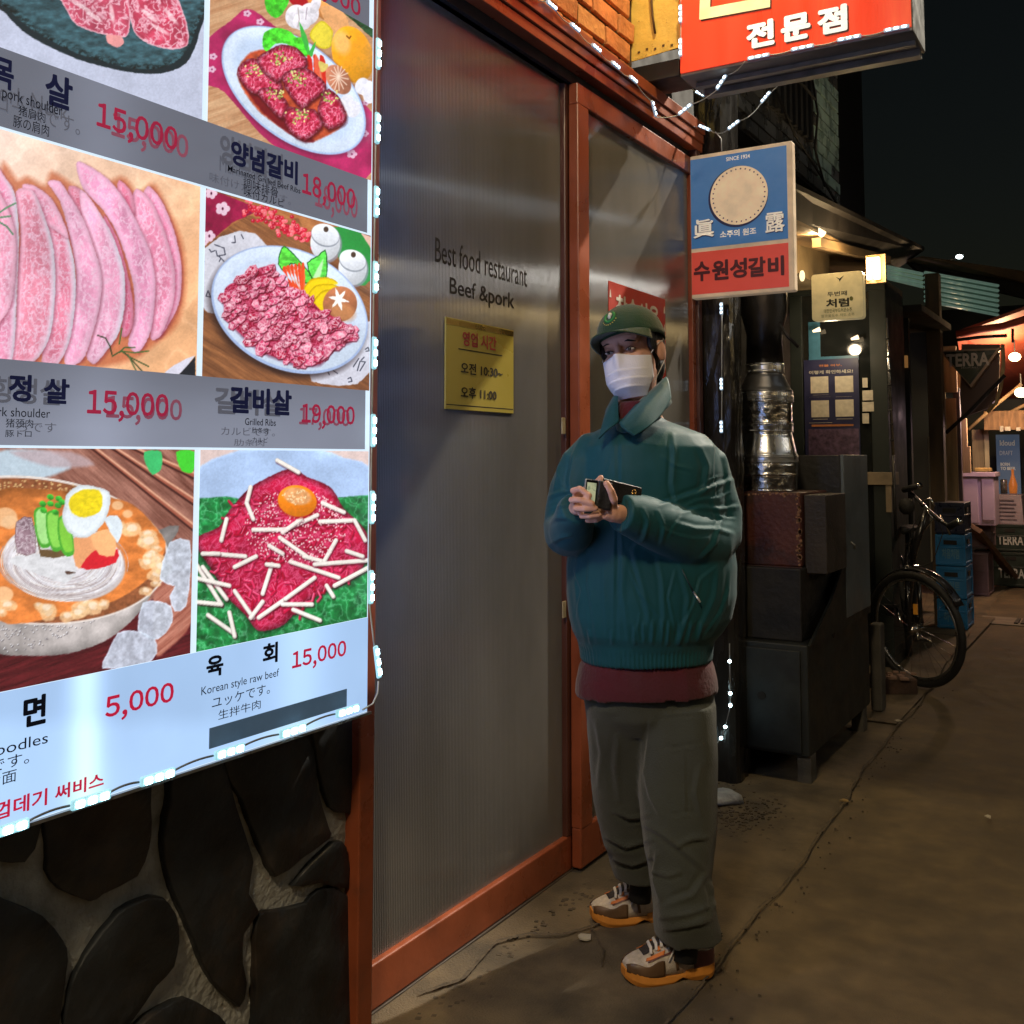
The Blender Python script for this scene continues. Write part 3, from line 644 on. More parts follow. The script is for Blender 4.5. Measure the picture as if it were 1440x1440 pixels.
def pic_rawbeef(p):
    p.C[:] = (226, 204, 200)
    p.poly(KF([(720, 480), (720, 380), (900, 300), (1180, 296), (1290, 330), (1410, 380), (1410, 640), (720, 640)]), (176, 200, 236), 3, 1, rnd=1, fn=lambda c, X, Y, d: np.clip(c * (.9 + .22 * fbm(X / 50, Y / 40, seed=2) + .1 * np.clip(1 - d / 5, 0, 1))[:, None], 0, 255))
    def leaf(c, X, Y, d):
        v = fbm(X / 8, Y / 8, seed=6); r = np.clip(rid(X / 11, Y / 11, 7), 0, 1)
        return np.array((30, 128, 66.)) * (.5 + .9 * v)[:, None] + (r ** 5)[:, None] * 60
    p.poly(KF([(715, 485), (850, 475), (1000, 500), (1380, 470), (1410, 480), (1410, 960), (715, 1080)]), (0, 0, 0), 2, 1, rnd=0, fn=leaf)
    mound = KF([(730, 640), (820, 590), (850, 540), (900, 480), (940, 440), (1000, 405), (1090, 370), (1150, 400), (1240, 440), (1290, 520), (1370, 600), (1385, 690), (1330, 780), (1220, 830), (1120, 900), (1060, 960), (970, 980), (920, 920), (850, 850), (800, 760)])
    p.poly([(x, y + 4) for x, y in mound], (12, 50, 30), 6, .7)
    def bf(c, X, Y, d):
        w = fbm(X / 9, Y / 9, seed=4) * 14; r = np.clip(rid((X + w) / 5, (Y - w) / 5, 3), 0, 1); n = fbm(X / 26, Y / 26, seed=9)
        c = np.array((206, 24, 74.)) * (.62 + .6 * n)[:, None]
        k = (r ** 2 * .6)[:, None]; c = c * (1 - k) + np.array((255, 130, 170.)) * k
        return c * (.6 + .4 * np.clip(d / 9, 0, 1))[:, None]
    p.poly(mound, (0, 0, 0), 1.5, 1, bf)
    rg = p.rng
    cen = KF([(1060, 680)])[0]
    for k in range(170):   # strands of meat
        a = rg.uniform(0, 6.28); r = rg.uniform(0, 1) ** .6; x, y = cen[0] + r * 100 * math.cos(a), cen[1] + r * 92 * math.sin(a) - 5
        t = rg.uniform(0, 3.14); L = rg.uniform(5, 12)
        q = [(x, y), (x + L * math.cos(t), y + L * math.sin(t)), (x + L * 1.6 * math.cos(t + .5), y + L * 1.6 * math.sin(t + .5))]
        i = p.near(x, y, 2.0)
        if len(i) and p.C[i, 1].mean() > 95 and k % 3: continue
        if len(i) and p.C[i, 1].mean() > p.C[i, 0].mean(): continue
        p.line([(u + 1, v + 1.5) for u, v in q], 4, (120, 0, 34), 2, .6); p.line(q, 3, ((214, 24, 76), (236, 60, 110), (186, 10, 54))[k % 3], 1.2, .9); p.line([(u - .6, v - .8) for u, v in q[:2]], .9, (255, 170, 200), .8, .7)
    J = [((940, 440), (925, 500)), ((925, 500), (950, 560)), ((950, 600), (1070, 600)), ((1070, 600), (1190, 545)), ((1050, 630), (1150, 700)), ((1140, 700), (1215, 720)), ((1215, 720), (1260, 640)), ((1090, 720), (1270, 780)), ((1180, 730), (1380, 715)),
         ((1255, 810), (1385, 740)), ((1020, 730), (985, 840)), ((1000, 730), (1045, 735)), ((970, 930), (1070, 860)), ((1070, 860), (1180, 780)), ((1060, 880), (1170, 880)), ((1100, 900), (1200, 940)), ((880, 830), (950, 930)), ((800, 690), (920, 700)),
         ((730, 720), (830, 880)), ((760, 740), (850, 860)), ((725, 870), (830, 880)), ((780, 920), (880, 990)), ((860, 910), (880, 1000)), ((1200, 570), (1330, 565)), ((1330, 565), (1370, 640)), ((1210, 500), (1290, 535)), ((1010, 660), (1060, 690)), ((880, 740), (960, 700)),
         ((730, 780), (860, 810)), ((1225, 810), (1250, 850)), ((1040, 340), (1120, 385)), ((1300, 680), (1360, 700)), ((820, 690), (760, 690)), ((1130, 560), (1060, 610)), ((850, 560), (830, 640)), ((940, 930), (985, 870))]
    for a, b in J:
        q = KF([a, b]); p.line([(u + 1, v + 2) for u, v in q], 6.5, (70, 4, 30), 2.5, .55)
        p.line(q, 6, (206, 196, 190), 1); p.line([(u - .3, v - .8) for u, v in q], 4.2, (252, 246, 238), 1.2)
    for k in range(520):
        a = rg.uniform(0, 6.28); r = rg.uniform(0, 1) ** .5; x, y = cen[0] + 18 + r * 72 * math.cos(a), cen[1] - 34 + r * 52 * math.sin(a)
        p.ell(x, y, 1.2, .9, rg.rand() * 180, (255, 226, 226), .7, .85)
    p.ell(*KF([(1115, 498)])[0], 28.5, 23, 10, (160, 30, 20), 3, .6); p.ell(*KF([(1115, 492)])[0], 27.5, 22, 10, (246, 140, 30), 1.2, 1, .05, .2)
    p.ell(*KF([(1115, 474)])[0], 20, 12, 12, (222, 170, 130), 3, .8, .15)
    for k in range(40): p.ell(KF([(1115, 474)])[0][0] + rg.normal() * 9, KF([(1115, 474)])[0][1] + rg.normal() * 5, 1.3, .9, rg.rand() * 180, (250, 220, 170), .8)

XS = -1.58
def print_material(name, strength):
    m = bpy.data.materials.new(name); m.use_nodes = True; N = m.node_tree.nodes; L = m.node_tree.links
    b = N['Principled BSDF']; at = N.new('ShaderNodeAttribute'); at.attribute_name = 'print'
    L.new(at.outputs['Color'], b.inputs['Emission Color']); b.inputs['Emission Strength'].default_value = strength
    b.inputs['Base Color'].default_value = (.05, .05, .05, 1)
    b.inputs['Roughness'].default_value = .6; b.inputs['Specular IOR Level'].default_value = .12
    return m
def picture(name, y0, y1, z0, z1, fn, m, parent, step=.00172, clip=None, label=None):
    ny = max(2, int((y1 - y0) / step)); nz = max(2, int((z1 - z0) / step))
    Y, Z = np.meshgrid(np.linspace(y0, y1, ny), np.linspace(z0, z1, nz))
    P = np.stack([np.full(Y.size, XS), Y.ravel(), Z.ravel()], 1)
    U, V = proj(P)
    pt = Paint(U, V, (220, 220, 230)); fn(pt)
    if step < .005:      # grain and uneven tone of the printed photograph
        pt.C = pt.C * (1 + .10 * (fbm(U / 2.1, V / 2.1, seed=61, oct=2) - .5) + .07 * (fbm(U / 11, V / 11, seed=62, oct=3) - .5) + .10 * (fbm(U / 60, V / 60, seed=63, oct=2) - .5))[:, None]
        pt.C = 255 * np.clip(pt.C / 255, 0, 1.1) ** 1.06 * 1.0
    C = np.clip(pt.C / 255, 0, 1); C = np.where(C <= .04045, C / 12.92, ((C + .055) / 1.055) ** 2.4)
    me = bpy.data.meshes.new(name)
    i = np.arange(ny * nz).reshape(nz, ny)
    q = np.stack([i[:-1, :-1], i[:-1, 1:], i[1:, 1:], i[1:, :-1]], -1).reshape(-1, 4)
    me.vertices.add(len(P)); me.vertices.foreach_set('co', P.ravel())
    me.loops.add(q.size); me.loops.foreach_set('vertex_index', q.ravel())
    me.polygons.add(len(q)); me.polygons.foreach_set('loop_start', np.arange(0, q.size, 4)); me.polygons.foreach_set('loop_total', np.full(len(q), 4))
    me.update(); me.validate()
    ca = me.color_attributes.new('print', 'FLOAT_COLOR', 'POINT')
    ca.data.foreach_set('color', np.concatenate([C, np.ones((len(C), 1))], 1).ravel())
    o = link(name, me, parent, m)
    if label: o['label'] = label
    return o
# ------------------------------------------------------------------ ground
XW = -1.68
M_asph = mat('asphalt', (.132, .098, .056), .85, var=.3, scale=9, bump=.55, bscale=260, col2=(.088, .066, .040), c2scale=1.6, c2lo=.4, c2hi=.62)
M_conc = mat('apron_concrete', (.132, .100, .062), .88, var=.32, scale=7, bump=.5, bscale=160, col2=(.074, .058, .038), c2scale=2.6, c2lo=.45, c2hi=.62)
def sheet(name, x0, x1, y0, y1, z, m, n=(2, 2), fn=None):
    me = bpy.data.meshes.new(name); b = MB()
    xs = np.linspace(x0, x1, n[0]); ys = np.linspace(y0, y1, n[1])
    vs = [(x if fn is None else fn(i, x, y)[0], y, z if fn is None else z + fn(i, x, y)[1]) for y in ys for i, x in enumerate(xs)]
    fs = [(j * n[0] + i, j * n[0] + i + 1, (j + 1) * n[0] + i + 1, (j + 1) * n[0] + i) for j in range(n[1] - 1) for i in range(n[0] - 1)]
    b.add(vs, fs)
    return b.obj(name, m, None, True, kind='structure', fix=False)
gnd = sheet('asphalt_alley', -30, 40, -20, 90, -.004, M_asph)
def seam(y): return -.96 - .028 * y + .014 * math.sin(y * 2.1) + .007 * math.sin(y * 7.3 + 1) + .004 * math.sin(y * 23)
def apron(i, x, y):
    t = i / 15
    xx = -2.3 + (seam(y) + 2.3) * t
    h = .012 * (fbm(np.array([xx * 3]), np.array([y * 3]), seed=4)[0] - .5)
    if i == 15: h = -.014
    if i == 14: xx += .05; h += .0
    return xx, h + .004
sheet('concrete_apron', -2.3, -1, -2, 16, .004, M_conc, (16, 240), apron)
M_crack = mat('dirt_in_the_seam', (.082, .063, .042), .95, var=.5, scale=30, bump=.8, bscale=90)
b = MB(); rnd = random.Random(4)
for k in range(260):          # crumbs of dirt along the joint of apron and asphalt, broken edge
    y = rnd.uniform(.8, 9) if k > 120 else rnd.uniform(2.5, 5.6); x = seam(y) + rnd.gauss(.01, .045); s = rnd.uniform(.001, .0038)
    b.obox((x, y, .002), (s, s * .4, 0), (-s * .3, s, 0), (0, 0, s * .5))
for k in range(260):
    y = rnd.uniform(2.1, 4.4); x = XW + .08 + abs(rnd.gauss(0, .05)); s = rnd.uniform(.002, .007)
    b.obox((x, y, .006), (s, s * .4, 0), (-s * .3, s, 0), (0, 0, s * .4))
for k in range(500):
    c = W(1035, 1150, 'z', 0); x, y = c.x + rnd.gauss(-.02, .10), c.y + rnd.gauss(0, .14); s = rnd.uniform(.001, .006)
    b.obox((x, y, .007), (s, s * .4, 0), (-s * .3, s, 0), (0, 0, s * .4))
b.obj('dirt_crumbs', M_crack, kind='stuff', fix=False)
def ribbon(name, pts, w, z, m, jit=.16):
    rn = random.Random(len(pts)); b = MB(); P = [Vector(p) for p in pts]; Q = []
    for a, c in zip(P[:-1], P[1:]):
        n = max(2, int((c - a).length / .012))
        for k in range(n): Q.append(a.lerp(c, k / n) + Vector((rn.gauss(0, w * jit), rn.gauss(0, w * jit), 0)))
    vs = []
    for i, q in enumerate(Q):
        t = (Q[min(i + 1, len(Q) - 1)] - Q[max(i - 1, 0)]).normalized(); s = Vector((-t.y, t.x, 0)); ww = w * (.25 + .75 * float(fbm(np.array([i * .21]), np.array([.5]), seed=len(P))[0]))
        vs += [(q + s * ww).to_tuple()[:2] + (z,), (q - s * ww).to_tuple()[:2] + (z,)]
    b.add(vs, [(2 * i, 2 * i + 2, 2 * i + 3, 2 * i + 1) for i in range(len(Q) - 1)])
    return b.obj(name, m, kind='structure', fix=False)
g = lambda u, v: W(u, v, 'z', 0)
ribbon('joint_gap', [(seam(y), y, 0) for y in np.arange(.2, 9, .15)], .0055, .0150, M_crack)
ribbon('crack', [g(590, 1405), g(650, 1385), g(700, 1330), g(745, 1320), g(790, 1322), g(830, 1310), g(862, 1300)], .008, .0162, M_crack)
ribbon('crack', [g(830, 1310), g(850, 1345), g(845, 1370)], .005, .0168, M_crack)
# small litter
M_litter = mat('pale_litter', (.42, .38, .30), .8); M_leaf = mat('leaf_litter', (.25, .17, .07), .8)
for u, v, s, m, lab in ((823, 1327, .022, M_litter, 'pale crumpled paper scrap on the cracked concrete left of the front shoe'), (1390, 1155, .014, M_litter, 'small white chip lying alone on the asphalt at the right'),
                        (1263, 1018, .018, M_litter, 'small pale pebble at the joint beside the oven feet'), (1187, 1132, .018, M_leaf, 'small dry leaf on the joint between concrete and asphalt')):
    c = g(u, v); r = random.Random(int(u)); b = MB()
    pts = [(c.x + s * math.cos(a) * r.uniform(.6, 1.2), c.y + s * math.sin(a) * r.uniform(.6, 1.2), .013 + r.uniform(0, .006)) for a in np.arange(0, 6.2, .9)]
    b.prism(pts, (0, 0, .004)); tag(b.obj('litter_scrap', m), lab, 'litter')
c = g(1018, 1128); b = MB(); rr = random.Random(2)
b = MB(); ring = []
for j, (rad, z) in enumerate(((.064, .012), (.056, .028), (.038, .038), (.015, .042))):
    ring.append([(c.x + rad * math.cos(a) * (1 + .25 * math.sin(3 * a + 1) + rr.uniform(-.1, .1)), c.y + 1.4 * rad * math.sin(a) * (1 + rr.uniform(-.1, .1)), z + rr.uniform(-.004, .004)) for a in np.arange(0, 6.28, .35)])
b.rings(ring); tag(b.obj('ice_lump', mat('dirty_ice', (.30, .31, .33), .5, var=.3, scale=30, bump=.6, bscale=60), None, True), 'grey lump of dirty ice on the concrete behind the front leg', 'ice')
M_iron = mat('drain_iron', (.05, .045, .04), .6, .6)
dr = thing('drain_grate', 'iron drain grate set in a pale concrete pad at the right edge', 'drain', g(1432, 875))
c = g(1432, 875); MB().box((c.x - .34, c.y - .22, -.003), (c.x + .45, c.y + .22, .006)).obj('pad', mat('pad_concrete', (.20, .17, .13), .9, var=.3), dr, bevel=.004)
for k in range(9): MB().box((c.x - .02 + k * .05, c.y - .15, .006), (c.x + .01 + k * .05, c.y + .15, .016)).obj('bar', M_iron, dr)

# ------------------------------------------------------------------ stone base wall under the menu board
Y_J0 = W(488, 1300, 'x', XW).y
M_mortar = mat('grey_mortar', (.31, .31, .29), .9, var=.35, scale=14, bump=.7, bscale=70)
M_stone = mat('dark_polished_stone', (.015, .0175, .021), .5, var=.7, scale=8, bump=.7, bscale=22, col2=(.042, .027, .017), c2scale=4.5, c2lo=.48, c2hi=.70, rvar=.16)
bw = thing('stone_base_wall', 'dark irregular stone wall with grey mortar joints below the menu board', 'wall', (XW, 1.2, 0))
bb = MB(); NY, NZ = 110, 60; vs = []
for j in range(NZ):
    for i in range(NY):
        y = -2.0 + (Y_J0 + 2.0) * i / (NY - 1); z = -.02 + 1.15 * j / (NZ - 1)
        vs.append((XW + .006 * (float(_h(np.array([i]), np.array([j]), 3, 5)[0]) - .5) - .008, y, z))
bb.add(vs, [(j * NY + i, j * NY + i + 1, (j + 1) * NY + i + 1, (j + 1) * NY + i) for j in range(NZ - 1) for i in range(NY - 1)])
bb.obj('mortar', M_mortar, bw, True, fix=False)
K3 = cv(2.769, 0, 960)
ST = [[(180, 640), (190, 380), (540, 300), (578, 470), (580, 540), (572, 640), (525, 750), (400, 825), (350, 850), (230, 810), (178, 730)],
      [(-260, 760), (0, 835), (150, 905), (245, 1000), (262, 1080), (235, 1330), (190, 1560), (-260, 1500)],
      [(452, 890), (540, 840), (620, 835), (668, 890), (682, 1000), (665, 1100), (600, 1180), (500, 1330), (330, 1420), (250, 1400), (262, 1200), (330, 1060)],
      [(650, 440), (660, 340), (840, 250), (912, 480), (975, 650), (982, 700), (962, 820), (1000, 890), (945, 980), (942, 1100), (962, 1180), (930, 1260), (820, 1160), (745, 1000), (660, 800), (620, 600)],
      [(885, 380), (880, 220), (1190, 120), (1235, 400), (1278, 560), (1275, 605), (1170, 680), (1060, 750), (1005, 640), (932, 450)],
      [(1215, 240), (1210, 120), (1385, 100), (1385, 480), (1340, 510), (1280, 485), (1240, 350)],
      [(1130, 790), (1290, 622), (1340, 640), (1352, 800), (1240, 778)],
      [(1010, 900), (1060, 885), (1190, 860), (1240, 800), (1362, 832), (1355, 1340), (1340, 1520), (990, 1520), (980, 1330), (985, 1000)],
      [(520, 1340), (620, 1262), (720, 1226), (800, 1262), (890, 1340), (940, 1560), (470, 1560)],
      [(-260, 660), (-260, 250), (140, 260), (150, 560), (90, 700), (-40, 690)]]
for k, q in enumerate(ST):
    P = [W(u, v, 'x', XW) for u, v in chaikin(K3(q), 1)]
    c = sum(P, Vector()) / len(P)
    r2 = random.Random(k); tx, tz = r2.uniform(-.05, .05), r2.uniform(-.05, .05)
    rg = []
    for sc, h in ((1.0, -.012), (.999, .003), (.992, .0065), (.97, .008), (.6, .009), (.25, .0095)):
        ring = []
        for i, p in enumerate(P):
            d = (p - c); e = 1 + (.012 * math.sin(i * 1.7 + k) + .01 * math.sin(i * .6)) * (1 if sc > .9 else 0)
            q3 = c + d * (sc * e); hh = h + (q3.y - c.y) * tx + (q3.z - c.z) * tz + .003 * math.sin(q3.y * 25 + k) * math.sin(q3.z * 19)
            if sc == 1.0: hh = -.012
            ring.append((XW + hh, q3.y, q3.z))
        rg.append(ring)
    b = MB().rings(rg); b.obj('stone', M_stone, bw, True)

# ------------------------------------------------------------------ menu lightbox
z_of = lambda v: W(525, v, 'x', XS).z
Y_R = W(519, 640, 'x', XS).y + .004
Y_L = -.35
Z_B = W(510, 1003, 'x', XS).z; Z_T = 3.0
Y_C0, Y_C1 = W(281, 300, 'x', XS).y, W(289, 300, 'x', XS).y
Y_P = W(522, 500, 'x', XS).y - .006
zb = {k: z_of(v) for k, v in dict(b0=41, i1=255, b1=330, i2=550, b2=632, i3=866).items()}
sign = thing('menu_lightbox', 'large backlit restaurant menu board with six food pictures and prices', 'menu board', (XS, 1.2, Z_B))
M_case = mat('sign_case_aluminium', (.35, .36, .38), .35, .8)
MB().box((XW + .012, Y_L, Z_B), (XS - .004, Y_R, Z_T)).obj('case', M_case, sign, bevel=.003)
MB().box((XW + .03, Y_R - .0005, Z_B + .004), (XS - .006, Y_R + .001, Z_T - .01)).obj('added_side_glow', glow('added_blue_glow', (.22, .34, .85), 1.5), sign)  # unseen glowing strip, added to throw blue light on the door
MB().box((XS - .004, Y_L, Z_B - .006), (XS + .006, Y_R + .008, Z_B)).obj('bottom_trim', M_case, sign)
def white_panel(p):
    c = np.array((172, 206, 248.)); X, Y = p.X, p.Y
    k = (.97 + .10 * fbm(X / 90, Y / 200, seed=3))[:, None]
    t = np.exp(-((X - 120) / 24) ** 2)[:, None] * .22 + np.exp(-((X - 420) / 40) ** 2)[:, None] * .10 + np.clip((Y - 1000) / 500, 0, .06)[:, None]
    p.C[:] = np.clip(c * k * (.93 + t) + t * 60, 0, 255)
def grey_panel(p):
    X, Y = p.X, p.Y
    t = np.exp(-((X - 140) / 60) ** 2) * .16 + np.clip((Y - 560) / 400, -.12, .1)
    p.C[:] = np.array((122, 127, 143.)) * (.95 + t + .05 * (fbm(X / 60, Y / 30, seed=5) - .5))[:, None]
PM = print_material('lit_print', 1.04)
GM = glow('lit_white_acrylic', (.70, .86, 1.0), 1.0)
MB().box((XS - .004, Y_L, Z_B), (XS - .002, Y_R, Z_T)).obj('diffuser', GM, sign)
e = .0045
picture('picture', Y_L, Y_C0, zb['i1'] + 0.0, 2.55, pic_steaks, PM, sign, label='picture of two marbled pork steaks on slate')
picture('picture', Y_C1, Y_P, zb['i1'], zb['b0'], pic_ribs, PM, sign, label='picture of marinated rib rolls on an oval plate')
picture('picture', .80, Y_C0, zb['i2'], zb['b1'] - e, pic_pork, PM, sign, label='picture of long pink pork slices with rosemary')
picture('picture', Y_C1, Y_P, zb['i2'], zb['b1'] - e, pic_cubes, PM, sign, label='picture of diced beef with chilli, pumpkin and mushroom')
picture('picture', .80, Y_C0, zb['i3'], zb['b2'] - e, pic_noodles, PM, sign, label='picture of cold noodles with half an egg in a metal bowl')
picture('picture', Y_C1, Y_P, zb['i3'], zb['b2'] - e, pic_rawbeef, PM, sign, label='picture of raw beef strips with yolk and pear sticks')
Y_G = W(519, 500, 'x', XS).y - .012
picture('name_band', .6, Y_G, zb['b1'], zb['i1'], grey_panel, PM, sign, .01)
picture('name_band', .6, Y_G, zb['b2'], zb['i2'], grey_panel, PM, sign, .01)
picture('name_band', Y_C0, Y_G, zb['b0'], 2.62, grey_panel, PM, sign, .01)
picture('name_band', .6, Y_R - .002, Z_B + .002, zb['i3'] - .001, white_panel, PM, sign, .01)
T_navy = mat('print_navy', spec=.05, col=srgb(26, 30, 62), rough=.8, emis=.55); T_blk = mat('print_black', spec=.05, col=srgb(14, 16, 26), rough=.8, emis=.5); T_red = mat('print_red', spec=.05, col=srgb(176, 30, 62), rough=.8, emis=.9, ecol=srgb(172, 28, 60))
T_dred = mat('print_dull_red', spec=.05, col=srgb(150, 40, 70), rough=.8, emis=.8, ecol=srgb(148, 36, 66)); T_gh = mat('print_ghost_grey', spec=.05, col=srgb(84, 88, 102), rough=.8, emis=.8, ecol=srgb(84, 87, 100)); T_ghr = mat('print_ghost_red', spec=.05, col=srgb(132, 70, 90), rough=.8, emis=.8, ecol=srgb(128, 72, 92))
T_gray = mat('print_slate_strip', spec=.05, col=srgb(60, 78, 96), rough=.8, emis=.7)
ML = lambda body, bl, tr, m, bold=0, off=.0015: lettering(body, bl, tr, 'x', XS, m, sign, bold, off)
q1 = K1; q2 = K2
def L1(body, a, c, m, bold=0, off=.0015): ML(body, q1([a])[0], q1([c])[0], m, bold, off)
def L2(body, a, c, m, bold=0, off=.0015): ML(body, q2([a])[0], q2([c])[0], m, bold, off)
# upper grey band
L1('목', (-30, 320), (52, 232), T_navy, .03); L1('살', (165, 388), (272, 300), T_navy, .03)
L1('Pork Neck', (-60, 380), (255, 400), T_gh, 0, .001) if 0 else None
L1('Pork Neck', (-40, 365), (255, 392), T_gh, 0, .001)
L1('pork shoulder', (5, 378), (232, 398), T_blk, .0, .002); L1('猪肩肉', (66, 432), (168, 424), T_blk, 0, .002); L1('豚の肩肉', (46, 475), (182, 470), T_blk, 0, .002)
L1('ロースです。', (-20, 412), (300, 448), T_gh, 0, .0012)
L1('15,000', (415, 535), (706, 512), T_ghr, .01, .001); L1('15,000', (358, 500), (664, 482), T_dred, .012, .002)
L1('양념갈비', (822, 610), (1060, 580), T_gh, .03, .001); L1('양념갈비', (862, 615), (1115, 608), T_navy, .035, .002)
L1('Marinated Galbi', (822, 640), (1060, 660), T_gh, 0, .001); L1('Marinated Grilled Beef Ribs', (852, 642), (1124, 706), T_blk, .005, .002)
L1('味付けカルビです。', (784, 680), (1090, 738), T_gh, 0, .001); L1('調味排骨', (910, 705), (1040, 705), T_blk, 0, .002); L1('味付カルビ', (912, 735), (1064, 748), T_blk, 0, .002)
L1('18,000', (1180, 800), (1340, 735), T_ghr, .01, .001); L1('18,000', (1130, 748), (1330, 712), T_dred, .012, .002)
L1('16,000', (1120, -42), (1350, 2), T_dred, .012, .002)
# middle grey band
L2('정', (28, 118), (118, 20), T_navy, .03); L2('살', (160, 125), (260, 36), T_navy, .03); L2('항정살', (-40, 122), (235, 40), T_gh, .02, .001)
L2('Pork shoulder', (-60, 172), (186, 148), T_blk, 0, .002); L2('猪颈肉', (18, 216), (122, 186), T_blk, 0, .002); L2('豚トロ', (16, 252), (116, 228), T_blk, 0, .002)
L2('ろです', (60, 232), (210, 200), T_gh, 0, .001)
L2('15,000', (395, 205), (682, 112), T_ghr, .01, .001); L2('15,000', (322, 192), (630, 92), T_dred, .012, .002)
L2('갈비살', (802, 165), (1060, 82), T_gh, .03, .001); L2('갈비살', (858, 162), (1092, 78), T_navy, .035, .002)
L2('Grilled Ribs', (916, 207), (1032, 186), T_blk, .005, .002); L2('肋条肉', (942, 238), (1004, 218), T_blk, 0, .002); L2('カルビ', (944, 272), (1002, 254), T_blk, 0, .002)
L2('カルビです。', (828, 245), (1030, 220), T_gh, 0, .001); L2('肋条肉', (876, 285), (990, 262), T_gh, 0, .001)
L2('17,000', (1120, 225), (1310, 150), T_ghr, .01, .001); L2('19,000', (1128, 220), (1328, 138), T_dred, .012, .002)
# white lower band
def L3(body, a, c, m, bold=0, tl=None, off=.002, br=None):
    lettering(body, q2([a])[0], q2([c])[0], 'x', XS, m, sign, bold, off, tl=None if tl is None else q2([tl])[0], br=None if br is None else q2([br])[0])
L3('면', (82, 1345), (172, 1212), T_blk, .035); L3('noodles', (-60, 1448), (178, 1358), T_blk, .0, br=(178, 1398))
L3('5,000', (390, 1330), (650, 1168), T_red, .012)
L3('육', (770, 1158), (836, 1064), T_blk, .03); L3('회', (982, 1108), (1040, 1018), T_blk, .03)
L3('Korean style raw beef', (752, 1231), (1044, 1128), T_blk, .0, tl=(752, 1190)); L3('ユッケです。', (792, 1272), (1010, 1186), T_blk, .0, tl=(792, 1230)); L3('生拌牛肉', (816, 1314), (975, 1246), T_blk, 0, tl=(816, 1278))
L3('15,000', (1092, 1140), (1296, 1012), T_red, .012)
def L4(body, a, c, m, bold=0, br=None): lettering(body, K3([a])[0], K3([c])[0], 'x', XS, m, sign, bold, .002, br=K3([br])[0])
L4('麵です。', (-120, 330), (112, 262), T_blk, br=(112, 312)); L4('冷面', (-60, 385), (62, 332), T_blk, br=(62, 382)); L4('돼지껍데기', (-190, 545), (182, 408), T_red, .02, br=(182, 474)); L4('써비스', (210, 450), (402, 345), T_red, .02, br=(402, 402))
a, c = W(*q2([(782, 1422)])[0], 'x', XS), W(*q2([(1298, 1188)])[0], 'x', XS)
zz = W(*q2([(782, 1345)])[0], 'x', XS).z
MB().box((XS + .001, a.y, a.z), (XS + .0025, c.y, zz)).obj('covering_strip', T_gray, sign)

# ------------------------------------------------------------------ strings of LED modules
M_led = glow('led_lens', (.66, .95, 1.0), 18.0); M_ledb = mat('led_module_body', (.32, .48, .52), .4, emis=.9, ecol=(.28, .62, .72)); M_wire = mat('white_wire', (.45, .47, .47), .5)
M_led2 = glow('led_lens_cool', (.72, .88, 1.0), 4.5)
M_ledw = mat('led_module_body_dim', (.45, .5, .55), .4, emis=.35, ecol=(.3, .5, .7))
def led_string(label, mods, sag=.012, wire_r=.0022, L=.072, wd=.0135, th=.008, lens=None, body=None, group='strings of white LED modules', pts_extra=None, sub=3, wirem=None):
    """mods: list of (position, along, normal)"""
    t = thing('led_string_light', label, 'string light', mods[0][0], group)
    last = None
    for p, al, no in mods:
        p, al, no = Vector(p), Vector(al).normalized(), Vector(no).normalized()
        sd = al.cross(no).normalized()
        if last is not None:
            q = catenary(last, p - al * (L / 2), sag, 6)
            MB().tube(q, wire_r, 5).obj('wire', wirem or M_wire, t, True)
        last = p + al * (L / 2)
        o = MB().obox(p + no * (th / 2), al * (L / 2), sd * (wd / 2), no * (th / 2)).obj('led_module', body or M_ledb, t, bevel=.003)
        for k in range(sub):
            c = p + al * ((k - (sub - 1) / 2) * L * .31) + no * (th + .001)
            MB().obox(c, al * (L * .082), sd * (wd * .30), no * .002).obj('led', lens or M_led, o)
    if pts_extra:
        for pe in pts_extra: MB().tube(pe, wire_r, 5).obj('wire', wirem or M_wire, t, True)
    return t
Xn = (1, 0, 0)
mods = []
for v0, v1 in ((-62, -18), (54, 98), (157, 204), (262, 306), (369, 411), (476, 517), (582, 629), (691, 736), (803, 848)):
    a, c = W(531 - v0 * .0135, v0, 'x', XS + .004), W(531 - v1 * .0135, v1, 'x', XS + .004); mods.append(((a + c) / 2, a - c, Xn))
a, c = W(525.5, 903, 'x', XS + .004), W(532, 958, 'x', XS + .004); mods.append(((a + c) / 2, a - c, Xn))
mods = mods[::-1]
c0 = c
led_string('white LED string running up the right edge of the menu board', mods, sag=0, L=.079, pts_extra=[[c0, W(531, 975, 'x', XS + .004), W(524, 990, 'x', XS + .006), W(510, 998, 'x', XS + .006)]])
mods = []
for u, v in ((-120, 1207), (7, 1166), (126, 1124), (220, 1092), (321, 1056), (410, 1027), (487, 999)):
    p = W(u, v, 'x', XS + .004); mods.append((p, (0, 1, .0), Xn))
led_string('white LED string running along the bottom edge of the menu board', mods, sag=-.0035, L=.078, wd=.018, wirem=mat('grey_wire', (.12, .13, .14), .5))

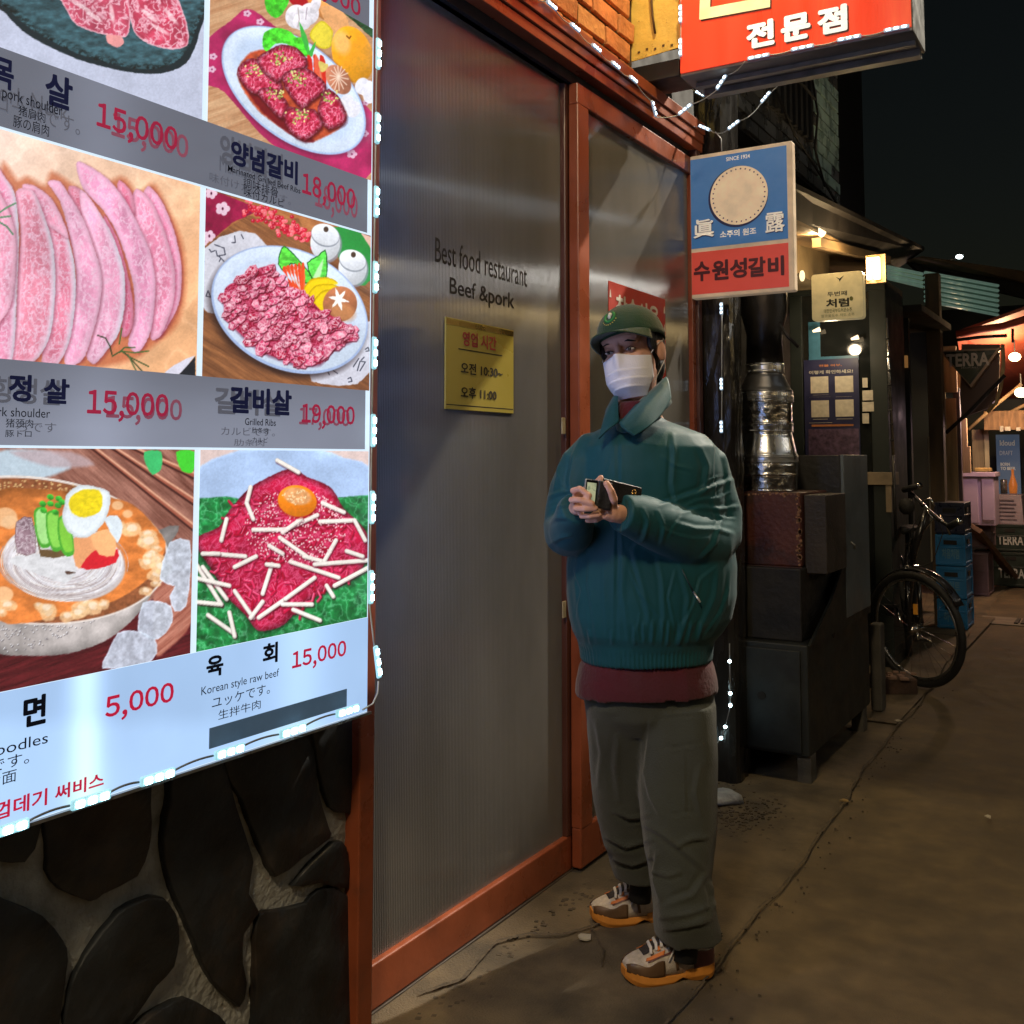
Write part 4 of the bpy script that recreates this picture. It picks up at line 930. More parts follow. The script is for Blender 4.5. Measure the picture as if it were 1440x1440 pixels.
# ------------------------------------------------------------------ door front: jambs, header, two sliding doors
M_frame = mat('red_brown_painted_metal', (.27, .066, .026), .34, var=.22, scale=6, bump=.08, bscale=40, col2=(.17, .05, .025), c2scale=7, c2lo=.55, c2hi=.75)
M_frame2 = mat('dark_brown_and_shaded_metal', (.085, .030, .020), .4, var=.2, scale=6)  # colour of the outer jamb, also used for the shade on one stile
M_dark = mat('dark_gap', (.010, .009, .009), .8)
def poly_sheet_mesh(y0, y1, z0, z1, x, pitch=.0072, amp=.0006, seg=6):
    n = int((y1 - y0) / pitch * seg); vs = []
    for j, z in enumerate((z0, z1)):
        for i in range(n + 1):
            y = y0 + (y1 - y0) * i / n
            vs.append((x + amp * math.cos(2 * math.pi * (y - y0) / pitch), y, z))
    return MB().add(vs, [(i, i + 1, n + 2 + i, n + 1 + i) for i in range(n)])
def sheet_material():
    m = bpy.data.materials.new('fluted_polycarbonate'); m.use_nodes = True; N = m.node_tree.nodes; L = m.node_tree.links
    b = N['Principled BSDF']; b.inputs['Base Color'].default_value = (.2, .19, .175, 1); b.inputs['Roughness'].default_value = .19
    b.inputs['Specular IOR Level'].default_value = .9; b.inputs['IOR'].default_value = 1.8
    tc = N.new('ShaderNodeTexCoord'); n = N.new('ShaderNodeTexNoise'); n.inputs['Scale'].default_value = 3; n.inputs['Detail'].default_value = 5
    mp = N.new('ShaderNodeMapping'); mp.inputs['Scale'].default_value = (1, 1, .35); L.new(tc.outputs['Object'], mp.inputs[0]); L.new(mp.outputs[0], n.inputs['Vector'])
    r = N.new('ShaderNodeMapRange'); r.inputs[3].default_value = .045; r.inputs[4].default_value = .10; L.new(n.outputs[0], r.inputs[0]); L.new(r.outputs[0], b.inputs['Roughness'])
    cr = N.new('ShaderNodeMapRange'); cr.inputs[1].default_value = .3; cr.inputs[2].default_value = .7; cr.inputs[3].default_value = .8; cr.inputs[4].default_value = 1.2; L.new(n.outputs[0], cr.inputs[0])
    vm = N.new('ShaderNodeVectorMath'); vm.operation = 'SCALE'; vm.inputs[0].default_value = (.135, .130, .125); L.new(cr.outputs[0], vm.inputs[3]); L.new(vm.outputs[0], b.inputs['Base Color'])
    return m
M_sheet = sheet_material()
Z_H0 = 2.70                                    # underside of the header
yA = W(511, 1200, 'x', XW).y; yB = W(803, 1000, 'x', XW).y; yB2 = W(826, 700, 'x', XW + .03).y; yC = W(966, 500, 'x', XW + .02).y; yD = W(977, 500, 'x', XW + .03).y
front = thing('door_frame', 'red-brown metal door frame with header beam above the two fluted doors', 'door frame', (XW, 2.05, 0))
MB().box((XW - .06, Y_J0 - .0, 0), (XW + .035, yA - .003, Z_H0)).obj('jamb', M_frame, front, bevel=.004)
MB().box((XW - .06, yD - .0, 0), (XW + .05, yD + .045, Z_H0 + .1)).obj('jamb', M_frame2, front, bevel=.004)
zt = W(970, 165, 'x', XW + .07).z
hz = [Z_H0 + .035, Z_H0 + .075, Z_H0 + .112, zt]
for k, (z0, z1, dx) in enumerate(((hz[0], hz[1] - .003, .055), (hz[1], hz[2] - .003, .062), (hz[2], hz[3] + .02, .070))):
    MB().box((XW - .06, .2, z0), (XW + dx, yD + .06, z1)).obj('header_beam', M_frame, front, bevel=.0025)
MB().box((XW - .06, .2, Z_H0 - .004), (XW + .012, yD + .02, Z_H0 + .034)).obj('track', M_dark, front)
MB().box((XW - .09, Y_J0, -.01), (XW + .0, yD, .012)).obj('threshold', mat('threshold_dark', (.05, .035, .025), .6), front, bevel=.003)
def door(label, y0, y1, x, zlo, rail_h, stile0, stile1, top_h, shaded1=0):
    t = thing('sliding_door', label, 'door', (x, (y0 + y1) / 2, zlo))
    MB().box((x - .018, y0, zlo), (x + .018, y1 - .0, zlo + rail_h)).obj('bottom_rail', M_frame, t, bevel=.006, seg=3)
    MB().box((x - .018, y0, Z_H0 - .006 - top_h), (x + .018, y1, Z_H0 - .006)).obj('top_rail', M_frame, t, bevel=.004)
    if stile0: MB().box((x - .0185, y0 - .0005, zlo + rail_h - .001), (x + .0195, y0 + stile0, Z_H0 - .007 - top_h + .001)).obj('stile', M_frame, t, bevel=.004)
    if stile1: MB().box((x - .0185, y1 - stile1, zlo + rail_h - .001), (x + .0195, y1 + .0005, Z_H0 - .007 - top_h + .001)).obj('stile', M_frame2 if shaded1 else M_frame, t, bevel=.004)  # far stile of the wide door: its shadow is put into the dark colour
    poly_sheet_mesh(y0 + stile0 - .004, y1 - stile1 + .004, zlo + rail_h - .004, Z_H0 - top_h, x).obj('fluted_sheet', M_sheet, t, True, fix=False)
    return t
xd1, xd2 = XW - .022, XW + .018
d1 = door('wide grey fluted sliding door with English lettering and yellow hours plate', yA, W(797, 900, 'x', xd1).y, xd1, .012, .112, 0, .035, .0, 1)
d2 = door('narrower fluted sliding door with red charcoal sticker behind the man', yB, yD - .002, xd2, .02, .13, W(824, 700, 'x', xd2).y - yB, .035, .075)
T_door = mat('vinyl_dark_grey', (.040, .036, .030), .95, spec=.05)
lettering('Best food restaurant', (611.5, 368), (741, 382), 'x', xd1 + .0004, T_door, d1, .0, .0006, tl=(611.5, 333))
lettering('Beef &pork', (632, 420), (723, 398), 'x', xd1 + .0004, T_door, d1, .008, .0006, tl=(632, 389))
pa, pc = W(624, 575, 'x', xd1), W(720, 463, 'x', xd1)
z_top = W(627, 446, 'x', xd1).z
pl = thing('hours_sign', 'yellow opening hours plate fixed on the wide fluted door', 'sign', (xd1 + .003, (pa.y + pc.y) / 2, pa.z))
MB().box((xd1 + .001, pa.y, pa.z), (xd1 + .006, pc.y, z_top)).obj('plate', mat('brass_yellow_plate', (.33, .26, .045), .3, var=.12, scale=3, spec=.7), pl, bevel=.001)
MB().box((xd1 + .006, pa.y + .002, z_top - .02), (xd1 + .0065, pc.y - .002, z_top - .004)).obj('gold_band', mat('gold_edge', (.6, .42, .12), .3, .9), pl)
MB().box((xd1 + .006, pa.y + .004, pa.z + .012), (xd1 + .0065, pc.y - .004, pa.z + .0145)).obj('rule', T_blk, pl)
M_pr = mat('plate_red_ink', (.30, .03, .03), .5); M_pk = mat('plate_black_ink', (.02, .015, .01), .5)
KP = cv(4.8, 560, 300)
def LP(body, a, c, m, bold=.02, tl=None): lettering(body, KP([a])[0], KP([c])[0], 'x', xd1 + .0062, m, pl, bold, .001, tl=KP([tl])[0] if tl else None)
LP('영업 시간', (432, 892), (660, 850), M_pr, .02, (432, 792)); LP('오전 10:30~', (420, 1080), (702, 1050), M_pk, .015, (420, 1002)); LP('오후 11:00', (420, 1245), (662, 1200), M_pk, .015, (420, 1166))
ra, rc = W(397, 908, 'x', xd1), None
a, c = W(*KP([(395, 918)])[0], 'x', xd1), W(*KP([(690, 955)])[0], 'x', xd1)
MB().box((xd1 + .006, a.y, a.z), (xd1 + .0067, c.y, a.z + .003)).obj('underline', M_pk, pl)
for u, v, x, lab, yy in ((791, 599, xd1 + .018, 'small beige latch plate beside the stile of the wide door, upper one', 0), (792, 857, xd1 + .018, 'small beige latch plate beside the stile of the wide door, lower one', 0)):
    c = W(u, v, 'x', x)
    MB().box((x + .001, c.y - .012, c.z - .028), (x + .006, c.y + .012, c.z + .028)).obj('latch_plate', mat('beige_plastic', (.42, .36, .22), .5), d1, bevel=.002)
# red sticker on the second door
a, c = W(856, 560, 'x', xd2), W(936, 560, 'x', xd2); zt2 = W(856, 395, 'x', xd2).z
stk = thing('red_sticker', 'red sticker with white Korean lettering on the fluted door behind the cap', 'sticker', (xd2, a.y, 1.7))
MB().box((xd2 + .001, a.y, zt2 - .34), (xd2 + .0025, c.y, zt2)).obj('sheet', mat('sticker_red', (.42, .045, .030), .45, var=.1), stk)
M_wh = mat('sticker_white', (.62, .58, .52), .5)
lettering('참숯사용', (866, 449), (926, 430), 'x', xd2 + .003, M_wh, stk, .03, .001, tl=(866, 413))
for s in (0, 1):
    for k in range(4):
        cy = (a.y + .012) if s == 0 else (c.y - .012); z0 = zt2 - .03 - k * .075
        MB().prism([(xd2 + .0035, cy - .007, z0 - .03), (xd2 + .0035, cy + .007, z0 - .03), (xd2 + .0035, cy + .002, z0), (xd2 + .0035, cy - .003, z0 - .006)], (.0006, 0, 0)).obj('flame_mark', M_wh, stk)

# ------------------------------------------------------------------ brickwork, yellow post and wall behind
wallb = thing('restaurant_wall', 'plain dark wall of the grill restaurant behind its door front', 'wall', (-1.9, 2, 0))
MB().box((-2.1, -3, 0), (XW - .10, 4.75, 3.3)).obj('wall', mat('dark_plaster', (.03, .028, .026), .8), wallb)
MB().box((-2.1, -3, 3.3), (XW - .03, 3.0, 4.6)).obj('upper_wall', mat('dark_plaster', (.03, .028, .026), .8), wallb)
brick = thing('brick_wall', 'lamp-lit orange brickwork above the header beam', 'wall', (XW, 3.4, zt))
M_brick = [mat('brick_%s' % n, c, .8, var=.3, scale=14, bump=.5, bscale=50) for n, c in (('orange', (.50, .20, .075)), ('tan', (.52, .26, .10)), ('red', (.40, .14, .055)))]
y0b, y1b = 2.55, W(892, 60, 'x', XW).y
MB().box((XW - .10, y0b, zt), (XW - .012, y1b, 4.3)).obj('mortar', mat('brick_mortar_dark', (.05, .025, .012), .9), brick)
rb = random.Random(11); bh, bl = .078, .215
me_b = []
for row in range(14):
    z0 = zt + .012 + row * (bh + .012); y = y0b + (row % 2) * .11 - .11
    while y < y1b - .02:
        a0, a1 = max(y, y0b), min(y + bl, y1b - .004)
        if a1 - a0 > .03:
            j = [rb.uniform(-.004, .004) for _ in range(8)]
            MB().add([(XW - .02, a0, z0), (XW + .002 + j[0], a0 + .002, z0 + .003 + j[1] * .5), (XW + .002 + j[2], a1 - .002, z0 + .003 + j[3] * .5), (XW - .02, a1, z0),
                      (XW - .02, a0, z0 + bh), (XW + .002 + j[4], a0 + .002, z0 + bh - .003 + j[5] * .5), (XW + .002 + j[6], a1 - .002, z0 + bh - .003 + j[7] * .5), (XW - .02, a1, z0 + bh)],
                     [(0, 3, 2, 1), (4, 5, 6, 7), (0, 1, 5, 4), (1, 2, 6, 5), (2, 3, 7, 6), (3, 0, 4, 7)]).obj('brick', M_brick[rb.choice((0, 0, 1, 2))], brick, bevel=.003, seg=1)
        y += bl + .012
# yellow sheet-metal post beside the brickwork
py = y1b + .004
pz = W(892, 87, 'y', py).z
ypost = thing('yellow_post', 'lamp-lit yellow sheet metal post head beside the red sign', 'post', (-1.6, py, pz))
M_yel = mat('yellow_paint', (.60, .42, .10), .55, var=.12, scale=20, col2=(.22, .13, .04), c2scale=60, c2lo=.62, c2hi=.70, bump=.2)
xa, xb = W(891, 40, 'y', py).x, W(957, 40, 'y', py).x + .03
MB().box((xa - .25, py, pz + .055), (xb, py + .10, 4.2)).obj('post', M_yel, ypost, bevel=.004)
fl = [(xa - .02, py - .006, pz), (xb, py - .006, pz + .02), (xb, py - .006, pz + .085), (xb - .05, py - .006, pz + .085), (xb - .075, py - .006, pz + .06), (xa + .10, py - .006, pz + .06), (xa + .07, py - .006, pz + .075), (xa - .02, py - .006, pz + .07)]
MB().prism(fl, (0, .005, 0)).obj('flange', M_yel, ypost)
for k in range(5): MB().box((xa + .02 + k * .035, py - .008, pz + .028 + .006 * (k % 2)), (xa + .03 + k * .035, py - .0055, pz + .036 + .006 * (k % 2))).obj('bolt', mat('rust_dark', (.08, .04, .015), .8), ypost)
x1 = W(918, 30, 'y', py).x
MB().tube([(x1 - .01, py - .006, pz + .6), (x1 - .005, py - .008, pz + .3), (x1 + .002, py - .007, pz + .17), (x1 + .012, py - .006, pz + .095)], .005, 6).obj('weld_seam', mat('rust_dark', (.08, .04, .015), .8), ypost, True)
# dark bracket box under the post
MB_ = MB().box((XW - .05, py + .03, 2.88), (xb - .05, py + .2, pz - .01)); tag(MB_.obj('filler_box', mat('filler_box_black', (.012, .012, .014), .6, var=.3), None, bevel=.004), 'dark bracket box below the yellow post head', 'filler')  # dark box that fills the gap below the post

# ------------------------------------------------------------------ red projecting sign
ys = 3.69
RA, RB = W(955, 107, 'y', ys), W(1283, 41, 'y', ys)
x0, x1, z0 = RA.x, RB.x, (RA.z + RB.z) / 2 - .0
rs = thing('red_projecting_sign', 'large lit red box sign with white Korean lettering above the alley', 'shop sign', (x0, ys, z0))
M_rs = mat('lit_red_acrylic', srgb(222, 66, 40), .35, var=.06, scale=3, emis=.62, ecol=srgb(216, 62, 38), stretch=(4, 1, .4), col2=srgb(236, 110, 62), c2scale=2.2, c2lo=.55, c2hi=.75)
M_edge = mat('sign_edge_grey', (.20, .20, .19), .5, .3, var=.25, scale=20)
MB().box((x0, ys + .012, z0), (x1, ys + .25, z0 + 1.5)).obj('case', M_edge, rs, bevel=.004)
MB().box((x0 + .004, ys + .004, z0 + .012), (x1 - .004, ys + .012, z0 + 1.49)).obj('face', M_rs, rs)
MB().box((x0 + .03, ys + .10, z0 - .018), (x1 - .01, ys + .13, z0 - .001)).obj('bottom_rib', M_edge, rs); MB().box((x0 + .03, ys + .19, z0 - .026), (x1 - .01, ys + .235, z0 - .001)).obj('bottom_rib', M_edge, rs)
M_rw = mat('sign_white_letter', srgb(230, 236, 238), .4, emis=.62, ecol=srgb(214, 230, 236)); M_rk = mat('sign_letter_shadow', srgb(70, 24, 20), .5, emis=.3); M_cr = mat('sign_cream_letter', srgb(230, 220, 170), .4, emis=.6, ecol=srgb(228, 220, 176))
K7 = cv(4, 860, 0)
for off, m, d in ((.0, M_rw, .003), (.006, M_rk, .0015)):
    for ch, a, c in (('전', (760, 282), (915, 102)), ('문', (955, 245), (1118, 62)), ('점', (1160, 205), (1325, 18))):
        lettering(ch, (K7([a])[0][0] + off * 350, K7([a])[0][1] + off * 350), (K7([c])[0][0] + off * 350, K7([c])[0][1] + off * 350), 'y', ys + .004, m, rs, .045, d)
def strokes(pts, w, ax, val, m, parent, name='lettering', off=.003):
    P = [W(u, v, ax, val) for u, v in pts]; b = MB(); k = .5 * w
    up = Vector((0, -1, 0)) if ax == 'y' else Vector((1, 0, 0))
    for a, c in zip(P[:-1], P[1:]):
        d = (c - a).normalized(); s = d.cross(up).normalized()
        b.obox((a + c) / 2 + up * off, (c - a) / 2 + d * k * .9, s * k, up * .0006)
    return b.obj(name, m, parent)
for m, o, dd in ((M_cr, 0, .003), (M_rk, 2.0, .0015)):
    strokes([(K7([(530, -80)])[0][0] + o, K7([(530, -80)])[0][1] + o), (K7([(525, 78)])[0][0] + o, K7([(525, 78)])[0][1] + o), (K7([(865, 15)])[0][0] + o, K7([(865, 15)])[0][1] + o)], .042, 'y', ys + .004, m, rs, off=dd)
M_ccf = M_led2
Yn = (0, -1, 0)
mods = [(W(957.5, v, 'y', ys), (0, 0, -1), Yn) for v in (-40, 20, 67)]
led_string('cool LED string down the left edge of the red sign', mods, L=.075, lens=M_led2, body=M_ledw, sag=0)
dxz = (RB - RA).normalized()
def on_bottom(u): q = W(u, 80, 'y', ys); return Vector((q.x, ys, z0 + .012))
mods = [(on_bottom(u), (1, 0, 0), Yn) for u in (1067, 1129, 1195, 1262)]
A0 = W(964, 154, 'x', XW + .07)
sagp = [on_bottom(1050), W(1035, 100, 'y', ys + .05), W(1010, 122, 'y', ys + .1)]
led_string('cool LED string along the bottom edge of the red sign', mods, L=.085, lens=M_led2, body=M_ledw, sag=.004, pts_extra=None)
# string along the header beam, sagging towards the signs
XH = XW + .075
mods = [(W(u, v, 'x', XH), (0, 1, -.05), Xn) for u, v in ((738, -14), (774, 8), (807, 39), (837, 68), (864, 92), (889, 112))]
mods += [(W(918, 153, 'x', XH), (0, .55, -.75), Xn)]
mods += [(W(964, 154, 'y', 3.75), (.85, 0, .5), Yn), (W(1015, 116, 'y', 3.75), (.6, 0, .75), Yn), ]
led_string('cool LED string along the header beam and looping up to the red sign', mods, L=.066, lens=M_led2, body=M_ledw, sag=.007, pts_extra=[catenary(W(1024, 105, 'y', 3.75), W(1048, 86, 'y', 3.69), .01)])
mods = [(W(962, 116, 'y', 4.2), (.8, 0, -.6), Yn), (W(985, 132, 'y', 4.2), (.8, 0, -.55), Yn)]
led_string('short pair of blue-white LED modules under the corner of the red sign', mods, L=.05, wd=.014, lens=M_led2, body=M_ledw, sag=.004)
mods = [(W(961, 167, 'y', 4.17), (.85, 0, -.5), Yn), (W(991, 180, 'y', 4.17), (.85, 0, -.5), Yn), (W(1032, 176, 'y', 4.17), (.85, 0, .5), Yn), (W(1077, 137, 'y', 4.3), (.7, 0, .7), Yn)]
led_string('cool LED string swagged between the blue sign and the red sign', mods, L=.06, wd=.014, lens=M_led2, body=M_ledw, sag=.015, pts_extra=[catenary(W(1086, 128, 'y', 4.3), W(1104, 108, 'y', 4.3), .004), [W(1006, 186, 'y', 4.17), W(1014, 195, 'y', 4.17), W(1015, 212, 'y', 4.17)]])

# ------------------------------------------------------------------ blue and red soju sign
yb = 4.19
BL, BR, TL, TR = W(970, 418, 'y', yb), W(1115, 411, 'y', yb), W(971, 219, 'y', yb), W(1114.5, 197, 'y', yb)
bx0, bx1, bz0, bz1 = (BL.x + TL.x) / 2, (BR.x + TR.x) / 2, (BL.z + BR.z) / 2, (TL.z + TR.z) / 2
bs = thing('blue_soju_sign', 'blue and red projecting sign with round star badge beside the door', 'shop sign', (bx0, yb, bz0))
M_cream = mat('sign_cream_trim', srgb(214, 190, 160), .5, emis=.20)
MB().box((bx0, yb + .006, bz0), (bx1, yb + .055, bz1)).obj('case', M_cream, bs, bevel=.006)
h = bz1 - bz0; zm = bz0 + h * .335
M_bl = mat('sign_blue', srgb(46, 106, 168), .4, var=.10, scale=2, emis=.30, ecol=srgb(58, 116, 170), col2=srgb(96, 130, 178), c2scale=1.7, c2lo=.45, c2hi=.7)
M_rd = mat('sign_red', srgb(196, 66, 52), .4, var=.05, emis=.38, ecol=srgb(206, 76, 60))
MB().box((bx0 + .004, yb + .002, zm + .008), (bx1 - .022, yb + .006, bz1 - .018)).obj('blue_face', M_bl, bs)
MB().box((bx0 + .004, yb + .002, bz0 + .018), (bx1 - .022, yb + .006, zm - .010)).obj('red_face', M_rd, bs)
K9 = cv(5.76, 950, 180)
bc = W(*K9([(512, 545)])[0], 'y', yb)
def disc(c, r, m, parent, name, off, n=48, sq=1.0):
    return MB().prism([(c.x + r * math.cos(-a) * sq, c.y - off, c.z + r * math.sin(-a)) for a in np.linspace(0, 2 * math.pi, n, endpoint=False)], (0, -.0008, 0)).obj(name, m, parent)
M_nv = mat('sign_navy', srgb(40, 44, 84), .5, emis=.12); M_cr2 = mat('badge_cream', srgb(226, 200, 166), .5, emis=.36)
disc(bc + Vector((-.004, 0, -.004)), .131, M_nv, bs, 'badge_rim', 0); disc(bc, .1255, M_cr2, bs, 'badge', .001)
for k in range(34):
    a = k * 2 * math.pi / 34; c = Vector((bc.x + .113 * math.cos(a), bc.y - .0022, bc.z + .113 * math.sin(a)))
    pts = [(c.x + (.0052 if j % 2 == 0 else .0022) * math.sin(-j * math.pi / 5), c.y, c.z + (.0052 if j % 2 == 0 else .0022) * math.cos(-j * math.pi / 5)) for j in range(10)]
    MB().prism(pts, (0, -.0005, 0)).obj('star', M_nv, bs)
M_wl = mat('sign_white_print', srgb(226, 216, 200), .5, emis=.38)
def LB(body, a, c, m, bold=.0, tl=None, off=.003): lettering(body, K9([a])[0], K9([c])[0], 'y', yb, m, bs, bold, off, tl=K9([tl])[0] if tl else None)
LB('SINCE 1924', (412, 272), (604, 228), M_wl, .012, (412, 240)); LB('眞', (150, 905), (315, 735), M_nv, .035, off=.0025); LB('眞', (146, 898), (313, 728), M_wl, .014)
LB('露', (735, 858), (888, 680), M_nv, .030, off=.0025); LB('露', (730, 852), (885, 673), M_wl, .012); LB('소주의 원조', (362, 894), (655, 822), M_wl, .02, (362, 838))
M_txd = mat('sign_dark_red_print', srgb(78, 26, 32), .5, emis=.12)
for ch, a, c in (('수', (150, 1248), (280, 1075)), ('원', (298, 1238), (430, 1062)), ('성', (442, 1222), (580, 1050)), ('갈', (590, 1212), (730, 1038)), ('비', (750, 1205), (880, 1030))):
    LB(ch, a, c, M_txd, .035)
# beam of the shop front under it, wrapped dark column and bright downpipe
colm = thing('wrapped_column', 'dark column wrapped in crumpled glossy black sheet beside the door', 'column', (-1.6, 4.5, 0))
M_wrap = mat('crumpled_black_sheet', (.020, .018, .016), .22, var=.4, scale=9, bump=1.0, bscale=14, stretch=(1, 1, .35))
b = MB(); rg = []
for j in range(40):
    z = 3.2 * j / 39; ring = []
    for k in range(24):
        a = 2 * math.pi * k / 24; sq = 1 / max(abs(math.cos(a)), abs(math.sin(a)))
        r = .085 * min(sq, 1.25) * (1 + .10 * (float(fbm(np.array([k * .8]), np.array([j * .55]), seed=3)[0]) - .5) * 2)
        ring.append((-1.60 + r * math.cos(a), 4.42 + r * math.sin(a), z))
    rg.append(ring)
b.rings(rg).obj('sheet', M_wrap, colm, False)
dp = thing('downpipe', 'shiny metal downpipe standing right of the wrapped column', 'pipe', (-1.5, 4.52, 0))
M_steel = mat('galvanised_steel', (.78, .79, .80), .27, 1.0, var=.22, scale=8, bump=.22, bscale=9, stretch=(1, 1, .3))
M_steel_d = mat('sooty_steel', (.045, .043, .042), .42, .7, var=.4, scale=7, bump=.3, bscale=20)
pc = W(1023, 600, 'y', 4.55)
MB().tube([(pc.x, 4.55, 0), (pc.x, 4.55, 3.1)], .034, 20).obj('pipe', M_steel, dp, True)
for v in (452, 497, 538, 585):
    z = W(1023, v, 'y', 4.55).z; MB().tube([(pc.x, 4.55, z), (pc.x + .0, 4.55, z + .014)], .037, 20).obj('strap', M_steel_d, dp, True)
mods = [(W(1015, v, 'y', 4.30), (0, 0, -1), Yn) for v in (434, 540, 600)]
led_string('LED string hanging down in front of the metal downpipe', mods, L=.055, wd=.014, lens=M_led2, body=M_ledw, sag=0)
ptsL = [W(u, v, 'y', 4.24) for u, v in ((1026, 905), (1026, 930), (1027, 975), (1027, 992), (1020, 1022), (1014, 1038), (1002, 1053), (997, 1046))]
t = thing('led_string_light', 'loose end of a white LED string hanging low beside the man', 'string light', ptsL[0], 'strings of white LED modules')
MB().tube(ptsL, .0022, 5).obj('wire', M_wire, t)
for i in (1, 2, 3, 4, 5, 6, 7): MB().ball(ptsL[i], .0075, 8).obj('led', M_led, t, True)
# ------------------------------------------------------------------ the man
MP = Vector((-1.212, 2.716, 0)); RX = Vector((math.cos(YAW), math.sin(YAW), 0)); RY = Vector((-math.sin(YAW), math.cos(YAW), 0))
def MW(u, v, dy=0.0):
    """measured point on the upright plane dy metres behind the man's axis -> world"""
    d = Vector(ray(u, v)); n = RY
    t = ((MP + RY * dy) - Vector(CAM)).dot(n) / d.dot(n)
    return Vector(CAM) + d * t
man = thing('person', 'man in green cap, white mask and oversized teal jacket holding a phone and a wallet', 'person', MP)
def remesh(name, builders, voxel, smooth=4, mats=None, parent=None, disp=None, factor=.5, kind=None):
    b = MB()
    for q in builders: b.add(q.v, q.f)
    me = b.mesh('tmp'); bm = bmesh.new(); bm.from_mesh(me); bmesh.ops.recalc_face_normals(bm, faces=bm.faces); bm.to_mesh(me); bm.free()
    o = bpy.data.objects.new('tmp', me); COL.objects.link(o)
    m = o.modifiers.new('r', 'REMESH'); m.mode = 'VOXEL'; m.voxel_size = voxel
    if smooth:
        s = o.modifiers.new('s', 'SMOOTH'); s.iterations = smooth; s.factor = factor
    out = bpy.data.meshes.new_from_object(o.evaluated_get(bpy.context.evaluated_depsgraph_get()))
    bpy.data.objects.remove(o); bpy.data.meshes.remove(me)
    out.name = name
    if disp is not None:
        n = len(out.vertices); co = np.zeros(n * 3); out.vertices.foreach_get('co', co); co = co.reshape(-1, 3)
        no = np.zeros(n * 3); out.vertex_normals.foreach_get('vector', no); no = no.reshape(-1, 3)
        co = co + no * disp(co, no)[:, None]
        out.vertices.foreach_set('co', co.ravel()); out.update()
    out.materials.clear(); out.shade_smooth()
    return link(name, out, parent, mats)
def ring_px(uL, uR, v, dyc, depth, n=40, sq=2.4, tilt=0):
    """oval cross-section spanning two measured silhouette points"""
    a, c = MW(uL, v, dyc), MW(uR, v + tilt, dyc); m = (a + c) / 2; hx = (c - a) / 2; out = []
    for k in range(n):
        t = 2 * math.pi * k / n; ct, st = math.cos(t), math.sin(t)
        x = math.copysign(abs(ct) ** (2 / sq), ct); y = math.copysign(abs(st) ** (2 / sq), st)
        out.append(m + hx * x + RY * (depth * y))
    return out
# local coordinates of a world array: X image right, Y away, Z up
def loc(co):
    d = co - np.array(MP); return d @ np.array(RX), d @ np.array(RY), d[:, 2]
def foldn(x, y, z, seed, sharp=1.0):
    n = fbm(x, y, z, seed, 2); r = 1 - np.abs(n - .5) * 4.5
    return (np.clip(r, -.6, 1) + .55 * np.exp(-np.abs(n - .5) / .035) - .9 * np.exp(-np.abs(n - .62) / .022)) * sharp * .8

# --- jacket
M_jk = mat('teal_nylon', (.004, .062, .076), .62, var=.10, scale=5, bump=.10, bscale=260, sheen=.12, spec=.25)
T = [(875, 925, 582, .01, .060), (862, 940, 592, .01, .085), (845, 962, 600, .01, .11), (826, 990, 611, .01, .128), (812, 1008, 628, .0, .14), (806, 1016, 660, 0, .155), (804, 1022, 700, 0, .165),
     (802, 1030, 750, 0, .172), (797, 1036, 795, 0, .175), (797, 1034, 835, 0, .178), (800, 1026, 866, 0, .176), (805, 1014, 886, 0, .168), (812, 1004, 899, 0, .156), (815, 1001, 912, 0, .152), (817, 1000, 928, 0, .151)]
tor = MB().rings([ring_px(a, c, v, dy, de, 48, 2.2, tilt=(-2 if v > 890 else 0)) for a, c, v, dy, de in T])
def tube_px(pts, seg=28):
    return MB().tube([MW(u, v, dy) for u, v, dy, r in pts], [r for *_, r in pts], seg)
slL = tube_px([(864, 618, .0, .042), (840, 634, -.005, .064), (824, 655, -.01, .074), (811, 690, -.015, .077), (804, 720, -.025, .076), (801, 743, -.05, .073), (800, 750, -.09, .068), (802, 745, -.14, .062), (806, 730, -.19, .056), (808, 719, -.225, .050), (811, 713, -.245, .044)])
slR = tube_px([(942, 616, .0, .038), (970, 633, .0, .064), (985, 655, .0, .076), (996, 690, .0, .079), (1004, 722, .0, .083), (1003, 748, -.02, .085), (990, 762, -.07, .086), (965, 756, -.13, .078), (935, 742, -.18, .070), (905, 730, -.22, .062), (885, 724, -.245, .056), (872, 721, -.262, .050)])
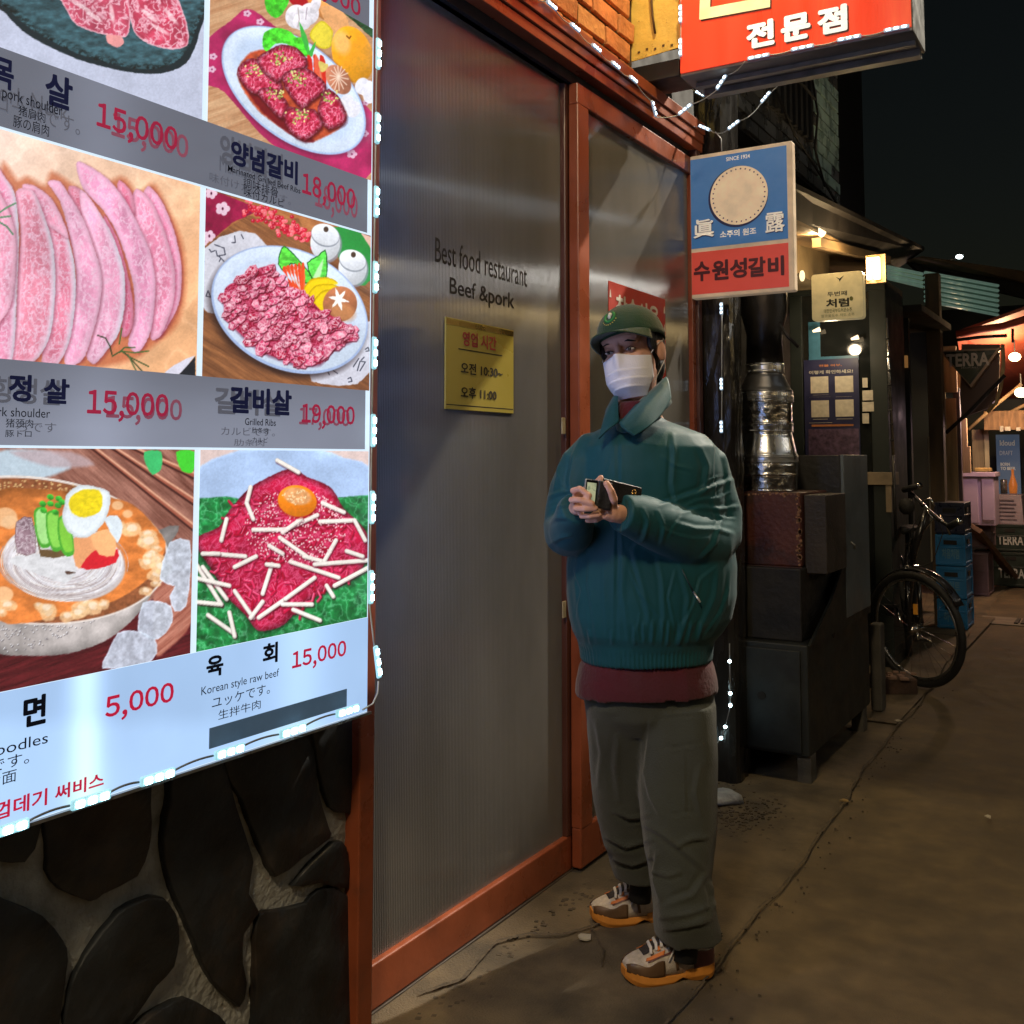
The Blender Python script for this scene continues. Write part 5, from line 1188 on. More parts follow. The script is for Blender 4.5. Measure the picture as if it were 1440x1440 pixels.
def creases(co, no, lines, front=True):
    """soft folds of cloth laid along measured lines: (amplitude in mm, half width in px, points)"""
    U, Vv = proj(co); f = np.clip(-(no @ np.array(RY)) * 2.5 + .1, 0, 1)
    d = np.zeros(len(U))
    for am, w, pts in lines:
        w = w * .72
        P = np.array(pts, float)
        i = np.where((U > P[:, 0].min() - 5 * w) & (U < P[:, 0].max() + 5 * w) & (Vv > P[:, 1].min() - 5 * w) & (Vv < P[:, 1].max() + 5 * w) & (f > 0))[0]
        if len(i) == 0: continue
        X, Y = U[i], Vv[i]; best = np.full(len(i), 1e9); sg = np.zeros(len(i)); tt = np.zeros(len(i)); n = len(P) - 1
        for k, ((ax, ay), (bx, by)) in enumerate(zip(P[:-1], P[1:])):
            ex, ey = bx - ax, by - ay; L = ex * ex + ey * ey
            t = np.clip(((X - ax) * ex + (Y - ay) * ey) / L, 0, 1); dx, dy = X - ax - t * ex, Y - ay - t * ey; q = np.hypot(dx, dy)
            m = q < best; best = np.where(m, q, best); sg = np.where(m, (ex * dy - ey * dx) / math.sqrt(L), sg); tt = np.where(m, (k + t) / n, tt)
        taper = np.sin(np.pi * np.clip(tt, .0, 1)) ** .5 * np.exp(-np.clip(best - np.abs(sg), 0, None) / w)
        s = sg / w
        d[i] += am / 1000 * taper * f[i] * (np.exp(-np.abs(s) ** 1.25 * 1.5) - .6 * np.exp(-((s - 1.5) / .7) ** 2))
    return d
JL = [(4, 3.5, [(1010, 795), (985, 815), (975, 850), (960, 880)]), (4, 3, [(885, 800), (900, 835), (930, 870)]), (3.5, 3, [(950, 800), (940, 840), (948, 880)]), (4, 3, [(1025, 825), (1012, 860), (990, 893)]), (3.5, 3, [(806, 800), (818, 830), (812, 870)]), (3, 2.5, [(900, 860), (896, 885), (900, 908)]), (3, 2.5, [(930, 868), (932, 890), (929, 908)]), (3, 2.5, [(962, 868), (958, 890), (955, 906)]), (3.5, 3.5, [(1030, 690), (1012, 700), (985, 703), (962, 712)]), (3.5, 3.5, [(1036, 730), (1015, 728), (995, 722)]), (3, 3, [(1020, 668), (1000, 674), (984, 686)]), (3.5, 3.5, [(1000, 756), (975, 758), (950, 752), (925, 740)]), (3, 3, [(960, 725), (948, 740), (940, 758)]), (3, 3, [(880, 700), (886, 722), (880, 745)]), (3, 3, [(790, 640), (784, 662), (788, 690)]), (3, 3, [(772, 716), (786, 712), (800, 710)]), (3, 4, [(930, 640), (950, 655), (975, 660)]), (2.5, 4, [(862, 640), (850, 680), (846, 715)]), (6, 6, [(946, 605), (949, 640), (946, 680), (955, 715)]), (5, 7, [(985, 625), (996, 655), (992, 690), (975, 705)]), (7, 6, [(1040, 672), (1010, 682), (978, 694), (950, 704), (925, 712)]),
      (6, 5, [(1042, 712), (1012, 716), (985, 714), (958, 722)]), (6, 6, [(1035, 752), (1005, 744), (978, 744), (950, 736)]), (5, 5, [(905, 712), (912, 735), (905, 758), (890, 770)]), (5, 4.5, [(925, 716), (934, 742), (930, 768)]),
      (5, 5, [(1000, 700), (1015, 730), (1005, 765), (985, 788)]), (4, 5, [(1012, 622), (1022, 650), (1028, 690)]), (-4, 3.2, [(1000, 606), (1008, 630), (1006, 670), (1010, 700)]),
      (5, 5, [(818, 612), (806, 640), (800, 675), (804, 700)]), (5, 4.5, [(800, 622), (786, 655), (778, 690)]), (6, 5, [(768, 700), (785, 693), (806, 688)]), (5, 5, [(764, 738), (780, 728), (798, 728)]),
      (5, 5, [(770, 768), (788, 756), (806, 754)]), (-3.5, 3, [(868, 606), (869, 680), (868, 760), (866, 840), (866, 905)]), (3, 3.4, [(874, 606), (875, 690), (874, 790), (872, 905)]),
      (4.2, 7, [(890, 770), (900, 810), (912, 860), (914, 905)]), (3.6, 6, [(925, 780), (932, 820), (934, 870), (926, 906)]), (3.6, 6, [(955, 790), (968, 840), (964, 880), (952, 906)]), (3.6, 6, [(1010, 800), (1004, 840), (986, 880), (972, 904)]), (3.0, 5, [(1028, 800), (1020, 850), (1002, 890)]),
      (3.0, 6, [(812, 780), (808, 820), (816, 870), (826, 904)]), (3.0, 5, [(830, 770), (828, 820), (836, 870), (840, 906)]), (2.4, 6, [(850, 790), (850, 840), (854, 905)]), (3.0, 6, [(880, 775), (876, 830), (884, 905)]),
      (6, 4, [(905, 875), (906, 905)]), (6, 4, [(918, 872), (917, 906)]), (6, 4, [(941, 872), (938, 908)]), (6, 4, [(957, 875), (953, 906)]), (6, 4, [(892, 880), (893, 907)]), (6, 4, [(972, 872), (966, 904)]), (5, 4, [(860, 885), (861, 908)]), (5, 4, [(828, 885), (832, 906)]), (6, 4, [(985, 872), (980, 902)])]
def jacket_disp(co, no):
    X, Y, Z = loc(co)
    hem = np.clip((.872 - Z) / .012, 0, 1); w = fbm(X * 3, Y * 3, Z * 3, 5, 2)
    d = .014 * (fbm(X * 6 + w, Y * 6, Z * 3.2, 11, 2) - .5) * (1 - hem)
    d += .0035 * (fbm(X * 22 + w * 3, Y * 22, Z * 12, 31, 2) - .5)
    back = np.clip(no @ np.array(RY) * 2, 0, 1)
    d += .006 * back * np.sin(X * 60 + w * 8)
    d += creases(co, no, JL) * .95
    ang = np.arctan2(X - .005, -Y)
    return d + hem * (.0015 * np.sin(ang * 84))
jk = remesh('jacket', [tor, slL, slR], .0050, 8, M_jk, man, jacket_disp)
# collar: a standing band and two pointed leaves, folded cloth with thickness
def cloth(name, grid, m, parent, th=.004, disp=0, seed=1):
    """grid: rows of points, splined to a fine sheet with thickness"""
    G = np.array([[list(p) for p in r] for r in grid], float)
    def up(A, n):
        out = []
        for i in range(A.shape[0] - 1):
            p0, p1, p2, p3 = A[max(i - 1, 0)], A[i], A[i + 1], A[min(i + 2, A.shape[0] - 1)]
            for k in range(n):
                t = k / n; out.append(.5 * (2 * p1 + (p2 - p0) * t + (2 * p0 - 5 * p1 + 4 * p2 - p3) * t * t + (3 * p1 - p0 - 3 * p2 + p3) * t ** 3))
        out.append(A[-1]); return np.array(out)
    G = up(G, 6); G = up(G.swapaxes(0, 1), 6).swapaxes(0, 1)
    r, c = G.shape[:2]; b = MB().add(G.reshape(-1, 3), [(j * c + i, j * c + i + 1, (j + 1) * c + i + 1, (j + 1) * c + i) for j in range(r - 1) for i in range(c - 1)])
    o = b.obj(name, m, parent, True, fix=False)
    s = o.modifiers.new('t', 'SOLIDIFY'); s.thickness = th; s.offset = 0
    return o
P_ = MW
cloth('collar', [[P_(934, 533, .03), P_(938, 531, .0), P_(941, 540, -.03), P_(944, 560, -.065)],
                 [P_(915, 550, -.02), P_(921, 549, -.05), P_(928, 560, -.08), P_(930, 583, -.11)],
                 [P_(893, 571, -.09), P_(899, 575, -.115), P_(906, 585, -.135), P_(914, 599, -.15)],
                 [P_(871, 596, -.145), P_(874, 600, -.160), P_(881, 606, -.170), P_(892, 613, -.172)]], M_jk, jk, .005)
cloth('collar', [[P_(873, 545, .04), P_(869, 549, .01), P_(862, 560, -.02), P_(853, 576, -.05)],
                 [P_(869, 562, -.06), P_(865, 566, -.075), P_(857, 576, -.09), P_(849, 592, -.11)],
                 [P_(870, 594, -.142), P_(864, 598, -.150), P_(853, 606, -.155), P_(842, 617, -.152)]], M_jk, jk, .005)
cloth('collar_stand', [[P_(866, 566, .0), P_(873, 590, -.10), P_(900, 566, -.08), P_(932, 538, -.0), P_(925, 532, .07), P_(890, 535, .10)],
                       [P_(862, 590, .02), P_(873, 608, -.12), P_(905, 598, -.11), P_(942, 570, -.01), P_(935, 565, .09), P_(890, 565, .12)]], M_jk, jk, .005)
# zip pull on the pocket, pocket welt
MB().tube([P_(975, 832, -.168), P_(981, 841, -.178), P_(985, 847, -.182)], .0028, 8).obj('zip_pull', mat('pale_metal', (.6, .58, .52), .3, .6), jk, True)
MB().tube([P_(957, 797, -.172), P_(966, 815, -.176), P_(975, 832, -.178)], .0022, 8).obj('pocket_zip', mat('dark_zip', (.01, .03, .035), .6), jk, True)
# cuffs: short ribs of cloth at both wrists
M_wine = mat('wine_red_cotton', (.07, .005, .010), .9, var=.15, scale=12, bump=.25, bscale=120, sheen=.2)
# --- red shirt showing under the jacket and at the neck
S = [(828, 988, 905, 0, .125), (824, 993, 920, 0, .130), (815, 1001, 936, 0, .140), (810, 1006, 958, 0, .146), (809, 1008, 974, 0, .148), (811, 1006, 977, 0, .145), (815, 1002, 972, 0, .138), (825, 990, 930, 0, .12)]
def shirt_disp(co, no):
    X, Y, Z = loc(co); ang = np.arctan2(X, -Y)
    return .010 * (fbm(ang * 3.2 + Z * 2, ang * 0, Z * 3, 8, 2) - .5) + .002 * (fbm(X * 30, Y * 30, Z * 18, 9, 2) - .5)
remesh('shirt', [MB().rings([ring_px(a, c, v, dy, de, 40, 2.3, tilt=-6) for a, c, v, dy, de in S])], .006, 3, M_wine, man, shirt_disp)
nk = MB().rings([ring_px(a, c, v, -.01, de, 28, 2) for a, c, v, de in ((868, 915, 566, .075), (864, 912, 577, .080), (862, 912, 590, .088), (862, 912, 600, .092))])
remesh('shirt_neck', [nk], .005, 2, M_wine, man, lambda co, no: .002 * foldn(co[:, 0] * 60, co[:, 1] * 60, co[:, 2] * 20, 9))
# --- trousers
M_tr = mat('olive_cargo_cotton', (.046, .050, .036), .9, var=.14, scale=9, bump=.3, bscale=240, sheen=.2)
hip = MB().rings([ring_px(a, c, v, dy, de, 36, 2.4) for a, c, v, dy, de in ((818, 1000, 950, .01, .13), (818, 1003, 975, .01, .135), (822, 1006, 1000, .01, .132), (830, 1002, 1025, .02, .11))])
lgR = MB().rings([ring_px(a, c, v, dy, de, 32, 2.4) for a, c, v, dy, de in ((888, 1005, 985, .0, .130), (893, 1005, 1015, -.01, .128), (897, 1006, 1060, -.03, .122), (899, 1006, 1110, -.045, .115), (902, 1007, 1160, -.06, .108), (906, 1004, 1200, -.07, .102),
    (912, 1001, 1228, -.08, .098), (917, 1003, 1250, -.09, .094), (920, 1006, 1272, -.10, .096), (922, 1009, 1286, -.095, .096), (922, 1014, 1299, -.08, .104), (923, 1016, 1312, -.07, .106), (932, 1006, 1310, -.07, .09))])
lgL = MB().rings([ring_px(a, c, v, dy, de, 32, 2.4) for a, c, v, dy, de in ((820, 930, 985, .01, .125), (824, 926, 1015, .03, .118), (828, 922, 1060, .06, .11), (833, 918, 1110, .09, .10), (840, 917, 1150, .12, .095), (848, 919, 1185, .14, .09),
    (856, 924, 1200, .16, .085), (860, 934, 1218, .175, .086), (863, 936, 1230, .18, .086), (872, 930, 1229, .18, .072))])
TL = [(8, 7, [(900, 1156), (930, 1172), (962, 1196), (994, 1224)]), (7, 6, [(950, 1190), (972, 1180), (1000, 1178)]), (8, 7, [(924, 1196), (918, 1232), (930, 1268)]), (8, 7, [(996, 1228), (975, 1258), (934, 1274)]), (7, 6, [(926, 1290), (965, 1286), (1006, 1272)]),
      (6, 6, [(1000, 1240), (1008, 1262), (1000, 1290)]), (5, 6, [(905, 1080), (915, 1120), (930, 1150)]), (5, 7, [(985, 1075), (978, 1115), (988, 1150)]), (6, 6, [(862, 1140), (885, 1150), (915, 1146)]), (7, 6, [(852, 1176), (880, 1190), (920, 1180)]), (7, 6, [(862, 1206), (888, 1214), (918, 1204)]),
      (5, 7, [(838, 1010), (846, 1060), (842, 1110)]), (5, 8, [(870, 1030), (866, 1080), (872, 1130)]), (-4, 2.5, [(924, 1053), (955, 1051), (992, 1043)]), (3.5, 3, [(924, 1008), (950, 1004), (992, 1000)]), (-3.5, 2.2, [(965, 1056), (966, 1100), (967, 1150)]),
      (-3, 2.2, [(924, 1006), (925, 1052)]), (4, 5, [(915, 1010), (912, 1050), (906, 1090)]), (-4, 2.5, [(922, 1140), (950, 1146), (985, 1140)]), (6, 6, [(932, 1306), (965, 1302), (1004, 1292)]), (6, 5, [(912, 1225), (940, 1232), (960, 1226)])]
def tr_disp(co, no):
    X, Y, Z = loc(co); w = fbm(X * 4, Y * 4, Z * 4, 3, 2)
    low = np.clip((.36 - Z) / .2, 0, 1)
    d = .016 * (fbm(X * 7 + w, Y * 7, Z * 3, 5, 2) - .5) + .022 * low * (fbm(X * 9, Y * 9, Z * 14 + X * 8 + w * 3, 15, 2) - .5)
    return d + .003 * (fbm(X * 26, Y * 26, Z * 20, 19, 2) - .5) + creases(co, no, TL) * 1.25
remesh('trousers', [hip, lgR, lgL], .0062, 4, M_tr, man, tr_disp)
# cargo pocket flap
cloth('pocket_flap', [[P_(908, 1000, -.152), P_(935, 1004, -.172), P_(962, 1003, -.176), P_(985, 1000, -.165)], [P_(912, 1050, -.162), P_(937, 1053, -.176), P_(963, 1050, -.180), P_(988, 1044, -.168)]][::1], M_tr, bpy.data.objects['trousers'], .004) if 0 else None

# --- head, neck, forearms, hands: one continuous body surface
M_skin = mat('skin', (.58, .31, .22), .48, var=.08, scale=12, bump=.15, bscale=180, spec=.4)
HC = MW(889, 498, 0.0)
def rot(ax, a): return Matrix.Rotation(a, 3, ax)
base = Matrix((RX, RY, Vector((0, 0, 1)))).transposed()      # columns: right, away, up
HM = base @ rot('Y', math.radians(-9)) @ rot('Z', math.radians(-31)) @ rot('X', math.radians(0)) * 1.055
def H(x, y, z): return HC + HM @ Vector((x, y, z))          # x to image right, y to the back of the head, z up
class HB(MB): pass
def ell3(c, r, seg=20, R=None):
    b = MB(); M = HM if R is None else HM @ R
    b.ball(H(*c), r, seg, M); return b
parts = [ell3((0, .012, .035), (.075, .092, .086), 24), ell3((0, -.018, -.03), (.064, .070, .078), 24), ell3((0, -.045, -.082), (.036, .034, .030), 16),
         ell3((0, -.094, -.022), (.012, .017, .022), 12), ell3((0, -.085, .005), (.009, .012, .028), 12),
         ell3((0, -.062, .042), (.058, .030, .030), 16), ell3((-.034, -.054, -.014), (.024, .022, .018), 12), ell3((.034, -.054, -.014), (.024, .022, .018), 12),
         ell3((.079, .012, -.004), (.009, .018, .031), 14, rot('Z', -.30)), ell3((-.079, .012, -.004), (.010, .019, .033), 14, rot('Z', .35))]
parts.append(MB().tube([H(0, .02, -.04), MW(894, 552, .015), MW(896, 575, .03), MW(900, 600, .03)], [.058, .056, .058, .075], 24))
# hidden body under the clothes carries neck and arms
parts.append(MB().rings([ring_px(a, c, v, dy, de, 24, 2) for a, c, v, dy, de in ((870, 930, 588, .02, .06), (835, 985, 612, .01, .09), (830, 990, 640, .0, .10), (835, 985, 700, 0, .11), (840, 980, 800, 0, .11), (838, 985, 900, 0, .11), (836, 990, 980, 0, .11), (836, 990, 1010, 0, .10))]))
for pts in ([(950, 1000, 0, .07), (955, 1120, -.04, .06), (960, 1200, -.07, .05), (965, 1290, -.10, .032), (966, 1325, -.105, .028)], [(870, 1000, .03, .07), (880, 1110, .09, .058), (888, 1180, .14, .045), (898, 1225, .18, .030), (901, 1245, .18, .028)],
            [(845, 622, 0, .045), (800, 690, -.01, .04), (793, 738, -.04, .036), (801, 728, -.15, .030), (808, 718, -.235, .024)], [(975, 622, 0, .045), (1003, 690, 0, .042), (1000, 752, -.03, .038), (930, 738, -.18, .030), (885, 725, -.245, .026), (864, 722, -.275, .023)]):
    parts.append(tube_px(pts, 18))
def finger(pts, r0, r1):
    n = len(pts); P = [MW(*p) for p in pts]; rs = [r0 + (r1 - r0) * i / (n - 1) for i in range(n)]
    b = MB().tube(P, rs, 12); b.ball(P[-1], rs[-1] * 1.0, 12); b.ball(P[0], rs[0], 12)
    for i in range(1, n - 1): b.ball(P[i], rs[i] * 1.04, 12)
    return b
# his right hand (image left): knuckles outward, fingers curling in over the phone
parts += [tube_px([(808, 720, -.23, .023), (812, 712, -.255, (.020)), (814, 705, -.268, .021)], 16), tube_px([(811, 694, -.268, .012), (812, 722, -.262, .014)], 12),
          finger([(812, 692, -.268), (806, 690, -.288), (815, 687, -.305), (829, 697, -.315)], .0092, .0078),
          finger([(811, 702, -.270), (804, 703, -.292), (816, 703, -.312), (833, 708, -.318)], .0094, .0080),
          finger([(813, 712, -.268), (809, 715, -.292), (822, 716, -.312), (838, 715, -.314)], .0092, .0076),
          finger([(817, 720, -.262), (818, 726, -.285), (830, 726, -.302), (843, 724, -.302)], .0082, .0068),
          finger([(815, 698, -.262), (826, 686, -.258), (838, 680, -.256), (845, 672, -.262)], .0100, .0085)]
# his left hand (image right): palm under the wallet, thumb up across it
parts += [tube_px([(872, 722, -.262, .024), (860, 722, -.276, .023), (850, 720, -.283, .018)], 16), tube_px([(858, 712, -.283, .013), (853, 728, -.275, .014)], 12),
          finger([(862, 712, -.285), (863, 702, -.308), (859, 690, -.318), (853, 680, -.318)], .0118, .0092),
          finger([(850, 716, -.282), (838, 722, -.290), (829, 728, -.286)], .0092, .0078), finger([(850, 724, -.278), (838, 731, -.284), (826, 732, -.276)], .0090, .0074),
          finger([(855, 705, -.262), (848, 690, -.262), (845, 676, -.266)], .0088, .0074)]
body = remesh('body', parts, .0033, 5, M_skin, man, None, .45)
# hair at temple, behind the ear and nape
M_hair = mat('black_hair', (.008, .007, .007), .5, var=.4, scale=60, bump=.7, bscale=120, stretch=(1, 1, .3))
hr = [ell3((0, .030, .030), (.0805, .088, .088), 24), ell3((0, .058, -.040), (.062, .052, .055), 20), ell3((.071, -.022, .022), (.012, .020, .030), 12), ell3((-.071, -.022, .022), (.012, .020, .030), 12)]
remesh('hair', hr, .0035, 3, M_hair, man, lambda co, no: .0022 * (fbm(co[:, 0] * 140, co[:, 1] * 140, co[:, 2] * 40, 3, 2) - .4))
# eyes, lids, brows
M_eye = mat('eye_white', (.50, .46, .42), .3, spec=.6); M_iris = mat('dark_iris', (.012, .008, .006), .15, spec=.8); M_brow = mat('eyebrow_hair', (.02, .014, .012), .8); M_lid = mat('eyelid_line', (.06, .025, .018), .6)
for sx in (-1, 1):
    e_ = ell3((sx * .031, -.0755, .008), (.0125, .010, .0048), 14).obj('eye', M_eye, man, True)
    ell3((sx * .031 + .001, -.0835, .0078), (.0048, .0035, .0044), 12).obj('iris', M_iris, e_, True)
    MB().tube([H(sx * .031 + t * .0155, -.0835 + abs(t) * .006 + (.004 if t * sx > .6 else 0), .0125 - t * t * .0045) for t in (-1, -.5, 0, .5, 1)], [.0009, .0017, .002, .0017, .0009], 8).obj('eyelid', M_lid, man, True)
    MB().tube([H(sx * .031 + t * .019, -.0865 + abs(t) * .006 + (.006 if t * sx > .6 else 0), .031 - .0035 * t * sx - abs(t) * .002) for t in (-1, -.5, 0, .5, 1)], [(.002, .001), (.0038, .0015), (.0042, .0016), (.0034, .0015), (.0012, .001)], 8).obj('eyebrow', M_brow, man, True)
# pleated mask
M_mask = mat('white_mask_fabric', (.74, .73, .78), .75, var=.05, scale=30, bump=.15, bscale=260)
b = MB(); nr, nc = 60, 60; vs = []
for j in range(nr):
    t = j / (nr - 1); z = -.010 - t * .108
    for i in range(nc):
        s = i / (nc - 1) * 2 - 1
        th = s * (1.18 - .12 * t - .18 * max(0, t - .6) / .4)
        prof = (.086 - .004 * t + .012 * math.sin(math.pi * min(1, t * 1.05)) * (1 - abs(s) ** 2) - .030 * max(0, t - .7) ** 1.2 / .3)
        rx = .076 - .022 * max(0, t - .55) / .45
        bridge = .016 * math.exp(-(s / .13) ** 2) * max(0, 1 - t * 2.2)
        x = rx * math.sin(th); y = -.006 - prof * math.cos(th) - bridge
        zz = z + .010 * math.exp(-(s / .3) ** 2) * max(0, 1 - t * 2) - .006 * abs(s) ** 2 * (1 - t)
        pl = 0
        for c_, am in ((.34, 1), (.53, 1), (.72, 1)):
            q = t - c_ - .10 * s * s * (1 if c_ > .5 else .3) + .05 * s
            pl += am * (.0045 * (1 / (1 + math.exp(-q / .006))) * math.exp(-max(q, 0) / .07)) * (1 - abs(s) ** 4)
        y -= pl + .0012 * math.sin(s * 9 + t * 7) * (1 - abs(s))
        vs.append(H(x, y, zz))
b.add(vs, [(j * nc + i, j * nc + i + 1, (j + 1) * nc + i + 1, (j + 1) * nc + i) for j in range(nr - 1) for i in range(nc - 1)])
mk = b.obj('face_mask', M_mask, man, True, fix=False)
sd = mk.modifiers.new('t', 'SOLIDIFY'); sd.thickness = .0015
M_str = mat('ear_loop', (.55, .52, .50), .7)
for sx in (-1, 1):
    MB().tube([H(sx * .0715, -.040, -.010), H(sx * .080, -.012, .012), H(sx * .086, .014, .022), H(sx * .083, .028, .0)], .0012, 6).obj('ear_loop', M_str, mk, True)
    MB().tube([H(sx * .064, -.036, -.088), H(sx * .076, -.006, -.055), H(sx * .083, .018, -.030), H(sx * .083, .028, -.010)], .0012, 6).obj('ear_loop', M_str, mk, True)
# cap: crown in six panels, curved peak, button, embroidered emblem
M_cap = mat('dark_green_cotton', (.009, .044, .016), .85, var=.18, scale=18, bump=.3, bscale=220, sheen=.25)
b = MB(); nr, nc = 26, 72; rows = []
CR = rot('Y', math.radians(-6)) @ rot('X', math.radians(-10))
def cap_pt(th, ph, off=0):
    rx, ry, rz = .0855 + off, .105 + off, .088 + off
    k = abs(((th / (math.pi / 3)) + .5) % 1 - .5) * 2       # panel seams
    r = 1 - .012 * math.exp(-((1 - k) / .10) ** 2) * math.sin(ph)
    x = rx * math.sin(ph) * math.sin(th) * r; y = -ry * math.sin(ph) * math.cos(th) * r; z = rz * math.cos(ph) ** .9 * r if ph < math.pi / 2 else 0
    dent = .004 * float(fbm(np.array([th * 2.2]), np.array([ph * 3]), seed=5)[0])
    q = CR @ Vector((x, y, z)); return H(q.x, q.y + .012, q.z + .047 - dent)
for j in range(nr):
    ph = .02 + (math.pi / 2 - .02) * j / (nr - 1)
    rows.append([cap_pt(2 * math.pi * i / nc, ph) for i in range(nc)])
rows.append([H(*(CR @ Vector((.0850 * math.sin(2 * math.pi * i / nc), -.1045 * math.cos(2 * math.pi * i / nc) + .0, -.016)) + Vector((0, .012, .047)))) for i in range(nc)])
cap = b.rings(rows, True, False).obj('cap', M_cap, man, True, fix=False)
sd = cap.modifiers.new('t', 'SOLIDIFY'); sd.thickness = .0025
for k in range(6):
    a_ = (k + .0) * math.pi / 3
    MB().tube([cap_pt(a_, p_, .0005) for p_ in np.linspace(.05, 1.55, 14)], .0018, 6).obj('seam', mat('dark_green_stitch', (.006, .034, .012), .9), cap, True)
MB().ball(cap_pt(0, .02), (.007, .007, .004), 10, HM).obj('button', M_cap, cap, True)
b = MB(); vs = []; nr, nc = 14, 40
for j in range(nr):
    t = j / (nr - 1)
    for i in range(nc):
        s = i / (nc - 1) * 2 - 1; th = s * 1.12
        x0, y0 = .0855 * math.sin(th), -.105 * math.cos(th)
        L = .078 * (1 - abs(s) ** 2.8)
        x = x0 * (1 + .02 * t); y = y0 - L * t; z = -.008 - .020 * t * (1 - .3 * abs(s)) - .020 * (abs(x) / .09) ** 2 * t + .003
        q = CR @ Vector((x, y, z)); vs.append(H(q.x, q.y + .012, q.z + .045))
b.add(vs, [(j * nc + i, j * nc + i + 1, (j + 1) * nc + i + 1, (j + 1) * nc + i) for j in range(nr - 1) for i in range(nc - 1)])
pk = b.obj('peak', M_cap, cap, True, fix=False); sd = pk.modifiers.new('t', 'SOLIDIFY'); sd.thickness = .004; sd.offset = 0
M_em1 = mat('emblem_green', (.02, .22, .05), .7); M_em2 = mat('emblem_white', (.6, .6, .52), .7); M_em3 = mat('emblem_gold', (.55, .42, .06), .6)
def cap_uv(a, p): return cap_pt(a, p, .002)
EA, EP = -.10, 1.12
ring = [cap_uv(EA + .19 * math.cos(t), EP + .17 * math.sin(t)) for t in np.linspace(-.9, 4.0, 16)]
MB().tube(ring, .0042, 6).obj('emblem', M_em1, cap, True)
MB().tube([cap_uv(EA - .02, EP - .13), cap_uv(EA + .03, EP - .07), cap_uv(EA, EP), cap_uv(EA + .025, EP + .08)], [.004, .0065, .0058, .003], 8).obj('emblem', M_em2, cap, True)
for k in range(8):
    t = .55 + k * .29; MB().ball(cap_uv(EA + .28 * math.cos(t), EP + .27 * math.sin(t) - .01), .0026, 6).obj('emblem_stitch', M_em3, cap)

# --- things in the hands
M_blk = mat('black_leather', (.008, .008, .010), .42, var=.2, scale=30, bump=.2, bscale=150)
ph = thing('mobile_phone', 'small silver-edged mobile phone with lit screen in his hands', 'phone', MW(832, 690, -.30))
a, c, d = MW(824, 674, -.300), MW(840, 676, -.292), MW(820, 712, -.304)
X_, Z_ = (c - a), (a - d); ctr = a + X_ / 2 - Z_ / 2; nn = X_.cross(Z_).normalized()
MB().obox(ctr, X_ * .56, nn * .0042, Z_ * .52).obj('case', mat('silver_edge', (.55, .56, .56), .25, .9), ph, bevel=.002)
fr = nn if nn.dot(RY) < 0 else -nn
MB().obox(ctr + fr * .0045, X_ * .50, nn * .0006, Z_ * .49).obj('bezel', mat('black_glass', (.004, .004, .005), .1), ph)
MB().obox(ctr + fr * .0053, X_ * .40, nn * .0004, Z_ * .40).obj('screen', mat('phone_screen', (.3, .32, .22), .2, emis=.42, ecol=(.55, .62, .38), col2=(.03, .04, .03), c2scale=40, c2lo=.52, c2hi=.56), ph)
wa = thing('wallet', 'long black leather wallet with a small gold clasp pressed against his chest', 'wallet', MW(868, 690, -.27))
a, c, d = MW(846, 672, -.262), MW(902, 686, -.235), MW(843, 700, -.268)
X_, Z_ = (c - a), (a - d); nn = X_.cross(Z_).normalized(); ctr = a + X_ / 2 - Z_ / 2
MB().obox(ctr, X_ * .5, nn * .008, Z_ * .5).obj('cover', M_blk, wa, bevel=.004, seg=3)
fr = nn if nn.dot(RY) < 0 else -nn
cl = ctr + X_ * .30 + Z_ * .12 + fr * .0095
for o_ in (-.0032, .0032):
    MB().tube([cl + Z_.normalized() * (o_ + .0055 * math.cos(t)) + X_.normalized() * (.0055 * math.sin(t)) for t in np.linspace(0, 6.28, 14)], .0010, 6).obj('clasp', mat('gold_metal', (.9, .55, .18), .25, 1.0, emis=.02), wa, True)
ca = thing('card_case', 'thick black case held upright between phone and thumb', 'case', MW(850, 695, -.30))
a, c, d = MW(842, 675, -.300), MW(862, 680, -.298), MW(838, 714, -.306)
X_, Z_ = (c - a), (a - d); nn = X_.cross(Z_).normalized(); ctr = a + X_ / 2 - Z_ / 2
MB().obox(ctr, X_ * .5, nn * .009, Z_ * .5).obj('cover', M_blk, ca, bevel=.004, seg=3)

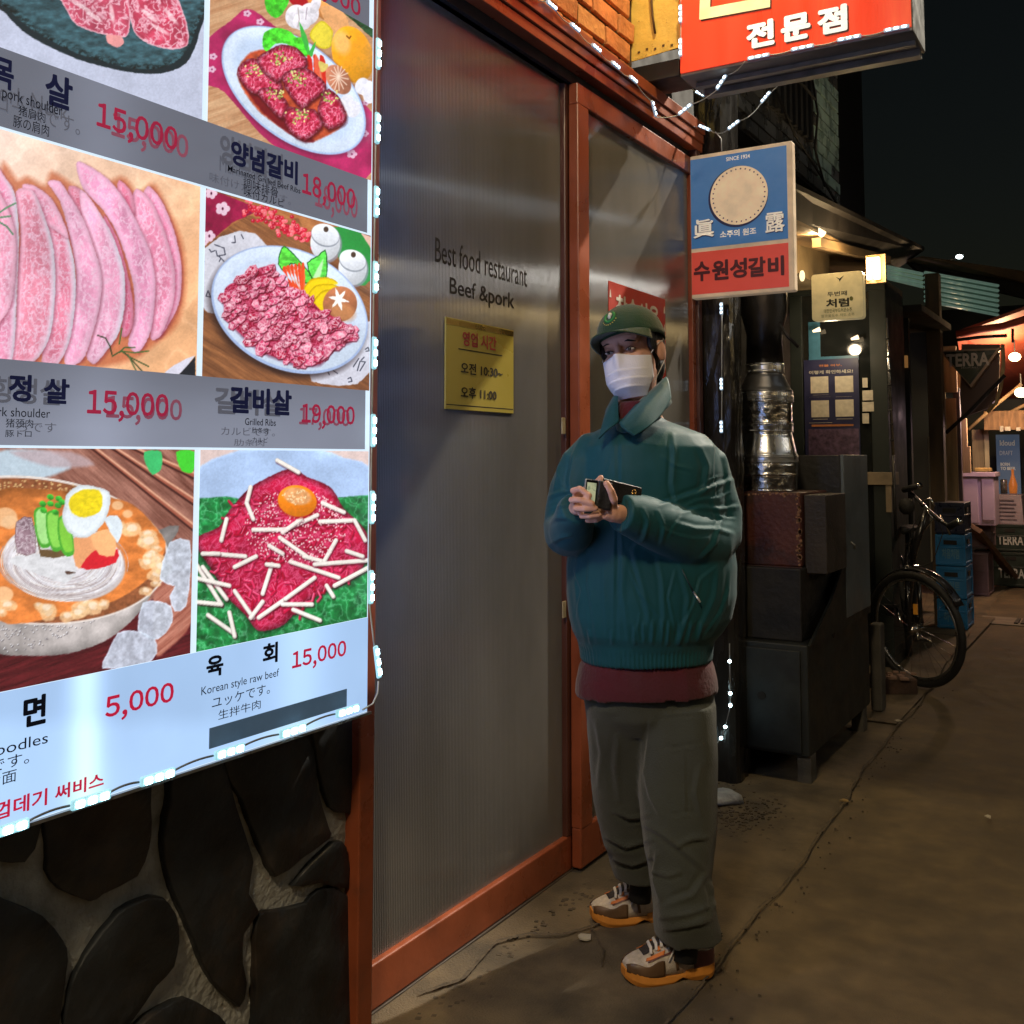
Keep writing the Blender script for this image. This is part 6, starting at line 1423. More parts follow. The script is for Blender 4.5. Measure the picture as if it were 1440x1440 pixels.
# --- shoes
M_mid = mat('orange_midsole', (.62, .24, .035), .55, var=.12, scale=20); M_out = mat('black_outsole', (.02, .018, .016), .8)
M_up = mat('cream_mesh_upper', (.56, .49, .42), .7, var=.2, scale=60, bump=.4, bscale=300); M_brn = mat('brown_overlay', (.13, .072, .035), .5, var=.25, scale=20); M_orn = mat('orange_overlay', (.60, .17, .03), .5)
M_lace = mat('white_lace', (.62, .58, .54), .8); M_mesh = mat('dark_mesh', (.035, .028, .028), .8, bump=.4, bscale=300); M_mar = mat('maroon_overlay', (.12, .04, .035), .45)
def shoe(toe, heel, label):
    toe, heel = Vector(toe), Vector(heel); D = (toe - heel); L = D.length; D.normalize(); S_ = Vector((0, 0, 1)).cross(D)     # S_: left side of the foot
    def pt(s, x, z): return heel + D * (s * L) + S_ * x + Vector((0, 0, z))
    wid = lambda s: (.034 + .014 * math.sin(math.pi * min(1, max(0, (s - .25) / 1.1)))) * (1 if s < .72 else math.sqrt(max(0.02, 1 - ((s - .72) / .285) ** 2.4)))
    wid2 = lambda s: wid(s) if s > .1 else wid(.1) * math.sqrt(max(.02, 1 - ((.1 - s) / .115) ** 2))
    sh = MB()
    # midsole with toe spring, arch gap and split heel
    for s0, s1, nm in ((-.01, .36, 'h'), (.30, 1.0, 'f')):
        rg = []
        for k in range(15):
            s = s0 + (s1 - s0) * k / 14; w = wid2(min(s, .995)) + .004
            zb = .003 + .018 * max(0, (s - .78) / .22) ** 2 + .016 * math.exp(-((s - .40) / .07) ** 2) + (.008 * max(0, (.08 - s) / .08))
            zt_ = .040 - .012 * math.sin(math.pi * min(1, max(0, s) / .9)) * .9 + .006 * max(0, (s - .75) / .25) + (.006 if nm == 'h' else 0)
            rg.append([pt(s, w * .90, zb), pt(s, w * 1.06, (zb + zt_) / 2 - .003), pt(s, w * .97, zt_), pt(s, -w * .97, zt_), pt(s, -w * 1.06, (zb + zt_) / 2 - .003), pt(s, -w * .90, zb)])
        sh.rings(rg)
    so = sh.obj('midsole', M_mid, man, False, bevel=.003, seg=3)
    ob = MB(); 
    for s0, s1 in ((.0, .33), (.46, .97)):
        ob.rings([[pt(s, wid2(s) * .9, -.001 + .022 * max(0, (s - .80) / .2) ** 2), pt(s, wid2(s) * .9, .005 + .022 * max(0, (s - .80) / .2) ** 2), pt(s, -wid2(s) * .9, .005 + .022 * max(0, (s - .80) / .2) ** 2), pt(s, -wid2(s) * .9, -.001 + .022 * max(0, (s - .80) / .2) ** 2)] for s in np.linspace(s0, s1, 10)])
    ob.obj('outsole', M_out, so)
    def hgt(s): return .112 if s < .1 else (.112 + .022 * math.sin((s - .1) / .25 * math.pi / 2) if s < .35 else .134 - .088 * ((s - .35) / .65) ** .95)
    def up(s, t, off=0):
        """t from -1 (right edge at the sole) over 0 (instep) to 1"""
        s = min(max(s, .0), .985); w = wid2(s) + off; a = t * math.pi / 2
        h = (hgt(s) - .030) * (1 if s < .93 else math.sqrt(max(.15, 1 - ((s - .93) / .09) ** 2))) + off
        e = 1.0 if s > .35 else 1 - .25 * (1 - s / .35)
        return pt(s + (off * 3 if s > .95 else 0), w * math.copysign(abs(math.sin(a)) ** .75, math.sin(a)), .030 + .012 * max(0, (s - .75) / .25) + h * e * max(0, math.cos(a)) ** .62)
    rg = [[up(s, t) for t in np.linspace(-1, 1, 25)] for s in np.linspace(0, .985, 30)]
    upo = MB().rings(rg, True, True).obj('upper', M_up, man, True)
    def patch(s0, s1, t0, t1, m, nm='overlay', off=.0022, shape=None, n=(12, 12)):
        vs = []
        for j in range(n[0]):
            for i in range(n[1]):
                a, b_ = j / (n[0] - 1), i / (n[1] - 1)
                s_, t_ = (s0 + (s1 - s0) * a, t0 + (t1 - t0) * b_) if shape is None else shape(a, b_)
                vs.append(up(s_, t_, off))
        o = MB().add(vs, [(j * n[1] + i, j * n[1] + i + 1, (j + 1) * n[1] + i + 1, (j + 1) * n[1] + i) for j in range(n[0] - 1) for i in range(n[1] - 1)]).obj(nm, m, upo, True, fix=False)
        sd = o.modifiers.new('t', 'SOLIDIFY'); sd.thickness = .0018; sd.offset = 0
        return o
    # side sg=-1 / 1: mudguard, quarter stripes, heel counter
    for sg in (-1, 1):
        patch(0, 0, 0, 0, M_brn, 'mudguard', shape=lambda a, b_, sg=sg: (.60 + .38 * a, sg * (1 - b_ * (.24 + .34 * a * a + .06 * math.sin(a * 9)))))
        patch(0, 0, 0, 0, M_orn, shape=lambda a, b_, sg=sg: (.58 + .20 * a + .02 * b_, sg * (.46 - .10 * a + .12 * b_)))
        patch(0, 0, 0, 0, M_mar, shape=lambda a, b_, sg=sg: (.26 + .52 * a, sg * (.58 + .05 * math.sin(a * 5) + .05 * b_)), off=.0028)
        patch(0, 0, 0, 0, M_brn, shape=lambda a, b_, sg=sg: (.44 + .03 * b_ + .07 * a, sg * (.98 - .5 * a)), off=.003)
        patch(0, 0, 0, 0, M_mar, 'heel_counter', shape=lambda a, b_, sg=sg: (.0 + .26 * a, sg * (1 - b_ * (.45 - .25 * a))), off=.002)
        patch(0, 0, 0, 0, M_orn, shape=lambda a, b_, sg=sg: (.36 + .12 * a, sg * (.30 + .10 * b_ - .05 * a)), off=.003)
        for k in range(5):
            s = .40 + k * .075; patch(0, 0, 0, 0, M_orn if k % 2 else M_brn, 'eyestay', shape=lambda a, b_, s=s, sg=sg: (s + .035 * a, sg * (.20 + .16 * b_)), off=.0035, n=(4, 5))
    patch(.36, .80, -.16, .16, M_mesh, 'tongue', off=.003)
    lc = MB()
    for k in range(6):
        s = .38 + k * .060
        MB().tube([up(s, -.30, .005), up(s + .02, -.12, .010), up(s + .035, .12, .010), up(s + .05, .30, .005)], [(.0046, .0018)] * 4, 8).obj('lace', M_lace, upo, True)
    MB().tube([up(.39, .05, .008), up(.38, .25, .020), up(.42, .45, .022), up(.50, .62, .010), up(.56, .80, .006)], .0022, 6).obj('lace', M_lace, upo, True)
    MB().tube([up(.39, -.05, .008), up(.37, -.22, .024), up(.43, -.40, .020), up(.47, -.62, .008)], .0022, 6).obj('lace', M_lace, upo, True)
    MB().tube([up(.34, -.2, .012), up(.36, -.35, .030), up(.42, -.25, .026), up(.39, 0, .012), up(.36, .3, .028), up(.33, .2, .014)], .0022, 6).obj('lace', M_lace, upo, True)
    so['label'] = label
    return upo
t1, h1 = g(884, 1383), g(1002, 1372)
D = (t1 - h1).normalized(); shoe(t1 + D * .015, h1 + RY * .012, 'orange midsole of the nearer shoe')
t1, h1 = g(838, 1299), g(938, 1294); D = (t1 - h1).normalized(); shoe(t1 + D * .015, h1 + RY * .012 - D * .02, 'orange midsole of the farther shoe')
# socks
for pts in ([(966, 1300, -.10, .036), (964, 1325, -.105, .034), (962, 1350, -.11, .034)], [(899, 1222, .185, .034), (901, 1245, .18, .033), (900, 1266, .18, .032)]):
    tube_px(pts, 20).obj('sock', mat('black_sock', (.012, .012, .013), .9, bump=.3, bscale=200), man, True)
# ------------------------------------------------------------------ grill oven with its chimney
M_blkm = mat('sooty_black_metal', (.012, .011, .010), .55, var=.5, scale=8, bump=.25, bscale=30)
M_grym = mat('dark_grey_panel', (.012, .015, .0155), .5, var=.35, scale=6, bump=.12, bscale=24, col2=(.006, .0075, .008), c2scale=5)
M_lgry = mat('grey_lit_side', (.10, .125, .14), .42, var=.18, scale=6)
M_rust = mat('rusty_brown_metal', (.085, .020, .012), .45, var=.3, scale=6, bump=.25, bscale=50, col2=(.035, .012, .009), c2scale=5, spec=.6)
M_rustl = mat('rust_flakes', (.30, .16, .09), .8, var=.5, scale=80)
ov = thing('grill_oven', 'dark metal grill oven cabinet with rusty firebox beside the man', 'oven', (-1.42, 5.0, 0))
yo = 4.48
xo1 = W(1139, 1080, 'y', yo).x; xo0 = -1.72
zt0 = W(1100, 905, 'y', yo).z
MB().box((xo0, yo, .12), (xo1, 5.62, zt0)).obj('base_cabinet', M_grym, ov, bevel=.006)
MB().box((xo0 + .02, yo - .014, .135), (xo1 - .03, yo - .001, zt0 - .025)).obj('door', M_grym, ov, bevel=.003)
c = W(1071, 978, 'y', yo - .015)
MB().tube([(c.x, c.y + .002, c.z), (c.x, c.y - .004, c.z)], .018, 16).obj('round_hole', M_dark, ov)
c2 = W(1172, 891, 'x', xo1)
MB().tube([(xo1 - .002, c2.y, c2.z), (xo1 + .002, c2.y, c2.z)], .02, 14).obj('round_hole', M_dark, ov)
for x, y in ((xo0 + .15, yo + .06), (xo1 - .03, yo + .06), (xo1 - .03, 5.5), (xo0 + .15, 5.5)):
    MB().box((x - .03, y - .04, .004), (x + .03, y + .04, .122)).obj('foot', mat('concrete_block', (.07, .064, .055), .9, var=.3, bump=.4), ov, bevel=.004)
# side shield: sloping up from the base to the tall rear cabinet
ty0, ty1 = 5.12, 5.58
ztt = W(1195, 640, 'y', ty0).z
MB().prism([(xo1, yo, zt0 - .001), (xo1, 5.62, zt0 - .001), (xo1, 5.62, .95), (xo1, ty0, .90), (xo1, 4.86, .74)], (.012, 0, 0)).obj('side_shield', M_grym, ov)
xt0, xt1 = W(1121, 700, 'y', ty0).x, xo1
MB().box((xt0 - .3, ty0, .62), (xt1 - .002, ty1, ztt)).obj('rear_cabinet', M_blkm, ov, bevel=.005)
MB().box((xt1 - .002, ty0 - .004, .62), (xt1 + .014, ty1 + .04, ztt + .002)).obj('rear_side_panel', M_lgry, ov, bevel=.003)  # light on the cabinet's right side put into a paler grey
hh = W(1197, 762, 'x', xt1 + .016); MB().tube([hh, hh + Vector((.012, .02, -.015)), hh + Vector((.004, .045, -.035))], .0035, 6).obj('hook', mat('pale_metal', (.6, .58, .52), .3, .6), ov, True)
# firebox
yf = 4.60
fa, fb = W(1035, 793, 'y', yf), W(1125, 693, 'y', yf)
MB().box((fa.x - .12, yf, fa.z), (fb.x, yf + .46, fb.z)).obj('firebox', M_rust, ov, bevel=.008, seg=3)
xs2 = W(1163, 740, 'y', yf + .06).x
MB().box((fb.x + .002, yf + .05, fa.z - .03), (xs2, yf + .40, fb.z - .01)).obj('side_box', mat('dull_grey_brown_metal', (.032, .026, .023), .5, var=.4, scale=6, bump=.2), ov, bevel=.004)
MB().box((fa.x - .14, yf - .05, zt0), (fb.x + .01, yf + .48, fa.z - .002)).obj('ash_chamber', M_blkm, ov, bevel=.006)
MB().box((fa.x - .12, yf - .012, fa.z - .012), (fb.x + .004, yf + .002, fa.z + .001)).obj('ledge', M_rust, ov, bevel=.002)
b = MB(); rr = random.Random(6)
for k in range(90):
    z = rr.uniform(fa.z + .01, fb.z); x = fb.x - abs(rr.gauss(0, .008)) if k < 60 else rr.uniform(fa.x, fb.x); z = z if k < 60 else fb.z - abs(rr.gauss(0, .012)); s = rr.uniform(.002, .006)
    b.obox((x, yf - .001, z), (s, 0, s * .4), (0, .001, 0), (-s * .3, 0, s))
b.obj('rust_flakes', M_rustl, ov, kind='stuff', fix=False)
# chimney
cx_ = W(1077, 600, 'y', yf + .20).x; cyy = yf + .20
zc = lambda v: W(1077, v, 'y', cyy).z
pxm = lambda w: w / 2 * (4.80 / 1460)
chim = thing('chimney_pipe', 'stacked shiny steel chimney sections rising from the rusty firebox', 'chimney', (cx_, cyy, zc(690)))
ROWS = [(690, 668, 84, 84, 'foil'), (668, 650, 87, 86, 'foil'), (650, 641, 88, 88, 's'), (641, 608, 86, 72, 's'), (608, 596, 76, 76, 's'), (596, 566, 74, 74, 'foil'), (566, 560, 78, 78, 's'), (560, 552, 78, 77, 's'), (552, 525, 76, 50, 'd'), (525, 512, 54, 54, 's')]
for v0, v1, w0, w1, k in ROWS:
    z0, z1 = zc(v0), zc(v1); r0, r1 = pxm(w0), pxm(w1); prof = [(r0 * .5, z0), (r0, z0), (r0 * 1.015, z0 + .004), (r0, z0 + .008)]
    nn_ = 7
    for i in range(1, nn_): prof.append((r0 + (r1 - r0) * i / nn_, z0 + (z1 - z0) * i / nn_))
    prof += [(r1, z1 - .008), (r1 * 1.015, z1 - .004), (r1, z1), (r1 * .5, z1)]
    o = MB().lathe((cx_, cyy, 0), prof, 40, False).obj('foil_wrap' if k == 'foil' else 'pipe_section', mat('crumpled_foil', (.55, .54, .52), .2, 1.0, var=.2, scale=20, bump=.6, bscale=30) if k == 'foil' else (M_steel if k == 's' else mat('dull_zinc', (.20, .20, .20), .35, .9, var=.2, scale=6)), chim, True)
MB().tube([(cx_, cyy, zc(513)), (cx_, cyy, zc(470)), (cx_, cyy + .0, zc(440)), (cx_ - .02, cyy + .05, zc(330))], [pxm(52), pxm(50), pxm(66), pxm(68)], 28).obj('flue', M_steel_d, chim, True)
q = W(1095, 455, 'y', cyy - .15); q2_ = W(1123, 488, 'y', cyy - .15)
MB().tube([q, (q + q2_) / 2 + Vector((0, 0, -.01)), q2_], .008, 8).obj('rod', M_steel_d, chim, True)

# ------------------------------------------------------------------ buildings above and behind
up = thing('brick_upper_storey', 'dark tiled upper storey behind the blue sign, pale green light put into some tile colours', 'building', (-1.75, 5.8, 3))
xu = -1.72
yu0, yu1 = 4.85, W(1181, 250, 'x', xu).y
zu0 = W(1181, 292, 'x', xu).z; 
MB().box((xu - .6, yu0, zu0 - .0), (xu - .02, yu1, 6.5)).obj('wall', mat('dark_mortar', (.012, .012, .012), .9), up)
M_tile = [mat('tile_tone_%s' % n, c, .30, var=.4, scale=8, bump=.15, bscale=20) for n, c in (('black', (.075, .072, .068)), ('grey', (.13, .13, .125)), ('green', (.34, .48, .43)))]  # the green tone is pale green light put into the tile colour
rt = random.Random(3); th_, tl_ = .082, .21; row = 0; z = zu0 + .01
while z < 4.35:
    y = yu0 + (row % 2) * .11 - .1
    while y < yu1 - .02:
        a0, a1 = max(y, yu0), min(y + tl_, yu1 - .002)
        if a1 - a0 > .03 and a0 > 5.0:
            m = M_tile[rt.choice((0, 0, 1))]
            if a0 > yu1 - .75 and 3.15 < z < 3.95 and rt.random() < .9: m = M_tile[2]  # patch of greenish light, coloured tile by tile
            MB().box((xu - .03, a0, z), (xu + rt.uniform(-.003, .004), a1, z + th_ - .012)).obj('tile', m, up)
        y += tl_ + .012
    z += th_; row += 1
M_blind = mat('black_corrugated_blind', (.014, .014, .015), .6)
b = MB(); pts = []
ya, yb_ = W(1088, 130, 'x', xu + .03).y, W(1142, 130, 'x', xu + .03).y
zlo_ = W(1120, 178, 'x', xu + .03).z
for k in range(14):
    y0_ = ya + (yb_ - ya) * k / 14
    MB().box((xu + .004, y0_, zlo_), (xu + .02 + .018 * (k % 2), y0_ + (yb_ - ya) / 14 * .82, 5.2)).obj('slat', M_blind, up)
for k, q_ in enumerate(([(1092, 128), (1118, 190), (1150, 240), (1176, 285)], [(1140, 96), (1150, 160), (1146, 210), (1160, 262)], [(1120, 112), (1132, 122), (1146, 140)])):
    P = [W(u, v, 'x', xu + .05 + .01 * k) for u, v in q_]; tag(MB().tube(P, .008, 6).obj('black_cable', M_dark, None, True), ('long black cable slanting down the tiled wall', 'black cable hanging vertically over the tiles coloured as green lit', 'short black cable just below the red sign')[k], 'cable')
# second building end wall further along, outside the lit part: dark
bk = thing('dark_building', 'unlit dark building block rising behind the tiled storey', 'building', (-3, 9, 0))
MB().box((-7, 7.3, 3.2), (-2.6, 12, 9)).obj('wall', mat('unlit_render', (.02, .02, .021), .9, var=.3, scale=1), bk)
# wall of the neighbour under the upper storey
nb = thing('neighbour_wall', 'lamp-lit ochre plaster wall strip behind the blue sign', 'wall', (-1.9, 5, 0))
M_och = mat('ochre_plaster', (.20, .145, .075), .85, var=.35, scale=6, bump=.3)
MB().box((-2.3, 4.76, 0), (-1.82, 6.0, zu0 - .02)).obj('wall', mat('dark_wall_plaster', (.03, .026, .02), .85, var=.35, scale=6, bump=.3), nb)  # darker than the ochre strip of the same wall
MB().box((-2.9, 6.0, 0), (-2.4, 9.6, zu0 - .02)).obj('wall', mat('dark_wall_plaster', (.03, .026, .02), .85), nb)
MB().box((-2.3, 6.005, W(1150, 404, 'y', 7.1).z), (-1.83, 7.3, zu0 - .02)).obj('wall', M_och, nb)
def board(name, a, c, h, d, m, label, cat, kind=None):
    o = MB().beam(a, c, d, h).obj(name, m, None, bevel=.004); tag(o, label, cat, kind=kind); return o
M_roofd = mat('dark_roof_board', (.016, .012, .010), .7, var=.3, scale=6)
M_beamw = mat('lamp_lit_wood', (.30, .19, .085), .75, var=.25, scale=4, stretch=(6, 1, 6))
aw = thing('shop_awning', 'dark sloping fascia and roof over the neighbouring shop front', 'awning', (-1.5, 6, 2.4))
A1, B1 = W(1112, 290, 'y', 5.3), W(1300, 372, 'y', 9.4)
A2, B2 = W(1112, 262, 'y', 5.3), W(1300, 352, 'y', 9.4)
A3, B3 = W(1112, 305, 'y', 5.3), W(1262, 378, 'y', 9.4)
def quadslab(P, off, name, m, parent):
    return MB().prism([Vector(p) for p in P], off).obj(name, m, parent)
quadslab([A3, B3, B2, A2], (-.03, .02, 0), 'fascia', M_roofd, aw)
quadslab([A2, B2, B2 + Vector((-1.0, 0, .25)), A2 + Vector((-1.0, 0, .25))], (0, 0, .03), 'roof', M_roofd, aw)
quadslab([A3, B3, B3 + Vector((-.8, 0, .02)), A3 + Vector((-.8, 0, .02))], (0, 0, -.02), 'soffit', M_beamw, aw)
b1, b2 = W(1148, 341, 'y', 6.1), W(1248, 366, 'y', 8.2)
MB().beam(b1, b2, .05, .055).obj('batten', M_beamw, aw)
# glass porch of the shop
yp = 7.2
M_grn = mat('dark_green_frame', (.008, .014, .013), .6, var=.2, scale=8); M_gls = mat('dark_glass', (.012, .014, .014), .06, spec=.7, var=.1)
pr = thing('glass_porch', 'dark green framed glass porch with posters beside the grill oven', 'shop front', (-1.5, yp, 0))
def V(u, v, y=yp): return W(u, v, 'y', y)
xp0, xp1 = V(1113, 600).x, V(1250, 600).x
ztp = V(1180, 398).z
MB().box((xp0, yp, 0), (V(1130, 600).x, yp + .06, ztp)).obj('post', M_grn, pr, bevel=.004)
MB().box((V(1226, 600).x, yp - .005, 0), (xp1, yp + .07, ztp + .02)).obj('post', M_grn, pr, bevel=.004)
MB().box((xp0, yp - .02, V(1180, 412).z), (xp1, yp + .05, ztp)).obj('head_rail', M_grn, pr, bevel=.004)
MB().box((V(1130, 600).x, yp + .02, 0), (V(1226, 600).x, yp + .03, V(1180, 412).z)).obj('glass', M_gls, pr)
MB().box((xp1 - .03, yp + .07, 0), (xp1 - .002, yp + .6, ztp)).obj('side_panel', M_grn, pr)
sa, sb = V(1213, 690), V(1251, 664)
MB().box((sa.x, yp - .03, sa.z + .04), (sb.x + .02, yp + .2, sb.z)).obj('sill', mat('pale_worn_wood', (.22, .17, .11), .7, var=.3), pr, bevel=.003)
MB().box((V(1248, 700).x - .006, yp - .02, V(1250, 720).z), (V(1250, 700).x + .02, yp + .0, sb.z)).obj('trim', mat('pale_worn_wood', (.22, .17, .11), .7, var=.3), pr)
# poster
M_pnv = mat('poster_navy', (.022, .024, .075), .45, var=.2, scale=10); M_pap = mat('poster_paper', (.55, .50, .40), .6, var=.15, scale=30); M_por = mat('poster_orange', (.40, .15, .05), .6); M_pblue = mat('poster_blue', (.04, .15, .24), .5, var=.25, scale=12)
po = thing('navy_poster', 'navy poster with four pale squares on the porch glass', 'poster', V(1170, 640, yp + .01))
pa_, pb_ = V(1133, 640, yp + .01), V(1207, 503, yp + .01)
MB().box((pa_.x, yp + .006, pa_.z), (pb_.x, yp + .012, pb_.z)).obj('sheet', M_pnv, po)
K12 = cv(8, 1100, 440)
def LQ(body, a, c, m, bold, parent=po, off=.0065): lettering(body, K12([a])[0], K12([c])[0], 'y', yp + .012, m, parent, bold, off)
LQ('전볼 여부,', (415, 612), (672, 572), M_por, .02); LQ('이렇게 확인하세요!', (305, 695), (798, 632), mat('poster_white', (.45, .43, .38), .6), .02)
for a, c in (((320, 905), (515, 712)), ((595, 895), (795, 705)), ((328, 1175), (522, 982)), ((600, 1168), (800, 972))):
    a_, c_ = V(*K12([a])[0]), V(*K12([c])[0]); MB().box((a_.x, yp + .003, a_.z), (c_.x, yp + .006, c_.z)).obj('pale_square', M_pap, po)
for a, c, m in (((300, 950), (540, 942), M_pap), ((600, 945), (780, 938), M_pap), ((330, 1280), (800, 1250), M_por), ((300, 1240), (560, 1232), M_pap), ((345, 1200), (510, 1192), M_pap), ((610, 1196), (790, 1188), M_pap), ((345, 925), (520, 918), M_pap)):
    a_, c_ = V(*K12([a])[0]), V(*K12([c])[0]); MB().box((a_.x, yp + .004, a_.z), (c_.x, yp + .006, c_.z)).obj('text_line', m, po)
a_, c_ = V(*K12([(296, 1440)])[0]), V(*K12([(860, 1300)])[0]); MB().box((a_.x, yp + .004, a_.z - .18), (c_.x, yp + .006, c_.z)).obj('picture_field', mat('poster_mauve', (.09, .055, .10), .5, var=.6, scale=30), po)
# blue strip posters behind
st = thing('blue_poster', 'blue poster strip on the porch glass above the navy poster', 'poster', V(1140, 500))
a_, c_ = V(1137, 508), V(1152, 452); MB().box((a_.x, yp + .012, a_.z), (c_.x, yp + .016, c_.z)).obj('sheet', M_pblue, st)
a_, c_ = V(1137, 509), V(1207, 499); MB().box((a_.x, yp + .008, a_.z), (c_.x, yp + .011, c_.z)).obj('sheet', M_pblue, st)
for k, (a, c) in enumerate((((905, 840), (960, 730)), ((905, 985), (1020, 870)), ((905, 1110), (1030, 1000)), ((905, 1245), (975, 1130)))):
    a_, c_ = V(*K12([a])[0], yp - .006), V(*K12([c])[0], yp - .006)
    o = MB().box((a_.x, yp - .009, a_.z), (c_.x, yp - .006, c_.z)).obj('sticker', M_pap); tag(o, ('topmost small pale sticker on the porch post beside the navy poster', 'second small pale sticker from the top on the porch post', 'widest small pale sticker on the porch post, third from the top', 'lowest small pale sticker on the porch post')[k], 'sticker')
# hanging soju sign
sg = thing('cream_soju_sign', 'cream soju sign with rounded corners and a small bird mark', 'shop sign', V(1180, 450, 6.2))
ysg = 6.2
def V2(u, v): return W(u, v, 'y', ysg)
a_, c_ = V2(1142, 452), V2(1213, 380)
r = .02; pts = []
for cx2, cz2, t0 in ((c_.x - r, c_.z - r, 0), (a_.x + r, c_.z - r, 90), (a_.x + r, a_.z + r, 180), (c_.x - r, a_.z + r, 270)):
    for t in (0, 30, 60, 90): pts.append((cx2 + r * math.cos(math.radians(t0 + t)), ysg, cz2 + r * math.sin(math.radians(t0 + t))))
MB().prism(pts[::-1], (0, .06, 0)).obj('panel', mat('cream_acrylic', (.50, .42, .22), .4, emis=.30, ecol=(.62, .50, .25)), sg, bevel=.003)
K11 = cv(8, 1080, 280)
M_sk = mat('sign_black_ink', (.02, .018, .012), .6); M_gi = mat('sign_olive_ink', (.12, .13, .03), .6)
def LS(body, a, c, m, bold, tl): lettering(body, K11([a])[0], K11([c])[0], 'y', ysg - .001, m, sg, bold, .001, tl=K11([tl])[0])
LS('두번째', (668, 1100), (888, 1045), M_sk, .012, (668, 1046)); LS('처럼', (655, 1226), (912, 1120), M_sk, .03, (655, 1128)); LS('대한민국부드러운소주', (630, 1285), (945, 1238), M_gi, .01, (630, 1240)); LS('알코올도수 저도 소주', (600, 1335), (975, 1292), M_gi, .0, (600, 1302))
def bird(c, s): return [(c.x - s, ysg - .002, c.z + s * .5), (c.x, ysg - .002, c.z - s * .1), (c.x + s * 1.2, ysg - .002, c.z + s * .65), (c.x + s * .3, ysg - .002, c.z - s * .5), (c.x - s * .1, ysg - .002, c.z - s * .95), (c.x - s * .1, ysg - .002, c.z - s * .45)]
MB().prism(bird(V2(*K11([(805, 890)])[0]), .022)[::-1], (0, -.001, 0)).obj('bird_mark', M_sk, sg)
disc(V2(*K11([(938, 1118)])[0]), .013, M_gi, sg, 'seal', .001, 20, .8)
# bright rectangular lamp
lp = thing('wall_lamp', 'bright warm rectangular ring lamp on the porch corner', 'lamp', W(1226, 375, 'y', 6.5))
M_warm = glow('warm_lamp_glass', (1.0, .72, .34), 9)
a_, c_ = W(1219, 393, 'y', 6.5), W(1236, 361, 'y', 6.5); w_ = .018
MB().box((a_.x, 6.5, a_.z), (a_.x + w_, 6.53, c_.z)).obj('tube', M_warm, lp); MB().box((c_.x - w_ * 1.8, 6.5, a_.z), (c_.x, 6.53, c_.z)).obj('tube', M_warm, lp)
MB().box((a_.x + w_, 6.5, c_.z - .012), (c_.x - w_ * 1.8, 6.53, c_.z)).obj('tube', M_warm, lp); MB().box((a_.x - .01, 6.531, a_.z - .02), (c_.x + .03, 6.56, c_.z + .02)).obj('backplate', M_beamw, lp)
lamp('POINT', 'ring_lamp_light', (a_.x + .04, 6.42, (a_.z + c_.z) / 2), 14, (1, .72, .38), .05)
lamp('POINT', 'eave_lamp_light', W(1146, 328, 'y', 6.0), 12, (1, .72, .38), .04)
ev = thing('eave_spotlight', 'small lit spotlight under the eave beside the blue sign', 'lamp', W(1148, 322, 'y', 6.02))
MB().tube([W(1140, 316, 'y', 6.02), W(1158, 330, 'y', 6.02)], [.010, .022], 12).obj('shade', glow('warm_small', (1, .75, .45), 2.2), ev, True)
bu = thing('clamp_lamp', 'small bare clamp bulb on the ochre wall below the eave', 'lamp', W(1127, 388, 'y', 5.9))
MB().ball(W(1128, 388, 'y', 5.9), (.016, .016, .034), 12).obj('bulb', glow('warm_small2', (1, .8, .45), 1.6), bu, True)
MB().tube([W(1124, 384, 'y', 5.92), W(1116, 392, 'y', 5.95)], .004, 6).obj('arm', M_dark, bu)
(MB().box((W(1081, 420, 'y', 5.2).x, 5.2, W(1090, 457, 'y', 5.2).z), (W(1096, 420, 'y', 5.2).x, 5.22, W(1090, 405, 'y', 5.2).z)).obj('green_lit_pane', mat('pale_green_glass', (.22, .32, .24), .3, var=.3, emis=.08, ecol=(.5, .8, .55)), nb))  # pane of unknown kind, its green light put into colour and glow
# slim striped pole
sp = thing('slim_pole', 'slim shiny banded pole standing in front of the dark shed', 'pole', W(1251, 700, 'y', 6.9))
MB().tube([W(1256, 640, 'y', 7.1), W(1250, 520, 'y', 7.1), W(1247, 447, 'y', 7.1)], [.010, .009, .005], 10).obj('rod', M_steel, sp, True)
MB().tube([W(1256, 640, 'y', 7.1), W(1258, 700, 'y', 7.1), W(1260, 760, 'y', 7.1)], .010, 10).obj('rod', M_steel_d, sp, True)
for v in (475, 500, 520, 540, 558, 576, 595, 618): MB().tube([(W(1247 + (v - 447) * .045, v, 'y', 7.1)), W(1247 + (v - 447) * .045, v + 2.5, 'y', 7.1)], .0125, 10).obj('band', M_dark, sp, True)

# ------------------------------------------------------------------ shed, corrugated roof, post, further stalls
shd = thing('dark_shed', 'dark unlit stall between the porch and the wooden post', 'stall', (-1.6, 8.4, 0))
xsA, xsB = W(1245, 600, 'y', 8.3).x, W(1312, 600, 'y', 8.9).x
MB().box((-2.2, 8.3, 0), (xsB - .06, 8.36, 2.45)).obj('front_wall', mat('shed_black', (.012, .013, .013), .7, var=.4, scale=3), shd)
MB().box((-2.2, 7.95, 2.45), (xsB + .1, 9.3, 2.5)).obj('roof', M_roofd, shd)
cp = W(1262, 508, 'y', 8.2); MB().box((cp.x - .06, 8.24, cp.z - .045), (cp.x + .06, 8.29, cp.z + .045)).obj('lit_opening', mat('dim_orange', (.2, .10, .04), .6, emis=.25, ecol=(.6, .28, .08)), shd)
cor = thing('corrugated_canopy', 'greenish lit corrugated plastic canopy above the stalls', 'canopy', W(1330, 400, 'y', 9))
